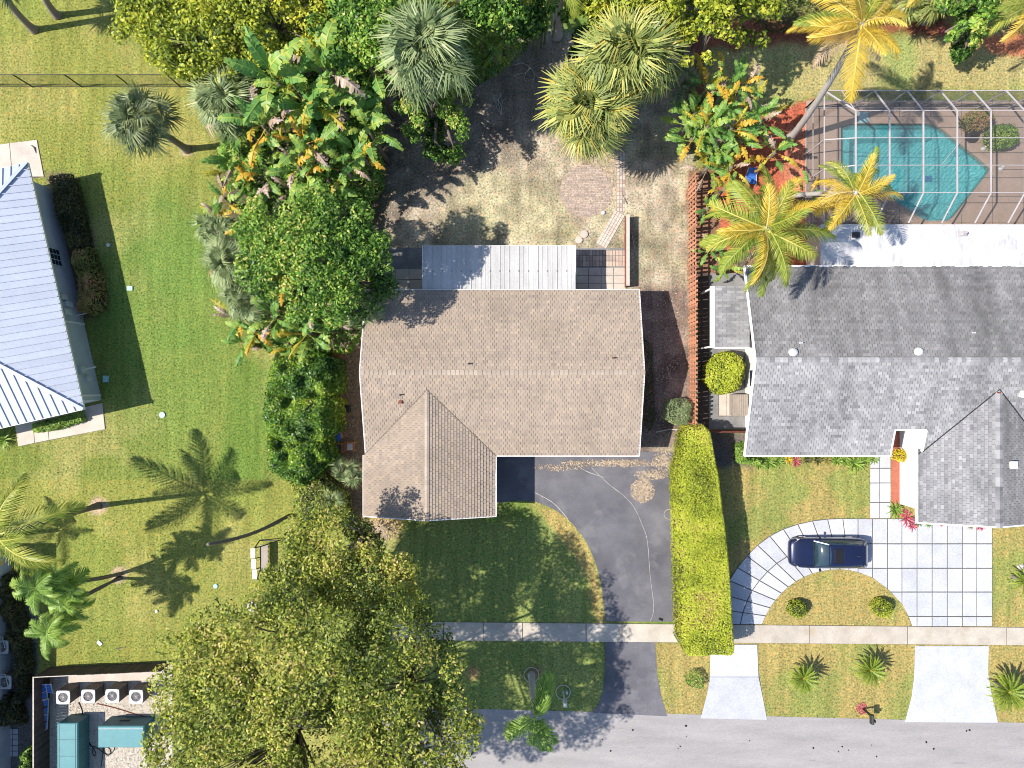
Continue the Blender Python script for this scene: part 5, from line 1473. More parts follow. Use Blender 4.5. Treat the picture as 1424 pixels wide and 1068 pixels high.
def bush(name, label, outline, z, n, leaf, size=.13, asp=.6, group=None, seed=1, cat='shrub', core=True, zb=0.0, shape=.45, px_poly=True, soft=.12, coremat='shade_core', parent=None):
    """clipped or rounded shrub: leaves on and just under a domed skin"""
    r = np.random.default_rng(seed)
    poly = [P2(x, y, z * .8) for x, y in outline] if px_poly else outline
    cx = sum(p[0] for p in poly) / len(poly); cy = sum(p[1] for p in poly) / len(poly)
    t = thing(name, label, cat, (cx, cy, 0), group)
    pts = inpoly_pts(poly, int(n * .74), r); dm = max(p[2] for p in pts)
    A_ = np.array(pts)
    f = np.clip(A_[:, 2] / (dm * shape + .05), 0, 1)
    nz = vnoise(A_[:, 0], A_[:, 1], .5, seed) - .5
    Z = zb + (z - zb) * (.45 + .55 * np.sqrt(1 - (1 - f) ** 2)) + nz * soft * 2 - r.random(len(A_)) ** 2 * .3
    if name == 'hedge':
        hol = ss(vnoise(A_[:, 0], A_[:, 1], .7, seed + 9), .66, .8); Z = Z - hol * .15 * r.random(len(A_)) - .1 * vnoise(A_[:, 0], A_[:, 1], 1.4, seed + 10)
        keep = r.random(len(A_)) > hol * .15; A_ = A_[keep]; Z = Z[keep]
    Cs = np.stack([A_[:, 0], A_[:, 1], Z], -1); Ns = np.tile([0, 0, 1.0], (len(Cs), 1))
    # sides
    k = int(n * .26); q = []
    per = [math.hypot(poly[i][0] - poly[i - 1][0], poly[i][1] - poly[i - 1][1]) for i in range(len(poly))]
    i_ = r.choice(len(poly), k, p=np.array(per) / sum(per)); tt = r.random(k)
    pa = np.array(poly); pb = np.roll(pa, 1, axis=0)
    S_ = pa[i_] * (1 - tt)[:, None] + pb[i_] * tt[:, None]
    nn = S_ - np.array([cx, cy]); nn /= np.maximum(np.linalg.norm(nn, axis=1), .01)[:, None]
    zz = zb + (z - zb) * r.random(k) * .75
    S3 = np.stack([S_[:, 0] - nn[:, 0] * .08 * r.random(k), S_[:, 1] - nn[:, 1] * .08 * r.random(k), zz], -1)
    Cs = np.concatenate([Cs, S3]); Ns = np.concatenate([Ns, np.stack([nn[:, 0], nn[:, 1], np.zeros(k)], -1)])
    bt = .5 + (vnoise(Cs[:, 0], Cs[:, 1], .8, seed + 3) - .5) * .55 + (vnoise(Cs[:, 0], Cs[:, 1], 2.1, seed + 4) - .5) * .4
    V, T = leafcloud(Cs, Ns, size, asp, seed + 1, bt, .22, 1.3 if leaf == 'hedge' else .55)
    link('foliage', quads_mesh('foliage', V - np.array([cx, cy, 0]), L[leaf], T), t)
    if core:
        b = MB(); ip = inset(poly, .14); ip2 = inset(poly, .14 + .22 * dm); kk = .7 if soft < .13 else .42; b.prism(ip, zb + .05, zb + (z - zb) * kk, .5); b.prism(ip2, zb + (z - zb) * kk, zb + (z - zb) * kk * 1.2, .5)
        b.build('twig_core', M['corem'], t)
    return t
M['corem'] = mat('shaded_twigs', (0.055, 0.055, 0.025), None, 9, .95, .4)
def circ(x, y, r, n=12, ry=None, seed=0):
    q = random.Random(seed + int(x)); ry = ry or r
    return [(x + r * cos(2 * pi * i / n) * q.uniform(.88, 1.1), y + ry * sin(2 * pi * i / n) * q.uniform(.88, 1.1)) for i in range(n)]

# ------------------------------------------------------------------ trees
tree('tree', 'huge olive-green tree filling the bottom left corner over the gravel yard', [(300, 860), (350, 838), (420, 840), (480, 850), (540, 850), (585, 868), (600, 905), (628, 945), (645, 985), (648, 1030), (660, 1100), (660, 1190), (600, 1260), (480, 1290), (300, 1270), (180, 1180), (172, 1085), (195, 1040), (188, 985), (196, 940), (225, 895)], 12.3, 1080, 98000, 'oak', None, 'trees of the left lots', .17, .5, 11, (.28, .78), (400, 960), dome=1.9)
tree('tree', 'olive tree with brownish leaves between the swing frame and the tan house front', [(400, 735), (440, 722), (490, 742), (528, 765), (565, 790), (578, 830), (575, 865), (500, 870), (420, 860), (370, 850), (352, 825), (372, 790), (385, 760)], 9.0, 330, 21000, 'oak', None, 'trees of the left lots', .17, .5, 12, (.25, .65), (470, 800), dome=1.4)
tree('tree', 'dense green round tree leaning over the upper left corner of the tan roof', [(305, 330), (322, 285), (350, 258), (400, 268), (440, 252), (485, 272), (512, 310), (540, 345), (528, 385), (500, 412), (470, 445), (420, 436), (378, 420), (335, 392)], 9.4, 360, 34000, 'green', None, 'trees of the left lots', .18, .5, 13, (.22, .58), (440, 365), dome=1.3)
tree('tree', 'big yellow-green tree at the top edge beside the chain-link fence', [(150, 20), (160, -60), (260, -110), (400, -110), (452, -60), (450, 20), (430, 60), (380, 90), (330, 100), (285, 112), (235, 98), (200, 75), (165, 50)], 7.4, 330, 40000, 'lime', None, 'trees along the top edge', .2, .6, 14, (.28, .75), (300, 10), dome=1.7)
tree('tree', 'darker green tree at the top edge behind the big banana leaves', [(430, -80), (560, -90), (600, -40), (585, 30), (560, 60), (500, 75), (450, 70), (425, 20)], 8.5, 120, 20000, 'green', None, 'trees along the top edge', .22, .6, 15, (.4, .9), (500, 10))
tree('tree', 'yellow-green tree at the top edge above the two large sabal palms', [(830, -60), (1000, -70), (1085, -40), (1078, 10), (1055, 32), (1022, 40), (985, 62), (960, 50), (925, 30), (850, 30)], 8.0, 120, 20000, 'lime', None, 'trees along the top edge', .24, .6, 16, (.4, .9), (950, 30))
tree('tree', 'pale green small tree between the sage fan palm and the shaded bare yard', [(565, 120), (610, 110), (645, 125), (660, 150), (650, 180), (620, 198), (585, 192), (562, 165)], 5.4, 60, 6500, 'green', None, 'trees along the top edge', .2, .5, 17, (.25, .5), (612, 160), dome=.9)
tree('tree', 'green tree at the top right edge between the yellow palms', [(1320, -20), (1400, -20), (1405, 20), (1380, 52), (1345, 50), (1322, 25)], 4.6, 26, 4200, 'green', None, 'trees along the top edge', .22, .6, 18, (.3, .6), (1360, 25), dome=1)
tree('tree', 'dark leafy tree at the top edge above the cactus stems', [(640, -60), (760, -60), (760, -10), (700, 12), (650, 5)], 8.5, 50, 8000, 'green', None, 'trees along the top edge', .22, .6, 19, (.4, .8), (700, -20), dome=1)
tree('tree', 'green top-edge tree left of the grey palm trunk', [(790, -50), (850, -50), (870, 0), (850, 25), (815, 30), (795, 0)], 5.0, 26, 4200, 'green', None, 'trees along the top edge', .2, .6, 20, (.3, .6), (830, 0), dome=1)
# ------------------------------------------------------------------ shrubs and hedges
bush('hedge', 'long clipped yellow-green hedge between the asphalt and the slab driveway', [(952, 606), (958, 594), (978, 590), (988, 598), (1000, 660), (1010, 740), (1018, 830), (1022, 905), (1016, 912), (955, 912), (948, 900), (946, 820), (944, 740), (942, 660)], 2.9, 46000, 'hedge', .10, .6, None, 21, 'hedge', shape=.16, soft=.05)
bush('shrub', 'round clipped lime-yellow bush beside the grey lean-to roof', circ(1012, 519, 27, 16, 30), 2.0, 3600, 'hedge', .13, .6, None, 22, shape=.8, soft=.06)
gsh = 'glossy green shrubs along the lawn edge'
bush('shrub', 'glossy green shrub, uppermost of three in the row left of the tan house', [(375, 500), (400, 492), (440, 490), (466, 500), (468, 545), (440, 560), (395, 560), (368, 548)], 3.6, 9500, 'mango', .19, .5, gsh, 23, shape=.9, soft=.35)
bush('shrub', 'glossy green shrub, middle of three in the row left of the tan house', [(366, 545), (400, 552), (450, 548), (466, 560), (464, 600), (445, 618), (400, 620), (370, 612), (362, 580)], 3.8, 10500, 'mango', .19, .5, gsh, 24, shape=.9, soft=.35)
bush('shrub', 'yellowish-green shrub, lowest of three in the row left of the tan house', [(368, 606), (410, 612), (455, 610), (462, 640), (440, 662), (420, 678), (392, 668), (370, 652)], 3.4, 9000, 'mango', .19, .5, gsh, 25, shape=.9, soft=.35)
bush('shrub', 'twiggy grey-green shrub under the fan palms by the left house corner', [(400, 672), (440, 655), (478, 690), (485, 730), (450, 745), (412, 735)], 2.4, 3000, 'oak', .15, .5, None, 26, shape=.9, soft=.4)
bush('shrub', 'pale green shrub beside the picket fence at the top of the long hedge', circ(946, 573, 20, 14), 1.9, 1500, 'fan', .17, .22, None, 27, core=False, shape=.9, soft=.4)
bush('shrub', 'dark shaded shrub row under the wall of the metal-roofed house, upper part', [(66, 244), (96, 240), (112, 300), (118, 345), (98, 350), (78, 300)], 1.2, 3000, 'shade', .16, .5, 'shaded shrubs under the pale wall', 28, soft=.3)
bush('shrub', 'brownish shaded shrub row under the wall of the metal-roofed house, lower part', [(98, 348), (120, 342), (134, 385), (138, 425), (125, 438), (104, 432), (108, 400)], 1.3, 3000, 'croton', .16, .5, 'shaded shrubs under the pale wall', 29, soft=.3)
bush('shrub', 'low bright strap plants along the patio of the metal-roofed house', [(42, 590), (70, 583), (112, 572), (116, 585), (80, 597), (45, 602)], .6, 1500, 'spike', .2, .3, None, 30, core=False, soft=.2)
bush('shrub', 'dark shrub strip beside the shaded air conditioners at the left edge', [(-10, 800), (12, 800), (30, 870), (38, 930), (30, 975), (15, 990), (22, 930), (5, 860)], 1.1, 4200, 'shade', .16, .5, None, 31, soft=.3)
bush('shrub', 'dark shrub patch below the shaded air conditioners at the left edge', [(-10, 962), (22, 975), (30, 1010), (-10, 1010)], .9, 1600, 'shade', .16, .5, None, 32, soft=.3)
bush('shrub', 'bright green shrub in the corner outside the dark fence at the bottom left', [(28, 1046), (42, 1040), (47, 1075), (20, 1090)], 1.6, 1300, 'spike', .18, .5, None, 33, soft=.3)
bush('shrub', 'small round golden-green bush on the island lawn, left of two', circ(1112, 849, 14, 12, 12), 1.0, 1100, 'lime', .11, .5, 'bushes on the island lawn', 34, shape=.9, soft=.12)
bush('shrub', 'small round golden-green bush on the island lawn, right of two', circ(1230, 848, 15, 12, 13), 1.0, 1100, 'lime', .11, .5, 'bushes on the island lawn', 35, shape=.9, soft=.12)
bush('shrub', 'small sparse bush beside the left driveway apron', circ(968, 948, 13, 10), .9, 520, 'green', .11, .4, None, 36, core=False, shape=.9, soft=.3)
bush('shrub', 'flowering bush inside the pool cage, left of the round one', circ(1365, 163, 20, 12, 16), 1.3, 1500, 'croton', .13, .5, None, 37, shape=.9, soft=.2)
bush('shrub', 'round green bush at the right inside the pool cage', circ(1400, 186, 22, 12, 18), 1.4, 1700, 'green', .13, .5, None, 38, shape=.9, soft=.15)
bush('shrub', 'low hedge under the left gable corner of the grey house', [(1024, 620), (1036, 614), (1037, 636), (1060, 640), (1058, 648), (1026, 644)], .9, 1200, 'spike', .13, .5, None, 39, soft=.2)
bush('shrub', 'round yellow croton on the red bed by the brown door', circ(1256, 634, 10, 10), .9, 700, 'yellow', .1, .5, None, 40, shape=.9, soft=.1)
bush('shrub', 'green weed clump at the front corner of the tan roof', circ(684, 722, 9, 10, 5), .5, 260, 'spike', .14, .5, None, 41, core=False, soft=.2)
bush('shrub', 'shaded leafy undergrowth along the right wall of the tan house', [(897, 470), (908, 480), (912, 580), (905, 600), (897, 590)], .6, 900, 'shade', .13, .5, None, 42, core=False, soft=.3)
# understory so that the jungle has no bare ground
bush('undergrowth', 'dark undergrowth below the banana leaves and fan palms', [(335, 60), (460, 60), (520, 100), (520, 240), (505, 260), (340, 270), (300, 230), (310, 120)], 4.2, 17000, 'green', .24, .45, None, 43, 'undergrowth', core=False, soft=.8, shape=.3)
bush('undergrowth', 'dark undergrowth along the top edge below the sage fan palm', [(500, 10), (690, 10), (740, 40), (700, 80), (640, 110), (560, 120), (505, 110)], 2.4, 11000, 'green', .2, .45, None, 44, 'undergrowth', core=False, soft=.8, shape=.3)
bush('undergrowth', 'dark undergrowth below the round tree beside the tan house', [(330, 280), (500, 270), (520, 400), (500, 460), (480, 490), (370, 490), (330, 430)], 2.0, 12000, 'green', .22, .45, None, 45, 'undergrowth', core=False, soft=.8, shape=.3)
bush('undergrowth', 'low dark planting along the top right edge', [(1040, -20), (1320, -20), (1320, 20), (1240, 26), (1060, 40)], .9, 5000, 'shade', .18, .45, None, 46, 'undergrowth', core=False, soft=.6, shape=.3)

# ------------------------------------------------------------------ fan palms
fg = 'fan-leaved palms'
def fanpalm(label, base, top, n, kind, s=1.0, seed=1, tr=(.2, .17), old=.1):
    return palm('fan_palm', label, base, top, lambda f, r: 'fanold' if (f > .86 and r.random() < old * 3) else (kind if r.random() < .85 else kind), n, s, tr, 'palmbark', fg, pitch=(1.3, -.7), seed=seed, wild=1.0)
fanpalm('lone dark fan palm with its bent trunk on the left lawn', (260, 208), (192, 163, 5.4), 60, 'fand', 1.35, 1, old=.2)
fanpalm('sage-green fan palm at the left edge of the banana clump', (352, 165), (316, 140, 5.8), 84, 'fan', 1.5, 2)
fanpalm('large sage-green fan palm at the top, between banana and orange-leaved palms', (612, 120), (592, 66, 8.0), 110, 'fan', 1.85, 3)
fanpalm('large yellow-green sabal palm, upper of the two in the middle of the top', (850, 120), (875, 72, 6.5), 130, 'fany', 1.95, 4, old=.1)
fanpalm('large yellow-green sabal palm, lower of the two above the brick circle', (812, 200), (818, 150, 5.8), 130, 'fany', 1.85, 5, old=.0)
fanpalm('pale fan palm at the lawn edge left of the round green tree', (352, 375), (318, 362, 5.5), 70, 'fan', 1.25, 6)
fanpalm('pale fan palm low at the lawn edge below the round green tree', (370, 425), (336, 412, 4.8), 60, 'fan', 1.15, 7)
fanpalm('sage fan palm between the orange lawn-edge plants and the round green tree', (335, 335), (300, 322, 5.0), 46, 'fan', 1.0, 21)
fanpalm('blue-green fan palm overhanging the left eave of the tan roof', (470, 425), (498, 432, 4.2), 20, 'fan', 1.1, 8)
fanpalm('small green fan palm squeezed between the shrubs and the tan house front wing', (486, 650), (482, 655, 2.2), 22, 'fan', .8, 9, (.1, .1))
fanpalm('small green fan palm below the one by the front wing', (468, 688), (460, 692, 2.0), 18, 'fan', .78, 10, (.1, .1))
fanpalm('shaded fan palm beside the dark back fence', (955, 130), (948, 108, 3.6), 20, 'fand', .9, 11)
fanpalm('fan palm at the top right edge with yellow-brown lower leaves', (1285, 30), (1290, -2, 3.6), 34, 'fany', 1.1, 12, old=.3)
fanpalm('fan palm beyond the top left corner, left of two', (48, 42), (-18, -40, 5.5), 26, 'fand', 1.1, 13)
fanpalm('fan palm beyond the top left corner, right of two', (80, 22), (46, -60, 5.5), 26, 'fand', 1.1, 14)
# ------------------------------------------------------------------ coconut palms
cg_ = 'tall feather palms'
palm('coconut_palm', 'tall yellow-orange coconut palm leaning over the lawn behind the pool cage', (1098, 192), (1200, 32, 11.0), lambda f, r: 'cocod' if f > .84 else ('cocoy' if r.random() < .8 else 'coco'), 22, 1.0, (.2, .13), 'whitetrunk', cg_, wild=.45, pitch=(1.1, -.6), seed=11, sag=.1)
palm('coconut_palm', 'green coconut palm arching over the picket fence and the grey roof', (1048, 300), (1066, 318, 8.8), lambda f, r: 'cocod' if f > .9 else ('coco' if r.random() < .85 else 'cocoy'), 29, 1.12, (.17, .13), 'whitetrunk', cg_, wild=.45, pitch=(1.1, -.6), seed=12)
palm('coconut_palm', 'coconut palm with a slanting pale trunk over the corner of the pool cage', (1085, 276), (1192, 268, 7.6), lambda f, r: 'cocoy' if r.random() < .35 else 'coco', 18, .84, (.15, .11), 'whitetrunk', cg_, wild=.45, pitch=(1.1, -.6), seed=13, sag=.05)
palm('coconut_palm', 'dark-trunked coconut palm leaning out over the left edge from the lawn', (137, 703), (-6, 746, 8.4), ['coco'], 13, 1.15, (.16, .13), 'bark', cg_, pitch=(1.1, -.4), seed=14, sag=.0)
palm('coconut_palm', 'coconut palm beyond the left edge whose yellow frond hangs over the shaded corner', (-24, 748), (-36, 762, 3.3), lambda f, r: 'cocoy' if r.random() < .4 else 'coco', 12, .72, (.16, .13), 'bark', cg_, pitch=(1.0, -.5), seed=15)
palm('coconut_palm', 'coconut palm at the top right corner with yellow fronds', (1405, 38), (1440, 5, 5.0), lambda f, r: 'cocoy' if r.random() < .5 else 'coco', 15, .85, (.14, .11), 'bark', cg_, pitch=(1.1, -.5), seed=16)
palm('coconut_palm', 'leafy palm at the top edge right of the orange coconut palm', (1265, -40), (1300, -60, 4.5), lambda f, r: 'cocoy' if r.random() < .4 else 'coco', 15, .85, (.14, .11), 'bark', cg_, pitch=(1.1, -.5), seed=17)
palm('royal_palm', 'pale grey palm trunk rising beyond the top edge above the bare yard', (774, 50), (782, -80, 8.5), ['coco'], 14, 1.0, (.27, .17), 'whitetrunk', cg_, pitch=(1.1, -.3), seed=18, sag=0, bulge=.04)
palm('foxtail_palm', 'bright feathery palm with a grey bottle trunk at the road edge', (739, 938), (744, 998, 5.7), ['royal'], 11, 1.12, (.17, .12), 'whitetrunk', cg_, pitch=(.85, -.25), seed=19, sag=0, bulge=.05, az=(1.05, -1.2, -2.8, -1.7, 3.6, -.8, -2.3, 1.2, -1.4))
for i, (tx, ty, z, lab) in enumerate(((50, 818, 7.3, 'upper left crown of the slender palm cluster on the left lawn'), (84, 812, 5.4, 'uppermost crown of the slender palm cluster, nearest the house shadow'), (88, 842, 4.3, 'middle crown of the slender palm cluster on the left lawn'), (66, 880, 5.6, 'lowest crown of the slender palm cluster, next to the dark fence'))):
    palm('christmas_palm', lab, ((168, 798), (162, 799), (165, 803), (168, 804))[i], (tx, ty, z), ['adon'], 17, 1.05, (.085, .06), 'bark', 'slender palms growing from one spot', pitch=(.9, -.7), seed=30 + i, sag=.0, side=(.25, -.5, .1, -.5)[i])
t = thing('palm_pole', 'bare dark leaning trunk without a crown between lawn and olive tree', 'dead trunk', P(402, 717))
b = MB(); b.tube(bend(P(402, 717), P(289, 757, 8.2), .0, 10, .28), [.12] * 3 + [.1] * 4 + [.09] * 3, 8); b.build('trunk', M['bark'], t, True)

# ------------------------------------------------------------------ banana and bird-of-paradise clumps
def banana(label, base, z, n, kinds, s=1.0, seed=1, name='banana_plant', cat='banana plant', group='banana and bird-of-paradise plants', pitch=(1.3, -.1)):
    r = random.Random(seed)
    X, Y, _ = P(base[0], base[1], z)
    t = thing(name, label, cat, (X, Y, 0), group)
    b = MB(); b.tube([(X + .1, Y, 0), (X, Y, z * .6), (X, Y, z)], [.16, .13, .08], 8); b.build('stem', M['bark'], t, True)
    for i in range(n):
        f = (i + .5) / n; k = kinds(f, r) if callable(kinds) else r.choice(kinds)
        link('leaf', FR[k][r.randrange(3)], t, (r.uniform(-.2, .2), r.uniform(-.2, .2), z - .3 + r.uniform(-.3, .1)), (r.uniform(-.5, .5), -(pitch[0] + (pitch[1] - pitch[0]) * f + r.uniform(-.15, .15)), i * 2.4 + r.uniform(-.3, .3)), s * r.uniform(.8, 1.1))
    return t
mixg = lambda py, pd: (lambda f, r: 'band' if r.random() < pd else ('bany' if r.random() < py * .62 else 'ban'))
spec = [('big-leaved banana plant at the upper left of the jungle', (385, 112), 4.6, 11, .1, 0, 1.25), ('banana plant with upright orange leaves below the dark top-edge tree', (445, 95), 4.8, 10, .5, .05, 1.2), ('green banana plant in the middle of the jungle', (430, 140), 4.2, 10, .15, .1, 1.15),
        ('banana plant with one orange upright leaf right of the jungle middle', (515, 95), 4.4, 9, .35, 0, 1.05), ('banana plant with hanging dark dry leaves above the pale small tree', (475, 150), 3.8, 9, .1, .6, 1.1), ('dark green banana plant above the shaded yard', (512, 180), 3.4, 8, .15, .2, .95),
        ('yellowing banana plant beside the sage fan palm', (365, 175), 4.0, 10, .5, .15, 1.0), ('orange-tipped banana plant in the lower jungle', (420, 195), 3.8, 10, .6, .2, .95), ('yellow and green banana plant at the lawn edge below the sage fan palm', (330, 215), 3.4, 11, .5, .1, .9),
        ('pinkish dry-leaved plant in the lower middle of the jungle', (415, 232), 3.4, 10, .5, .45, .85), ('yellow-leaved plant just above the round green tree', (370, 245), 3.2, 10, .6, .15, .85), ('orange-leaved plant above the right side of the round green tree', (455, 250), 3.2, 9, .6, .1, .85),
        ('orange and brown plant at the lawn edge left of the round green tree', (312, 275), 2.6, 8, .7, .25, .7), ('green plant with torn leaves right of the jungle bottom', (478, 232), 3.0, 8, .3, .2, .8)]
spec += [('arching green plant in the gap left of the tall orange leaves', (408, 118), 4.0, 10, .1, 0, 1.0), ('yellow-green plant low between the sage fan palm and the jungle middle', (392, 165), 3.6, 10, .4, .1, .9), ('dark green plant right below the tall orange leaves', (470, 118), 3.4, 9, .1, .1, 1.0), ('green and orange plant at the right rim of the jungle', (500, 212), 3.0, 9, .4, .1, .8),
         ('yellow-tipped plant at the lower left rim of the jungle', (345, 248), 2.8, 10, .6, .1, .75), ('green plant in the lower jungle beside the pinkish dry leaves', (440, 212), 3.4, 10, .2, .1, .85), ('small orange plant at the lawn edge below the bent-trunk palm shadow', (318, 240), 2.4, 9, .7, .1, .65), ('green plant above the round green tree, in its middle', (400, 258), 3.0, 9, .3, .1, .75)]
for i, (lab, bs_, z, n, py_, pd, s) in enumerate(spec): banana(lab, bs_, z + (2.2 if bs_[1] < 236 and bs_[0] > 340 else .6), n, mixg(py_, pd * .55), s * .98, 200 + i)
spec = [('green banana plant below the round tree, left of four', (352, 458), 2.8, 9, .25, .05, .85), ('yellow-edged banana plant at the lawn edge below the round tree', (338, 478), 2.2, 9, .6, .1, .72), ('banana plant with brown-tipped leaves above the glossy shrubs', (425, 462), 3.2, 9, .25, .2, 1.0),
        ('dark green banana plant beside the tan eave', (452, 448), 3.2, 8, .1, .2, .9), ('small banana plant right above the uppermost glossy shrub', (400, 478), 2.4, 8, .3, .2, .75),
        ('green banana plant at the lower rim of the round tree, second from the lawn', (378, 440), 4.2, 10, .35, .1, .85), ('yellowish banana plant under the lower right rim of the round tree', (440, 432), 5.0, 9, .3, .15, .85), ('drooping green plant at the lawn edge just above the lower banana plants', (330, 442), 3.2, 10, .5, .15, .75),
        ('orange-yellow plant at the lawn edge level with the upper rim of the round tree', (306, 300), 3.0, 11, .8, .15, .7), ('green plant poking out of the round tree toward the lawn', (350, 318), 7.6, 9, .3, .05, .7), ('small yellow-orange plant on top of the lower round tree', (392, 400), 8.2, 8, .9, .1, .6)]
for i, (lab, bs_, z, n, py_, pd, s) in enumerate(spec): banana(lab, bs_, z, n, mixg(py_, pd), s * .85, 230 + i)
spec = [('orange-leaved plant at the top edge above the bare yard', (672, 12), 4.0, 10, .75, .05, .95), ('yellow-green arching plant right of the sage fan palm', (668, 52), 3.2, 10, .45, .05, .85), ('orange and green plant at the top, left of the cactus stems', (700, 40), 3.2, 9, .6, .05, .8), ('green arching plant at the upper right of the sage fan palm', (645, 30), 3.4, 9, .3, .05, .9), ('small green plant above the shaded yard', (672, 88), 1.8, 6, .3, 0, .6)]
for i, (lab, bs_, z, n, py_, pd, s) in enumerate(spec): banana(lab, bs_, z, n, mixg(py_, pd), s * .9, 250 + i)
spec = [('yellow-orange fishtail plant at the top of the clump beside the red mulch', (985, 118), 3.4, 10, .7, .15), ('grey-tipped plant at the top right of the clump beside the red mulch', (1032, 118), 3.4, 10, .6, .4), ('green plant on the left of the clump beside the red mulch', (968, 155), 3.0, 10, .3, .02),
        ('orange plant in the middle of the clump beside the red mulch', (1008, 148), 3.4, 11, .75, .08), ('bright green plant on the right of the clump beside the red mulch', (1045, 150), 3.0, 9, .4, .05), ('bright green low plant at the bottom left of the clump by the picket fence', (965, 190), 2.8, 11, .25, 0),
        ('green plant in the bottom middle of the clump by the picket fence', (1000, 200), 2.8, 11, .3, .02), ('yellow-green plant at the bottom right of the clump above the blue chair', (1030, 195), 2.8, 10, .5, .05), ('small orange-green plant leaning over the red mulch', (1078, 212), 2.2, 8, .6, .1), ('small yellow plant at the foot of the picket fence clump', (985, 232), 2.0, 9, .45, .05),
        ('yellow plant between the orange and grey-tipped ones, top of the clump beside the mulch', (1010, 112), 3.6, 11, .7, .1), ('green plant at the right rim of the clump, closest to the leaning trunk', (1060, 168), 3.0, 11, .3, .05), ('green-yellow plant over the top of the picket fence', (958, 172), 2.6, 10, .4, .05),
        ('green plant filling the clump above the blue deck chair', (1018, 178), 3.6, 12, .35, .02), ('orange-green plant just left of the blue deck chair', (1018, 232), 2.4, 10, .6, .05), ('green plant at the centre left of the clump by the fence', (985, 175), 3.6, 12, .4, .02)]
for i, (lab, bs_, z, n, py_, pd) in enumerate(spec): banana(lab, bs_, z, n, mixg(py_, pd), .70, 270 + i, 'fishtail_plant', 'tropical plant', 'yellow and green tropical plants by the picket fence', (1.2, -.2))
spec = [('small yellow-green plant below the green coconut palm', (1058, 372), 2.4, 8), ('orange-tinted small plant beside the lean-to roof', (1010, 372), 2.0, 8), ('small leafy plant left of the pool cage corner', (1125, 268), 2.2, 8), ('green plant behind the picket fence, level with the paver path bend', (985, 290), 2.2, 9), ('yellow plant between the picket fence and the blue deck chair', (1008, 262), 2.4, 9), ('green plant right of the picket fence beside the coconut trunk', (1022, 318), 2.0, 9), ('low green plant at the picket fence above the lean-to roof', (990, 345), 1.8, 8), ('yellow-green plant under the lower coconut fronds', (1032, 352), 2.0, 8)]
for i, (lab, bs_, z, n) in enumerate(spec): banana(lab, bs_, z, n, mixg(.5, .05), .5, 290 + i, 'fishtail_plant', 'tropical plant', 'yellow and green tropical plants by the picket fence', (1.2, -.2))

# ------------------------------------------------------------------ cycads and bedding plants
def cycad(label, x, y, z, n, s, kind='cycad', seed=1, name='cycad', cat='cycad', group='cycads on the front lawns', pitch=(1.0, .0), mid=True):
    r = random.Random(seed); X, Y, _ = P(x, y, z)
    t = thing(name, label, cat, (X, Y, 0), group)
    b = MB(); b.cyl(X, Y, 0, z, .13 * s, 9); b.build('trunk', M['palmbark'], t)
    for i in range(n):
        f = (i + .5) / n
        link('frond', FR[kind][0 if f < .6 else 1], t, (0, 0, z), (r.uniform(-.2, .2), -(pitch[0] + (pitch[1] - pitch[0]) * f ** .7), 2.39996 * i + r.uniform(-.08, .08)), s * r.uniform(.88, 1.08))
    if mid:
        b = MB(); b.dome(X, Y, z, .06, .06, .1, 8, 3); b.build('cone', M['orange'], t)
    return t
cycad('rosette cycad on the verge below the island lawn, left of two', 1117, 943, 1.1, 48, 1.0, seed=1)
cycad('rosette cycad on the verge below the island lawn, right of two', 1210, 932, 1.15, 48, 1.02, seed=2)
cycad('large rosette cycad at the right edge by the road', 1402, 962, 1.2, 54, 1.25, seed=3)
cycad('green cycad at the right edge above the sidewalk', 1424, 808, 1.0, 26, .9, seed=4)
# strap-leaf rosettes
def strap_mesh(m, seed, tb=.5):
    r = np.random.default_rng(seed); Vs = []; T = []
    for i in range(34):
        a = i * 2.4 + r.uniform(-.2, .2); p = r.uniform(.15, 1.2); l = r.uniform(.7, 1.05); d = np.array([cos(a) * cos(p), sin(a) * cos(p), sin(p)]); s_ = np.array([-sin(a), cos(a), 0]) * .035
        p1 = d * l * .55; p2 = d * l * .9 + np.array([0, 0, -.22 * l]); tn = float(np.clip(tb + r.normal(0, .2), 0, 1))
        Vs += [tuple(-s_ * .6), tuple(p1 - s_), tuple(p1 + s_), tuple(s_ * .6)]; T.append(tn)
        Vs += [tuple(p1 - s_), tuple(p2 - s_ * .15), tuple(p2 + s_ * .15), tuple(p1 + s_)]; T.append(min(tn + .15, 1))
    return quads_mesh('leaves', Vs, m, T)
SM = {k: [strap_mesh(L[k], 300 + i) for i in range(2)] for k in ('spike', 'pink', 'croton', 'yellow', 'shade')}
def rosette(label, x, y, s, k, cat='bedding plant', group='bedding plants along the grey house', name='bedding_plant'):
    X, Y = P2(x, y, .3); t = thing(name, label, cat, (X, Y, 0), group)
    link('leaves', rnd.choice(SM[k]), t, (0, 0, .08), (0, 0, rnd.uniform(0, 6)), s)
    b = MB(); b.cyl(X, Y, 0, .12, .05, 7); b.build('stem', M['bark'], t)
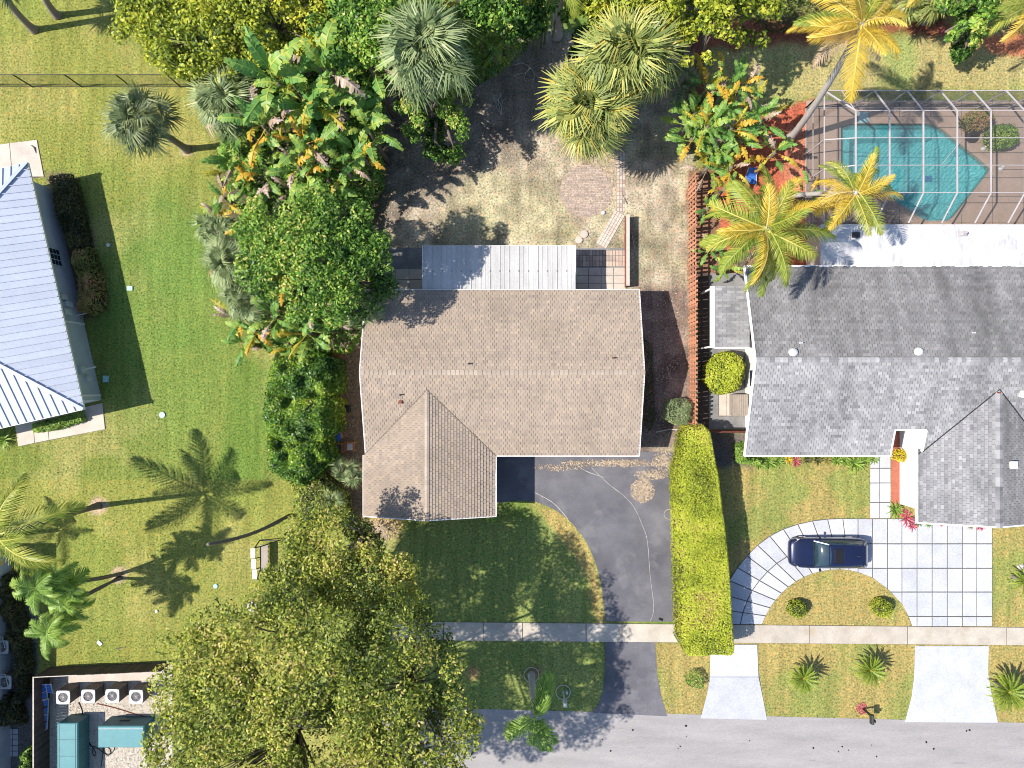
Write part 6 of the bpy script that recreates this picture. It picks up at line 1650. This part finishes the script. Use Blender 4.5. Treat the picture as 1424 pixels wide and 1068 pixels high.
for (x, y, s, k, lab) in ((1046, 641, .55, 'spike', 'green strap plant first from the gable corner of the grey eave'), (1056, 645, .7, 'spike', 'green strap plant second from the gable corner'), (1070, 643, .8, 'spike', 'big green strap plant left of the red-yellow ones under the grey eave'), (1084, 642, .6, 'spike', 'green strap plant touching the yellow one under the grey eave'),
                          (1098, 640, .45, 'yellow', 'small yellow plant under the grey eave'), (1108, 642, .55, 'pink', 'pink-red plant under the grey eave'), (1124, 640, .5, 'shade', 'low dark plant under the grey eave'), (1138, 640, .5, 'shade', 'low dark plant in the middle of the bed under the grey eave'), (1152, 641, .45, 'croton', 'small reddish plant in the middle of the bed under the grey eave'),
                          (1165, 641, .65, 'spike', 'green strap plant left of the biggest one under the grey eave'), (1190, 645, 1.0, 'spike', 'biggest bright green strap plant under the grey eave'), (1178, 642, .6, 'spike', 'smaller green plant touching the biggest strap plant'), (1205, 641, .65, 'spike', 'green plant right of the biggest strap plant'), (1217, 640, .55, 'spike', 'green plant nearest the slab walkway under the grey eave'),
                          (1247, 709, .85, 'spike', 'rounded bright green grass clump at the end of the red bed'), (1263, 722, .75, 'pink', 'large pink-red plant at the corner of the front wing'), (1270, 732, .55, 'pink', 'lower pink-red plant at the corner of the front wing'), (1258, 714, .45, 'pink', 'small pink-red plant touching the green grass clump'),
                          (1280, 728, .4, 'spike', 'low green plant left under the front wing eave'), (1293, 729, .38, 'spike', 'low green plant second under the front wing eave'), (1311, 729, .32, 'pink', 'tiny red plant under the front wing eave'), (1352, 732, .35, 'croton', 'small mixed plant at the right under the front wing eave'), (1366, 733, .45, 'pink', 'reddish plant at the right under the front wing eave')):
    rosette(lab, x, y, s, k)
rosette('spiky plant by the white pipe under the shaded pale wall', 104, 438, .8, 'shade', group=None)
rosette('green plant tuft at the left edge below the metal-roofed house patio', 3, 612, .9, 'spike', group=None)
rosette('small green bromeliad under the top right tree, left of two', 1331, 40, .4, 'spike', group=None); rosette('small green bromeliad under the top right tree, right of two', 1350, 38, .45, 'spike', group=None)
rosette('pink plant under the top right fan palm', 1312, 42, .45, 'pink', group=None)
# cactus stems at the top
t = thing('column_cactus', 'cluster of tall thin cactus stems in front of the pale palm trunk', 'cactus', P(745, 70))
for i, (x, y, h) in enumerate(((733, 62, 2.8), (741, 70, 3.4), (746, 78, 2.6), (752, 66, 3.6), (757, 60, 2.9), (738, 52, 3.2), (749, 55, 3.8), (768, 54, 2.2))):
    b = MB(); q = P(x, y); b.tube([q, (q[0] + .02, q[1], h * .9), (q[0] + .02, q[1], h)], [.07, .065, .02], 7); b.build('stem', mat('cactus_skin', (0.17, 0.20, 0.09), None, 6) if i == 0 else bpy.data.materials['cactus_skin'], t)
# dead branches on the bare yard
def twigs(label, x, y, s, seed):
    r = random.Random(seed); X, Y = P2(x, y); t = thing('dead_branch', label, 'branch', (X, Y, 0)); b = MB()
    def grow(p, a, l, rad, d):
        q = (p[0] + l * cos(a), p[1] + l * sin(a), p[2] + r.uniform(-.02, .08)); b.tube([p, q], [rad, rad * .7], 5)
        if d: 
            for k in range(r.choice((2, 3))): grow(q, a + r.uniform(-.8, .8), l * r.uniform(.55, .8), rad * .65, d - 1)
    for k in range(3): grow((X, Y, .06), r.uniform(0, 6.3), s, .03, 3)
    b.build('twig', M['stone'], t)
twigs('pale dead branch lying in the shaded bare yard, lower of two', 697, 160, .5, 3); twigs('pale dead branch lying in the shaded bare yard, upper of two', 738, 95, .45, 5)
for i, (lab, pts, rr) in enumerate((('thin fallen stick across the grass of the bare yard', [(866, 272), (872, 284)], .03), ('thin pale stick on the dry ground right of the low wall', [(879, 328), (883, 350)], .02), ('pale branch lying across the shaded side yard', [(912, 601), (930, 597), (946, 597)], .035))):
    b = MB(); b.tube([(*P2(*p), .05) for p in pts], rr, 5); o = b.build('stick', M['bark' if i == 0 else 'stone']); tag(o, lab, 'stick')

# ------------------------------------------------------------------ round brick patio and paver path
c = P2(815, 266); b = MB(); R_ = 1.62
bp = sheet('brick_circle', [(c[0] + R_ * cos(a), c[1] + R_ * sin(a)) for a in np.linspace(0, 2 * pi, 40)[:-1]], .010, mat('sandy_joint', (0.36, 0.29, 0.23), None, 8))
b = MB(); y = -R_; row = 0
while y < R_:
    hw = sqrt(max(R_ * R_ - y * y, 0)); x = -hw + .02 + (row % 2) * .06
    while x < hw - .1:
        if rnd.random() < .93: b.slab([(c[0] + x + .008, c[1] + y + .008), (c[0] + x + .2, c[1] + y + .008), (c[0] + x + .2, c[1] + y + .1), (c[0] + x + .008, c[1] + y + .1)], .004, .03 + rnd.uniform(-.008, .008), .006); b.t[-9:] = [rnd.random()] * 9
        x += .21
    y += .108; row += 1
o = b.build('brick', M['brick'], bp); o['kind'] = 'stuff'
PV.append([(c[0] + 1.5 * cos(a), c[1] + 1.5 * sin(a)) for a in np.linspace(0, 2 * pi, 20)[:-1]])
pth = thing('paver_path', None, None, (0, 0, 0)); bpy.data.objects.remove(pth)
pbase = sheet('paver_path', W2([(858, 210), (869, 210), (869, 290), (866, 306), (842, 346), (825, 346), (852, 302), (857, 288)]), .0105, bpy.data.materials['sandy_joint'])
y = 212
while y < 290:
    for x in (858.2, 862, 865.6):
        q = inset(W2([(x, y), (x + 3.5, y), (x + 3.5, y + 5.2), (x, y + 5.2)]), .01)
        b = MB(); b.slab(q, .004, .04 + rnd.uniform(-.01, .01), .006); b.t = [rnd.random()] * len(b.f); b.build('brick', M['patio'] if rnd.random() < .5 else M['brick'], pbase)
    y += 5.5
a0 = np.array(P2(862, 296)); a1 = np.array(P2(834, 345)); d = a1 - a0; l = np.linalg.norm(d); d /= l; w_ = np.array([-d[1], d[0]])
for i in range(int(l / .26)):
    for k in (-.27, -.09, .09, .27):
        q = a0 + d * (i * .26 + .13) + w_ * k; b = MB(); b.obox(tuple(q), tuple(d), .12, .078, .004, .04 + rnd.uniform(-.01, .01), rnd.random()); b.build('brick', M['patio'], pbase)
for (x, y, r, lab) in ((812, 326, .24, 'round pale concrete disc near the paver path, upper of two'), (805, 334, .22, 'round pale concrete disc near the patio roof corner, lower of two')):
    q = P2(x, y); b = MB(); b.cyl(q[0], q[1], .0, .09, r, 20); b.cyl(q[0], q[1], .0905, .11, r * .8, 20); o = b.build('stepping_disc', M['patio']); tag(o, lab, 'stepping stone', 'round pale discs by the paver path')
q = P2(839, 296); b = MB(); b.dome(q[0], q[1], 0, .16, .14, .16, 12, 4); o = b.build('white_stone', M['whiteplastic'], None, True); tag(o, 'small bright white stone beside the bend of the paver path', 'stone')

# ------------------------------------------------------------------ small things
def small(name, lab, cat, x, y, m, f, group=None, sm=False):
    q = P2(x, y); b = MB(); f(b, q[0], q[1]); o = b.build(name, M[m], None, sm); return tag(o, lab, cat, group)
small('utility_cover', 'pale square cover lying on the bright left lawn', 'utility cover', 181, 401, 'lawncover', lambda b, x, y: b.box(x - .17, y - .14, 0, x + .17, y + .14, .07))
small('utility_cover', 'pale blue cover on the lawn right of the metal-roofed house patio', 'utility cover', 226, 577, 'lawncover', lambda b, x, y: b.cyl(x, y, 0, .07, .19, 8))
small('drain_cap', 'small round white cap in the shadow of the metal-roofed house', 'drain cap', 151, 341, 'whiteplastic', lambda b, x, y: b.cyl(x, y, 0, .08, .12, 14))
small('utility_box', 'small blue box on the grass below the pale shaded wall', 'utility box', 149, 527, 'lawncover', lambda b, x, y: b.box(x - .13, y - .2, 0, x + .13, y + .2, .25))
small('paper_scrap', 'white scrap lying on the lawn above the dark fence', 'litter', 139, 894, 'whiteplastic', lambda b, x, y: (b.obox((x, y), (.7, -.7), .16, .1, .0, .06)))
small('drain_cap', 'small white cap on the lawn near the big tree', 'drain cap', 218, 850, 'whiteplastic', lambda b, x, y: b.cyl(x, y, 0, .07, .09, 10))
small('utility_cover', 'pale green cover beside the small palm shadow', 'utility cover', 300, 815, 'lawncover', lambda b, x, y: b.cyl(x, y, 0, .06, .14, 10))
small('stick', 'short brown stick on the lawn above the dark fence', 'stick', 168, 901, 'bark', lambda b, x, y: b.beam((x - .3, y - .05, .05), (x + .3, y + .06, .05), .05))
small('floor_drain', 'small grey grate on the gravel between the teal boxes and air conditioners', 'grate', 142, 994, 'alu', lambda b, x, y: (b.box(x - .14, y - .12, .013, x + .14, y + .12, .05)))
small('garden_hose_ring', 'thin pale hose ring lying on the asphalt near the hedge', 'hose', 930, 715, 'stone', lambda b, x, y: (b.ring(x, y, .035, .3, .014, 26, 5)))
small('dark_stain_mat', 'small dark mat at the foot of the asphalt driveway near the sidewalk', 'mat', 919, 861, 'black', lambda b, x, y: b.obox((x, y), (.9, -.3), .14, .08, .02, .035))
small('rock', 'white rock beside the cycad at the right edge', 'rock', 1420, 788, 'stone', lambda b, x, y: b.dome(x, y, 0, .25, .18, .15, 9, 3))
small('planter_box', 'dark square planter in the shaded strip left of the tan house', 'planter', 483, 568, 'dark', lambda b, x, y: (b.box(x - .22, y - .22, 0, x + .22, y + .22, .4)))
small('fallen_frond', 'brown fallen frond on the left patio of the metal-roofed house', 'fallen leaf', 49, 207, 'bark', lambda b, x, y: b.tube([(x - .2, y + .2, .08), (x, y + .05, .1), (x + .1, y - .3, .08)], [.02, .05, .01], 5))
for i, (x, y, lab) in enumerate(((471, 494, 'terracotta pot in the narrow strip left of the tan house, upper of two'), (474, 510, 'terracotta pot in the narrow strip left of the tan house, lower of two'))):
    q = P2(x, y); t = thing('plant_pot', lab, 'plant pot', (q[0], q[1], 0), 'terracotta pots beside the tan house')
    b = MB(); b.cyl(q[0], q[1], 0, .45, .2, 14, .3); b.build('pot', M['orange'], t)
    b = MB(); b.ring(q[0], q[1], .45, .29, .03, 18, 5); b.build('rim', M['orange'], t)
    link('leaves', SM['croton'][i], t, (0, 0, .4), (0, 0, i), .42)
for i, (x, y, lab) in enumerate(((489, 620, 'orange wooden garden chair with a white cushion beside the front wing'), (473, 622, 'orange wooden garden chair with a blue cushion by the shrubs'))):
    q = P2(x, y); t = thing('garden_chair', lab, 'chair', (q[0], q[1], 0), 'orange garden chairs left of the front wing')
    for dx in (-.27, .27):
        for dy in (-.25, .25):
            b = MB(); b.box(q[0] + dx - .03, q[1] + dy - .03, 0, q[0] + dx + .03, q[1] + dy + .03, .62 if dy < 0 else .9); b.build('leg', M['orange'], t)
        b = MB(); b.box(q[0] + dx - .06, q[1] - .3, .62, q[0] + dx + .06, q[1] + .24, .66); b.build('armrest', M['orange'], t)
    b = MB(); b.box(q[0] - .24, q[1] - .26, .38, q[0] + .24, q[1] + .24, .42); b.build('seat', M['orange'], t)
    for k in range(4):
        b = MB(); b.box(q[0] - .22 + k * .12, q[1] + .25, .45, q[0] - .14 + k * .12, q[1] + .29, .95); b.build('back_slat', M['orange'], t)
    b = MB(); b.slab([(q[0] - .2, q[1] - .22), (q[0] + .2, q[1] - .22), (q[0] + .2, q[1] + .2), (q[0] - .2, q[1] + .2)], .42, .5, .03); b.build('cushion', M['white' if i == 0 else 'blue'], t)
q = P2(472, 606); t = thing('bin', 'round bin with a blue lid above the orange chairs', 'bin', (q[0], q[1], 0))
b = MB(); b.cyl(q[0], q[1], 0, .7, .24, 16, .28); b.build('body', M['orange'], t); b = MB(); b.cyl(q[0], q[1], .7, .74, .31, 18); b.dome(q[0], q[1], .74, .27, .27, .05, 18, 3); b.build('lid', M['blue'], t)
q = P2(1042, 250); t = thing('deck_chair', 'blue deck chair on the red mulch under the coconut fronds', 'chair', (q[0], q[1], 0))
b = MB(); b.poly3([(q[0] - .3, q[1] - .35, .35), (q[0] + .3, q[1] - .35, .35), (q[0] + .3, q[1] + .15, .3), (q[0] - .3, q[1] + .15, .3)]); b.poly3([(q[0] - .3, q[1] + .15, .3), (q[0] + .3, q[1] + .15, .3), (q[0] + .3, q[1] + .5, .85), (q[0] - .3, q[1] + .5, .85)]); b.build('fabric_seat', M['blue'], t)
b = MB()
for dx in (-.32, .32): b.tube([(q[0] + dx, q[1] - .4, 0), (q[0] + dx, q[1] - .36, .37), (q[0] + dx, q[1] + .15, .32), (q[0] + dx, q[1] + .52, .88)], .02, 6); b.tube([(q[0] + dx, q[1] + .3, .0), (q[0] + dx, q[1] + .15, .32)], .02, 6)
b.build('frame', M['whiteplastic'], t)
# tree rings and the white post
for (x, y, r, lab) in ((739, 938, .46, 'thin pale edging ring round the bright feathery palm at the road'), (783, 962, .44, 'thin pale edging ring round the white post at the road')):
    q = P2(x, y); b = MB(); b.ring(q[0], q[1], .05, r, .028, 34, 6); o = b.build('edging_ring', M['stone']); tag(o, lab, 'edging ring', 'edging rings on the verge')
q = P2(783, 961); t = thing('mailbox', 'white box on a thin post standing in the edging ring at the road', 'mailbox', (q[0], q[1], 0))
b = MB(); b.box(q[0] - .045, q[1] - .045, 0, q[0] + .045, q[1] + .045, 1.25); b.build('post', M['whiteplastic'], t)
b = MB(); b.box(q[0] - .11, q[1] - .16, 1.25, q[0] + .11, q[1] + .1, 1.85); b.build('box', M['whiteplastic'], t); b = MB(); b.dome(q[0], q[1] - .03, 1.85, .11, .13, .08, 12, 3); b.build('cap', M['whiteplastic'], t)
b = MB(); b.cyl(q[0] + .22, q[1] - .0, 0, .3, .08, 8); o = b.build('garden_light', M['whiteplastic']); tag(o, 'tiny pale garden light inside the edging ring of the white post', 'garden light')
q = P2(1200, 985); t = thing('mailbox', 'black mailbox on a post with a red mulch patch at the road verge', 'mailbox', (q[0], q[1], 0))
b = MB(); b.box(q[0] - .05, q[1] - .05, 0, q[0] + .05, q[1] + .05, 1.0); b.box(q[0] - .04, q[1] - .3, .92, q[0] + .04, q[1] + .1, .99); b.build('post', M['black'], t)
b = MB()
xs_ = [-.11, -.11, -.07, 0, .07, .11, .11]; zs_ = [1.0, 1.15, 1.23, 1.26, 1.23, 1.15, 1.0]
vs = [(q[0] + a, q[1] - .42, z) for a, z in zip(xs_, zs_)] + [(q[0] + a, q[1] + .12, z) for a, z in zip(xs_, zs_)]
b.add(vs, [tuple(range(7)), tuple(range(13, 6, -1))] + [(i, 7 + i, 7 + (i + 1) % 7, (i + 1) % 7) for i in range(7)]); bx_ = b.build('box', M['dark'], t)
b = MB(); b.box(q[0] + .112, q[1] - .3, 1.1, q[0] + .125, q[1] - .12, 1.3); b.build('flag', M['dark'], bx_)
V = []; T = []
for i in range(260):
    a = rnd.uniform(0, 6.28); r = .34 * sqrt(rnd.random()); x, y = q[0] - .1 + r * cos(a), q[1] + r * sin(a) * 1.1; s_ = rnd.uniform(.02, .05); z = rnd.uniform(.02, .07)
    V += [(x - s_, y, z), (x, y - s_ * .5, z), (x + s_, y, z + .02), (x, y + s_ * .5, z)]; T.append(rnd.random())
o = link('mulch', quads_mesh('mulch', V, L['pink'], T)); tag(o, 'red mulch chips round the foot of the black mailbox', None, None, 'stuff')
q = P2(1262, 700)
# small terracotta bits at the lawn
small('stump', 'round brown stump edge at the tree foot on the left lawn', 'stump', 351, 843, 'stone', lambda b, x, y: (b.cyl(x, y, 0, .12, .3, 14), b.cyl(x, y, .1205, .15, .2, 14)))

# ------------------------------------------------------------------ car
cc_ = (19.25, -10.28)
car = thing('parked_car', 'navy blue hatchback with a dark sunroof parked on the pale slab driveway', 'car', (cc_[0], cc_[1], 0), None)
def ringx(x, w, zb, zs, zt, tf=.55, cr=.10):
    """closed body section at x: w half width, zb sill, zs shoulder, zt top"""
    pts = [(0, zb), (w * .86, zb), (w * .97, zb + .08), (w, (zb + zs) / 2), (w * .985, zs - .06), (w * .93, zs), (w * .8, zs + (zt - zs) * .55), (w * tf, zt - .012), (0, zt)]
    full = pts + [(-a, z) for a, z in pts[-2:0:-1]]
    return [(cc_[0] + x, cc_[1] + a, z) for a, z in full]
def loft(b, rings, capends=True, tone=.5):
    n = len(rings[0]); vs = [p for r in rings for p in r]; fs = []
    for i in range(len(rings) - 1):
        for k in range(n):
            k2 = (k + 1) % n; fs.append((i * n + k, (i + 1) * n + k, (i + 1) * n + k2, i * n + k2))
    if capends: fs.append(tuple(range(n))); fs.append(tuple((len(rings) - 1) * n + k for k in range(n - 1, -1, -1)))
    b.add(vs, fs, tone)
st_ = [(-2.36, .55, .34, .50, .56), (-2.30, .72, .26, .58, .68), (-2.12, .84, .2, .68, .78), (-1.8, .90, .2, .76, .86), (-1.3, .925, .2, .82, .93), (-.85, .93, .2, .87, .985), (-.2, .93, .2, .90, .99), (.6, .93, .2, .92, .99), (1.3, .93, .2, .94, 1.0), (1.85, .91, .2, .95, 1.02), (2.15, .86, .22, .93, 1.0), (2.30, .76, .28, .86, .93), (2.36, .62, .34, .74, .80)]
b = MB(); loft(b, [ringx(*s_) for s_ in st_])
body = b.build('body', M['car'], car, True)
md = body.modifiers.new('sub', 'SUBSURF'); md.levels = 1; md.render_levels = 2
# cabin
def cab(x, w0, z0, w1, z1): return [(cc_[0] + x, cc_[1] + a, z) for a, z in ((w0, z0), (w0 * .95 + w1 * .05, z0 + (z1 - z0) * .3), (w1 + .03, z1 - .05), (w1 * .8, z1 - .005), (0, z1 + .02), (-w1 * .8, z1 - .005), (-w1 - .03, z1 - .05), (-(w0 * .95 + w1 * .05), z0 + (z1 - z0) * .3), (-w0, z0))]
b = MB()
cst = [(-1.02, .80, .93, .76, .95), (-.62, .82, .95, .70, 1.22), (-.22, .84, .95, .64, 1.43), (.1, .845, .96, .635, 1.475), (.8, .845, .97, .63, 1.485), (1.4, .84, .98, .615, 1.46), (1.78, .81, .99, .59, 1.40), (2.05, .77, 1.0, .60, 1.19), (2.22, .72, 1.0, .66, 1.02)]
loft(b, [cab(*s_) for s_ in cst]); gl = b.build('glasshouse', M['carglass'], car, True)
b = MB()   # painted roof skin and pillars, a little proud of the glass
rs = []
for x, w0, z0, w1, z1 in [(-.30, .84, .95, .645, 1.395)] + cst[3:6] + [(1.86, .81, .99, .585, 1.375)]:
    rs.append([(cc_[0] + x, cc_[1] + a, z) for a, z in ((w1 + .035, z1 - .055), (w1 + .02, z1 - .015), (w1 * .8, z1 + .012), (0, z1 + .034), (-w1 * .8, z1 + .012), (-w1 - .02, z1 - .015), (-w1 - .035, z1 - .055))])
n = 7; vs = [p for r in rs for p in r]; fs = [(i * n + k, (i + 1) * n + k, (i + 1) * n + k + 1, i * n + k + 1) for i in range(len(rs) - 1) for k in range(n - 1)]
b.add(vs, fs); rf2 = b.build('roof', M['car'], car, True)
b = MB()
for sg in (-1, 1):
    y = cc_[1]
    b.beam((cc_[0] - 1.0, y + sg * .79, .95), (cc_[0] - .28, y + sg * .665, 1.40), .06, .03); b.beam((cc_[0] + 2.16, y + sg * .74, 1.0), (cc_[0] + 1.8, y + sg * .62, 1.38), .12, .04); b.beam((cc_[0] + .62, y + sg * .865, .97), (cc_[0] + .62, y + sg * .665, 1.44), .07, .03)
b.build('pillar', M['car'], car)
b = MB(); b.slab([(cc_[0] + .02, cc_[1] - .40), (cc_[0] + .52, cc_[1] - .40), (cc_[0] + .52, cc_[1] + .40), (cc_[0] + .02, cc_[1] + .40)], 1.46, 1.525, .01); b.build('sunroof', M['black'], car)
b = MB()
for p, q in (((-.03, -.45), (.57, -.45)), ((-.03, .45), (.57, .45)), ((-.03, -.45), (-.03, .45)), ((.57, -.45), (.57, .45))): b.beam((cc_[0] + p[0], cc_[1] + p[1], 1.522), (cc_[0] + q[0], cc_[1] + q[1], 1.522), .014, .012)
b.build('sunroof_trim', M['dark'], car)
b = MB(); b.beam((cc_[0] + 1.35, cc_[1] - .03, 1.49), (cc_[0] + 1.5, cc_[1] + .03, 1.58), .03, .03); b.build('antenna', M['black'], car)
b = MB(); b.beam((cc_[0] + 1.84, cc_[1] - .58, 1.40), (cc_[0] + 1.84, cc_[1] + .58, 1.40), .14, .03); b.build('spoiler', M['car'], car)
b = MB(); b.beam((cc_[0] - .96, cc_[1] - .7, .985), (cc_[0] - .98, cc_[1] + .7, .985), .07, .02); b.build('wiper_cowl', M['black'], car)
for sg in (-1, 1):
    b = MB(); b.add([(cc_[0] - 2.25, cc_[1] + sg * .56, .60), (cc_[0] - 1.95, cc_[1] + sg * .86, .66), (cc_[0] - 1.78, cc_[1] + sg * .87, .79), (cc_[0] - 2.08, cc_[1] + sg * .63, .775)], [(0, 1, 2, 3)]); b.build('headlight', M['lens'], car)
    b = MB(); b.box(cc_[0] + 2.14, cc_[1] + sg * .66 - .1, .74, cc_[0] + 2.27, cc_[1] + sg * .66 + .1, .84); b.build('tail_light', M['redlens'], car)
    b = MB(); b.dome(cc_[0] - .62, cc_[1] + sg * .98, .92, .07, .11, .09, 10, 4); b.beam((cc_[0] - .62, cc_[1] + sg * .85, .93), (cc_[0] - .62, cc_[1] + sg * .95, .95), .05); b.build('mirror', M['car'], car)
    for x in (-1.45, 1.42):
        wy = cc_[1] + sg * .80
        b = MB(); b.tube([(cc_[0] + x, wy - .11, .33), (cc_[0] + x, wy + .11, .33)], .33, 20); wh = b.build('tyre', M['rubber'], car)
        b = MB(); b.tube([(cc_[0] + x, wy + sg * .10, .33), (cc_[0] + x, wy + sg * .118, .33)], .21, 16); b.build('rim', M['chrome'], wh)
    b = MB(); b.beam((cc_[0] - .9, cc_[1] + sg * .835, .955), (cc_[0] + 2.05, cc_[1] + sg * .80, 1.0), .03, .02); b.build('window_trim', M['chrome'], car)
    for xx in (-.75, .42, 1.28):
        b = MB(); b.beam((cc_[0] + xx, cc_[1] + sg * .936, .34), (cc_[0] + xx, cc_[1] + sg * .90, .9), .012, .006); b.build('door_seam', M['black'], car)
    b = MB(); b.beam((cc_[0] - 2.15, cc_[1] + sg * .66, .765), (cc_[0] - 1.0, cc_[1] + sg * .74, .965), .02, .012); b.build('bonnet_seam', M['black'], car)

# ------------------------------------------------------------------ grass blades
n_ = 150000
X = rng.uniform(-33, 33, n_); Y = rng.uniform(-25, 25, n_)
ix = np.clip(np.searchsorted(xs, X), 0, len(xs) - 1); iy = np.clip(np.searchsorted(ys, Y), 0, len(ys) - 1)
ok = (grass[iy, ix] > rng.uniform(.25, .95, n_))
for pv in PV + [[(-31, -10.5), (-42, -10.5), (-42, -30), (-31, -30)], [(-8, -7), (7, -3.5), (7, 5), (-8, 5)]]:
    ok &= polydist(X, Y, pv) < .03
X, Y, ix, iy = X[ok], Y[ok], ix[ok], iy[ok]; n_ = len(X)
a = rng.uniform(0, 2 * pi, n_); h = rng.uniform(.03, .075, n_); w_ = rng.uniform(.012, .03, n_); ln = rng.uniform(.03, .09, n_); a2 = rng.uniform(0, 2 * pi, n_)
Vg = np.stack([np.stack([X - w_ * np.cos(a), Y - w_ * np.sin(a), np.zeros(n_)], -1), np.stack([X + w_ * np.cos(a), Y + w_ * np.sin(a), np.zeros(n_)], -1), np.stack([X + ln * np.cos(a2), Y + ln * np.sin(a2), h], -1)], 1).reshape(-1, 3)
gme = quads_mesh('grass', Vg, gm, None, np.arange(n_ * 3).reshape(-1, 3))
ca = gme.color_attributes.new('soil', 'FLOAT_COLOR', 'POINT')
cg3 = np.repeat(col[iy, ix] * rng.uniform(.5, 1.9, n_)[:, None] * np.array([1, 1.04, .9]), 3, axis=0)
ca.data.foreach_set('color', np.concatenate([cg3, np.ones((len(cg3), 1))], 1).astype(np.float32).ravel())
o = link('grass', gme); tag(o, 'short grass blades over all the lawns', None, None, 'stuff')
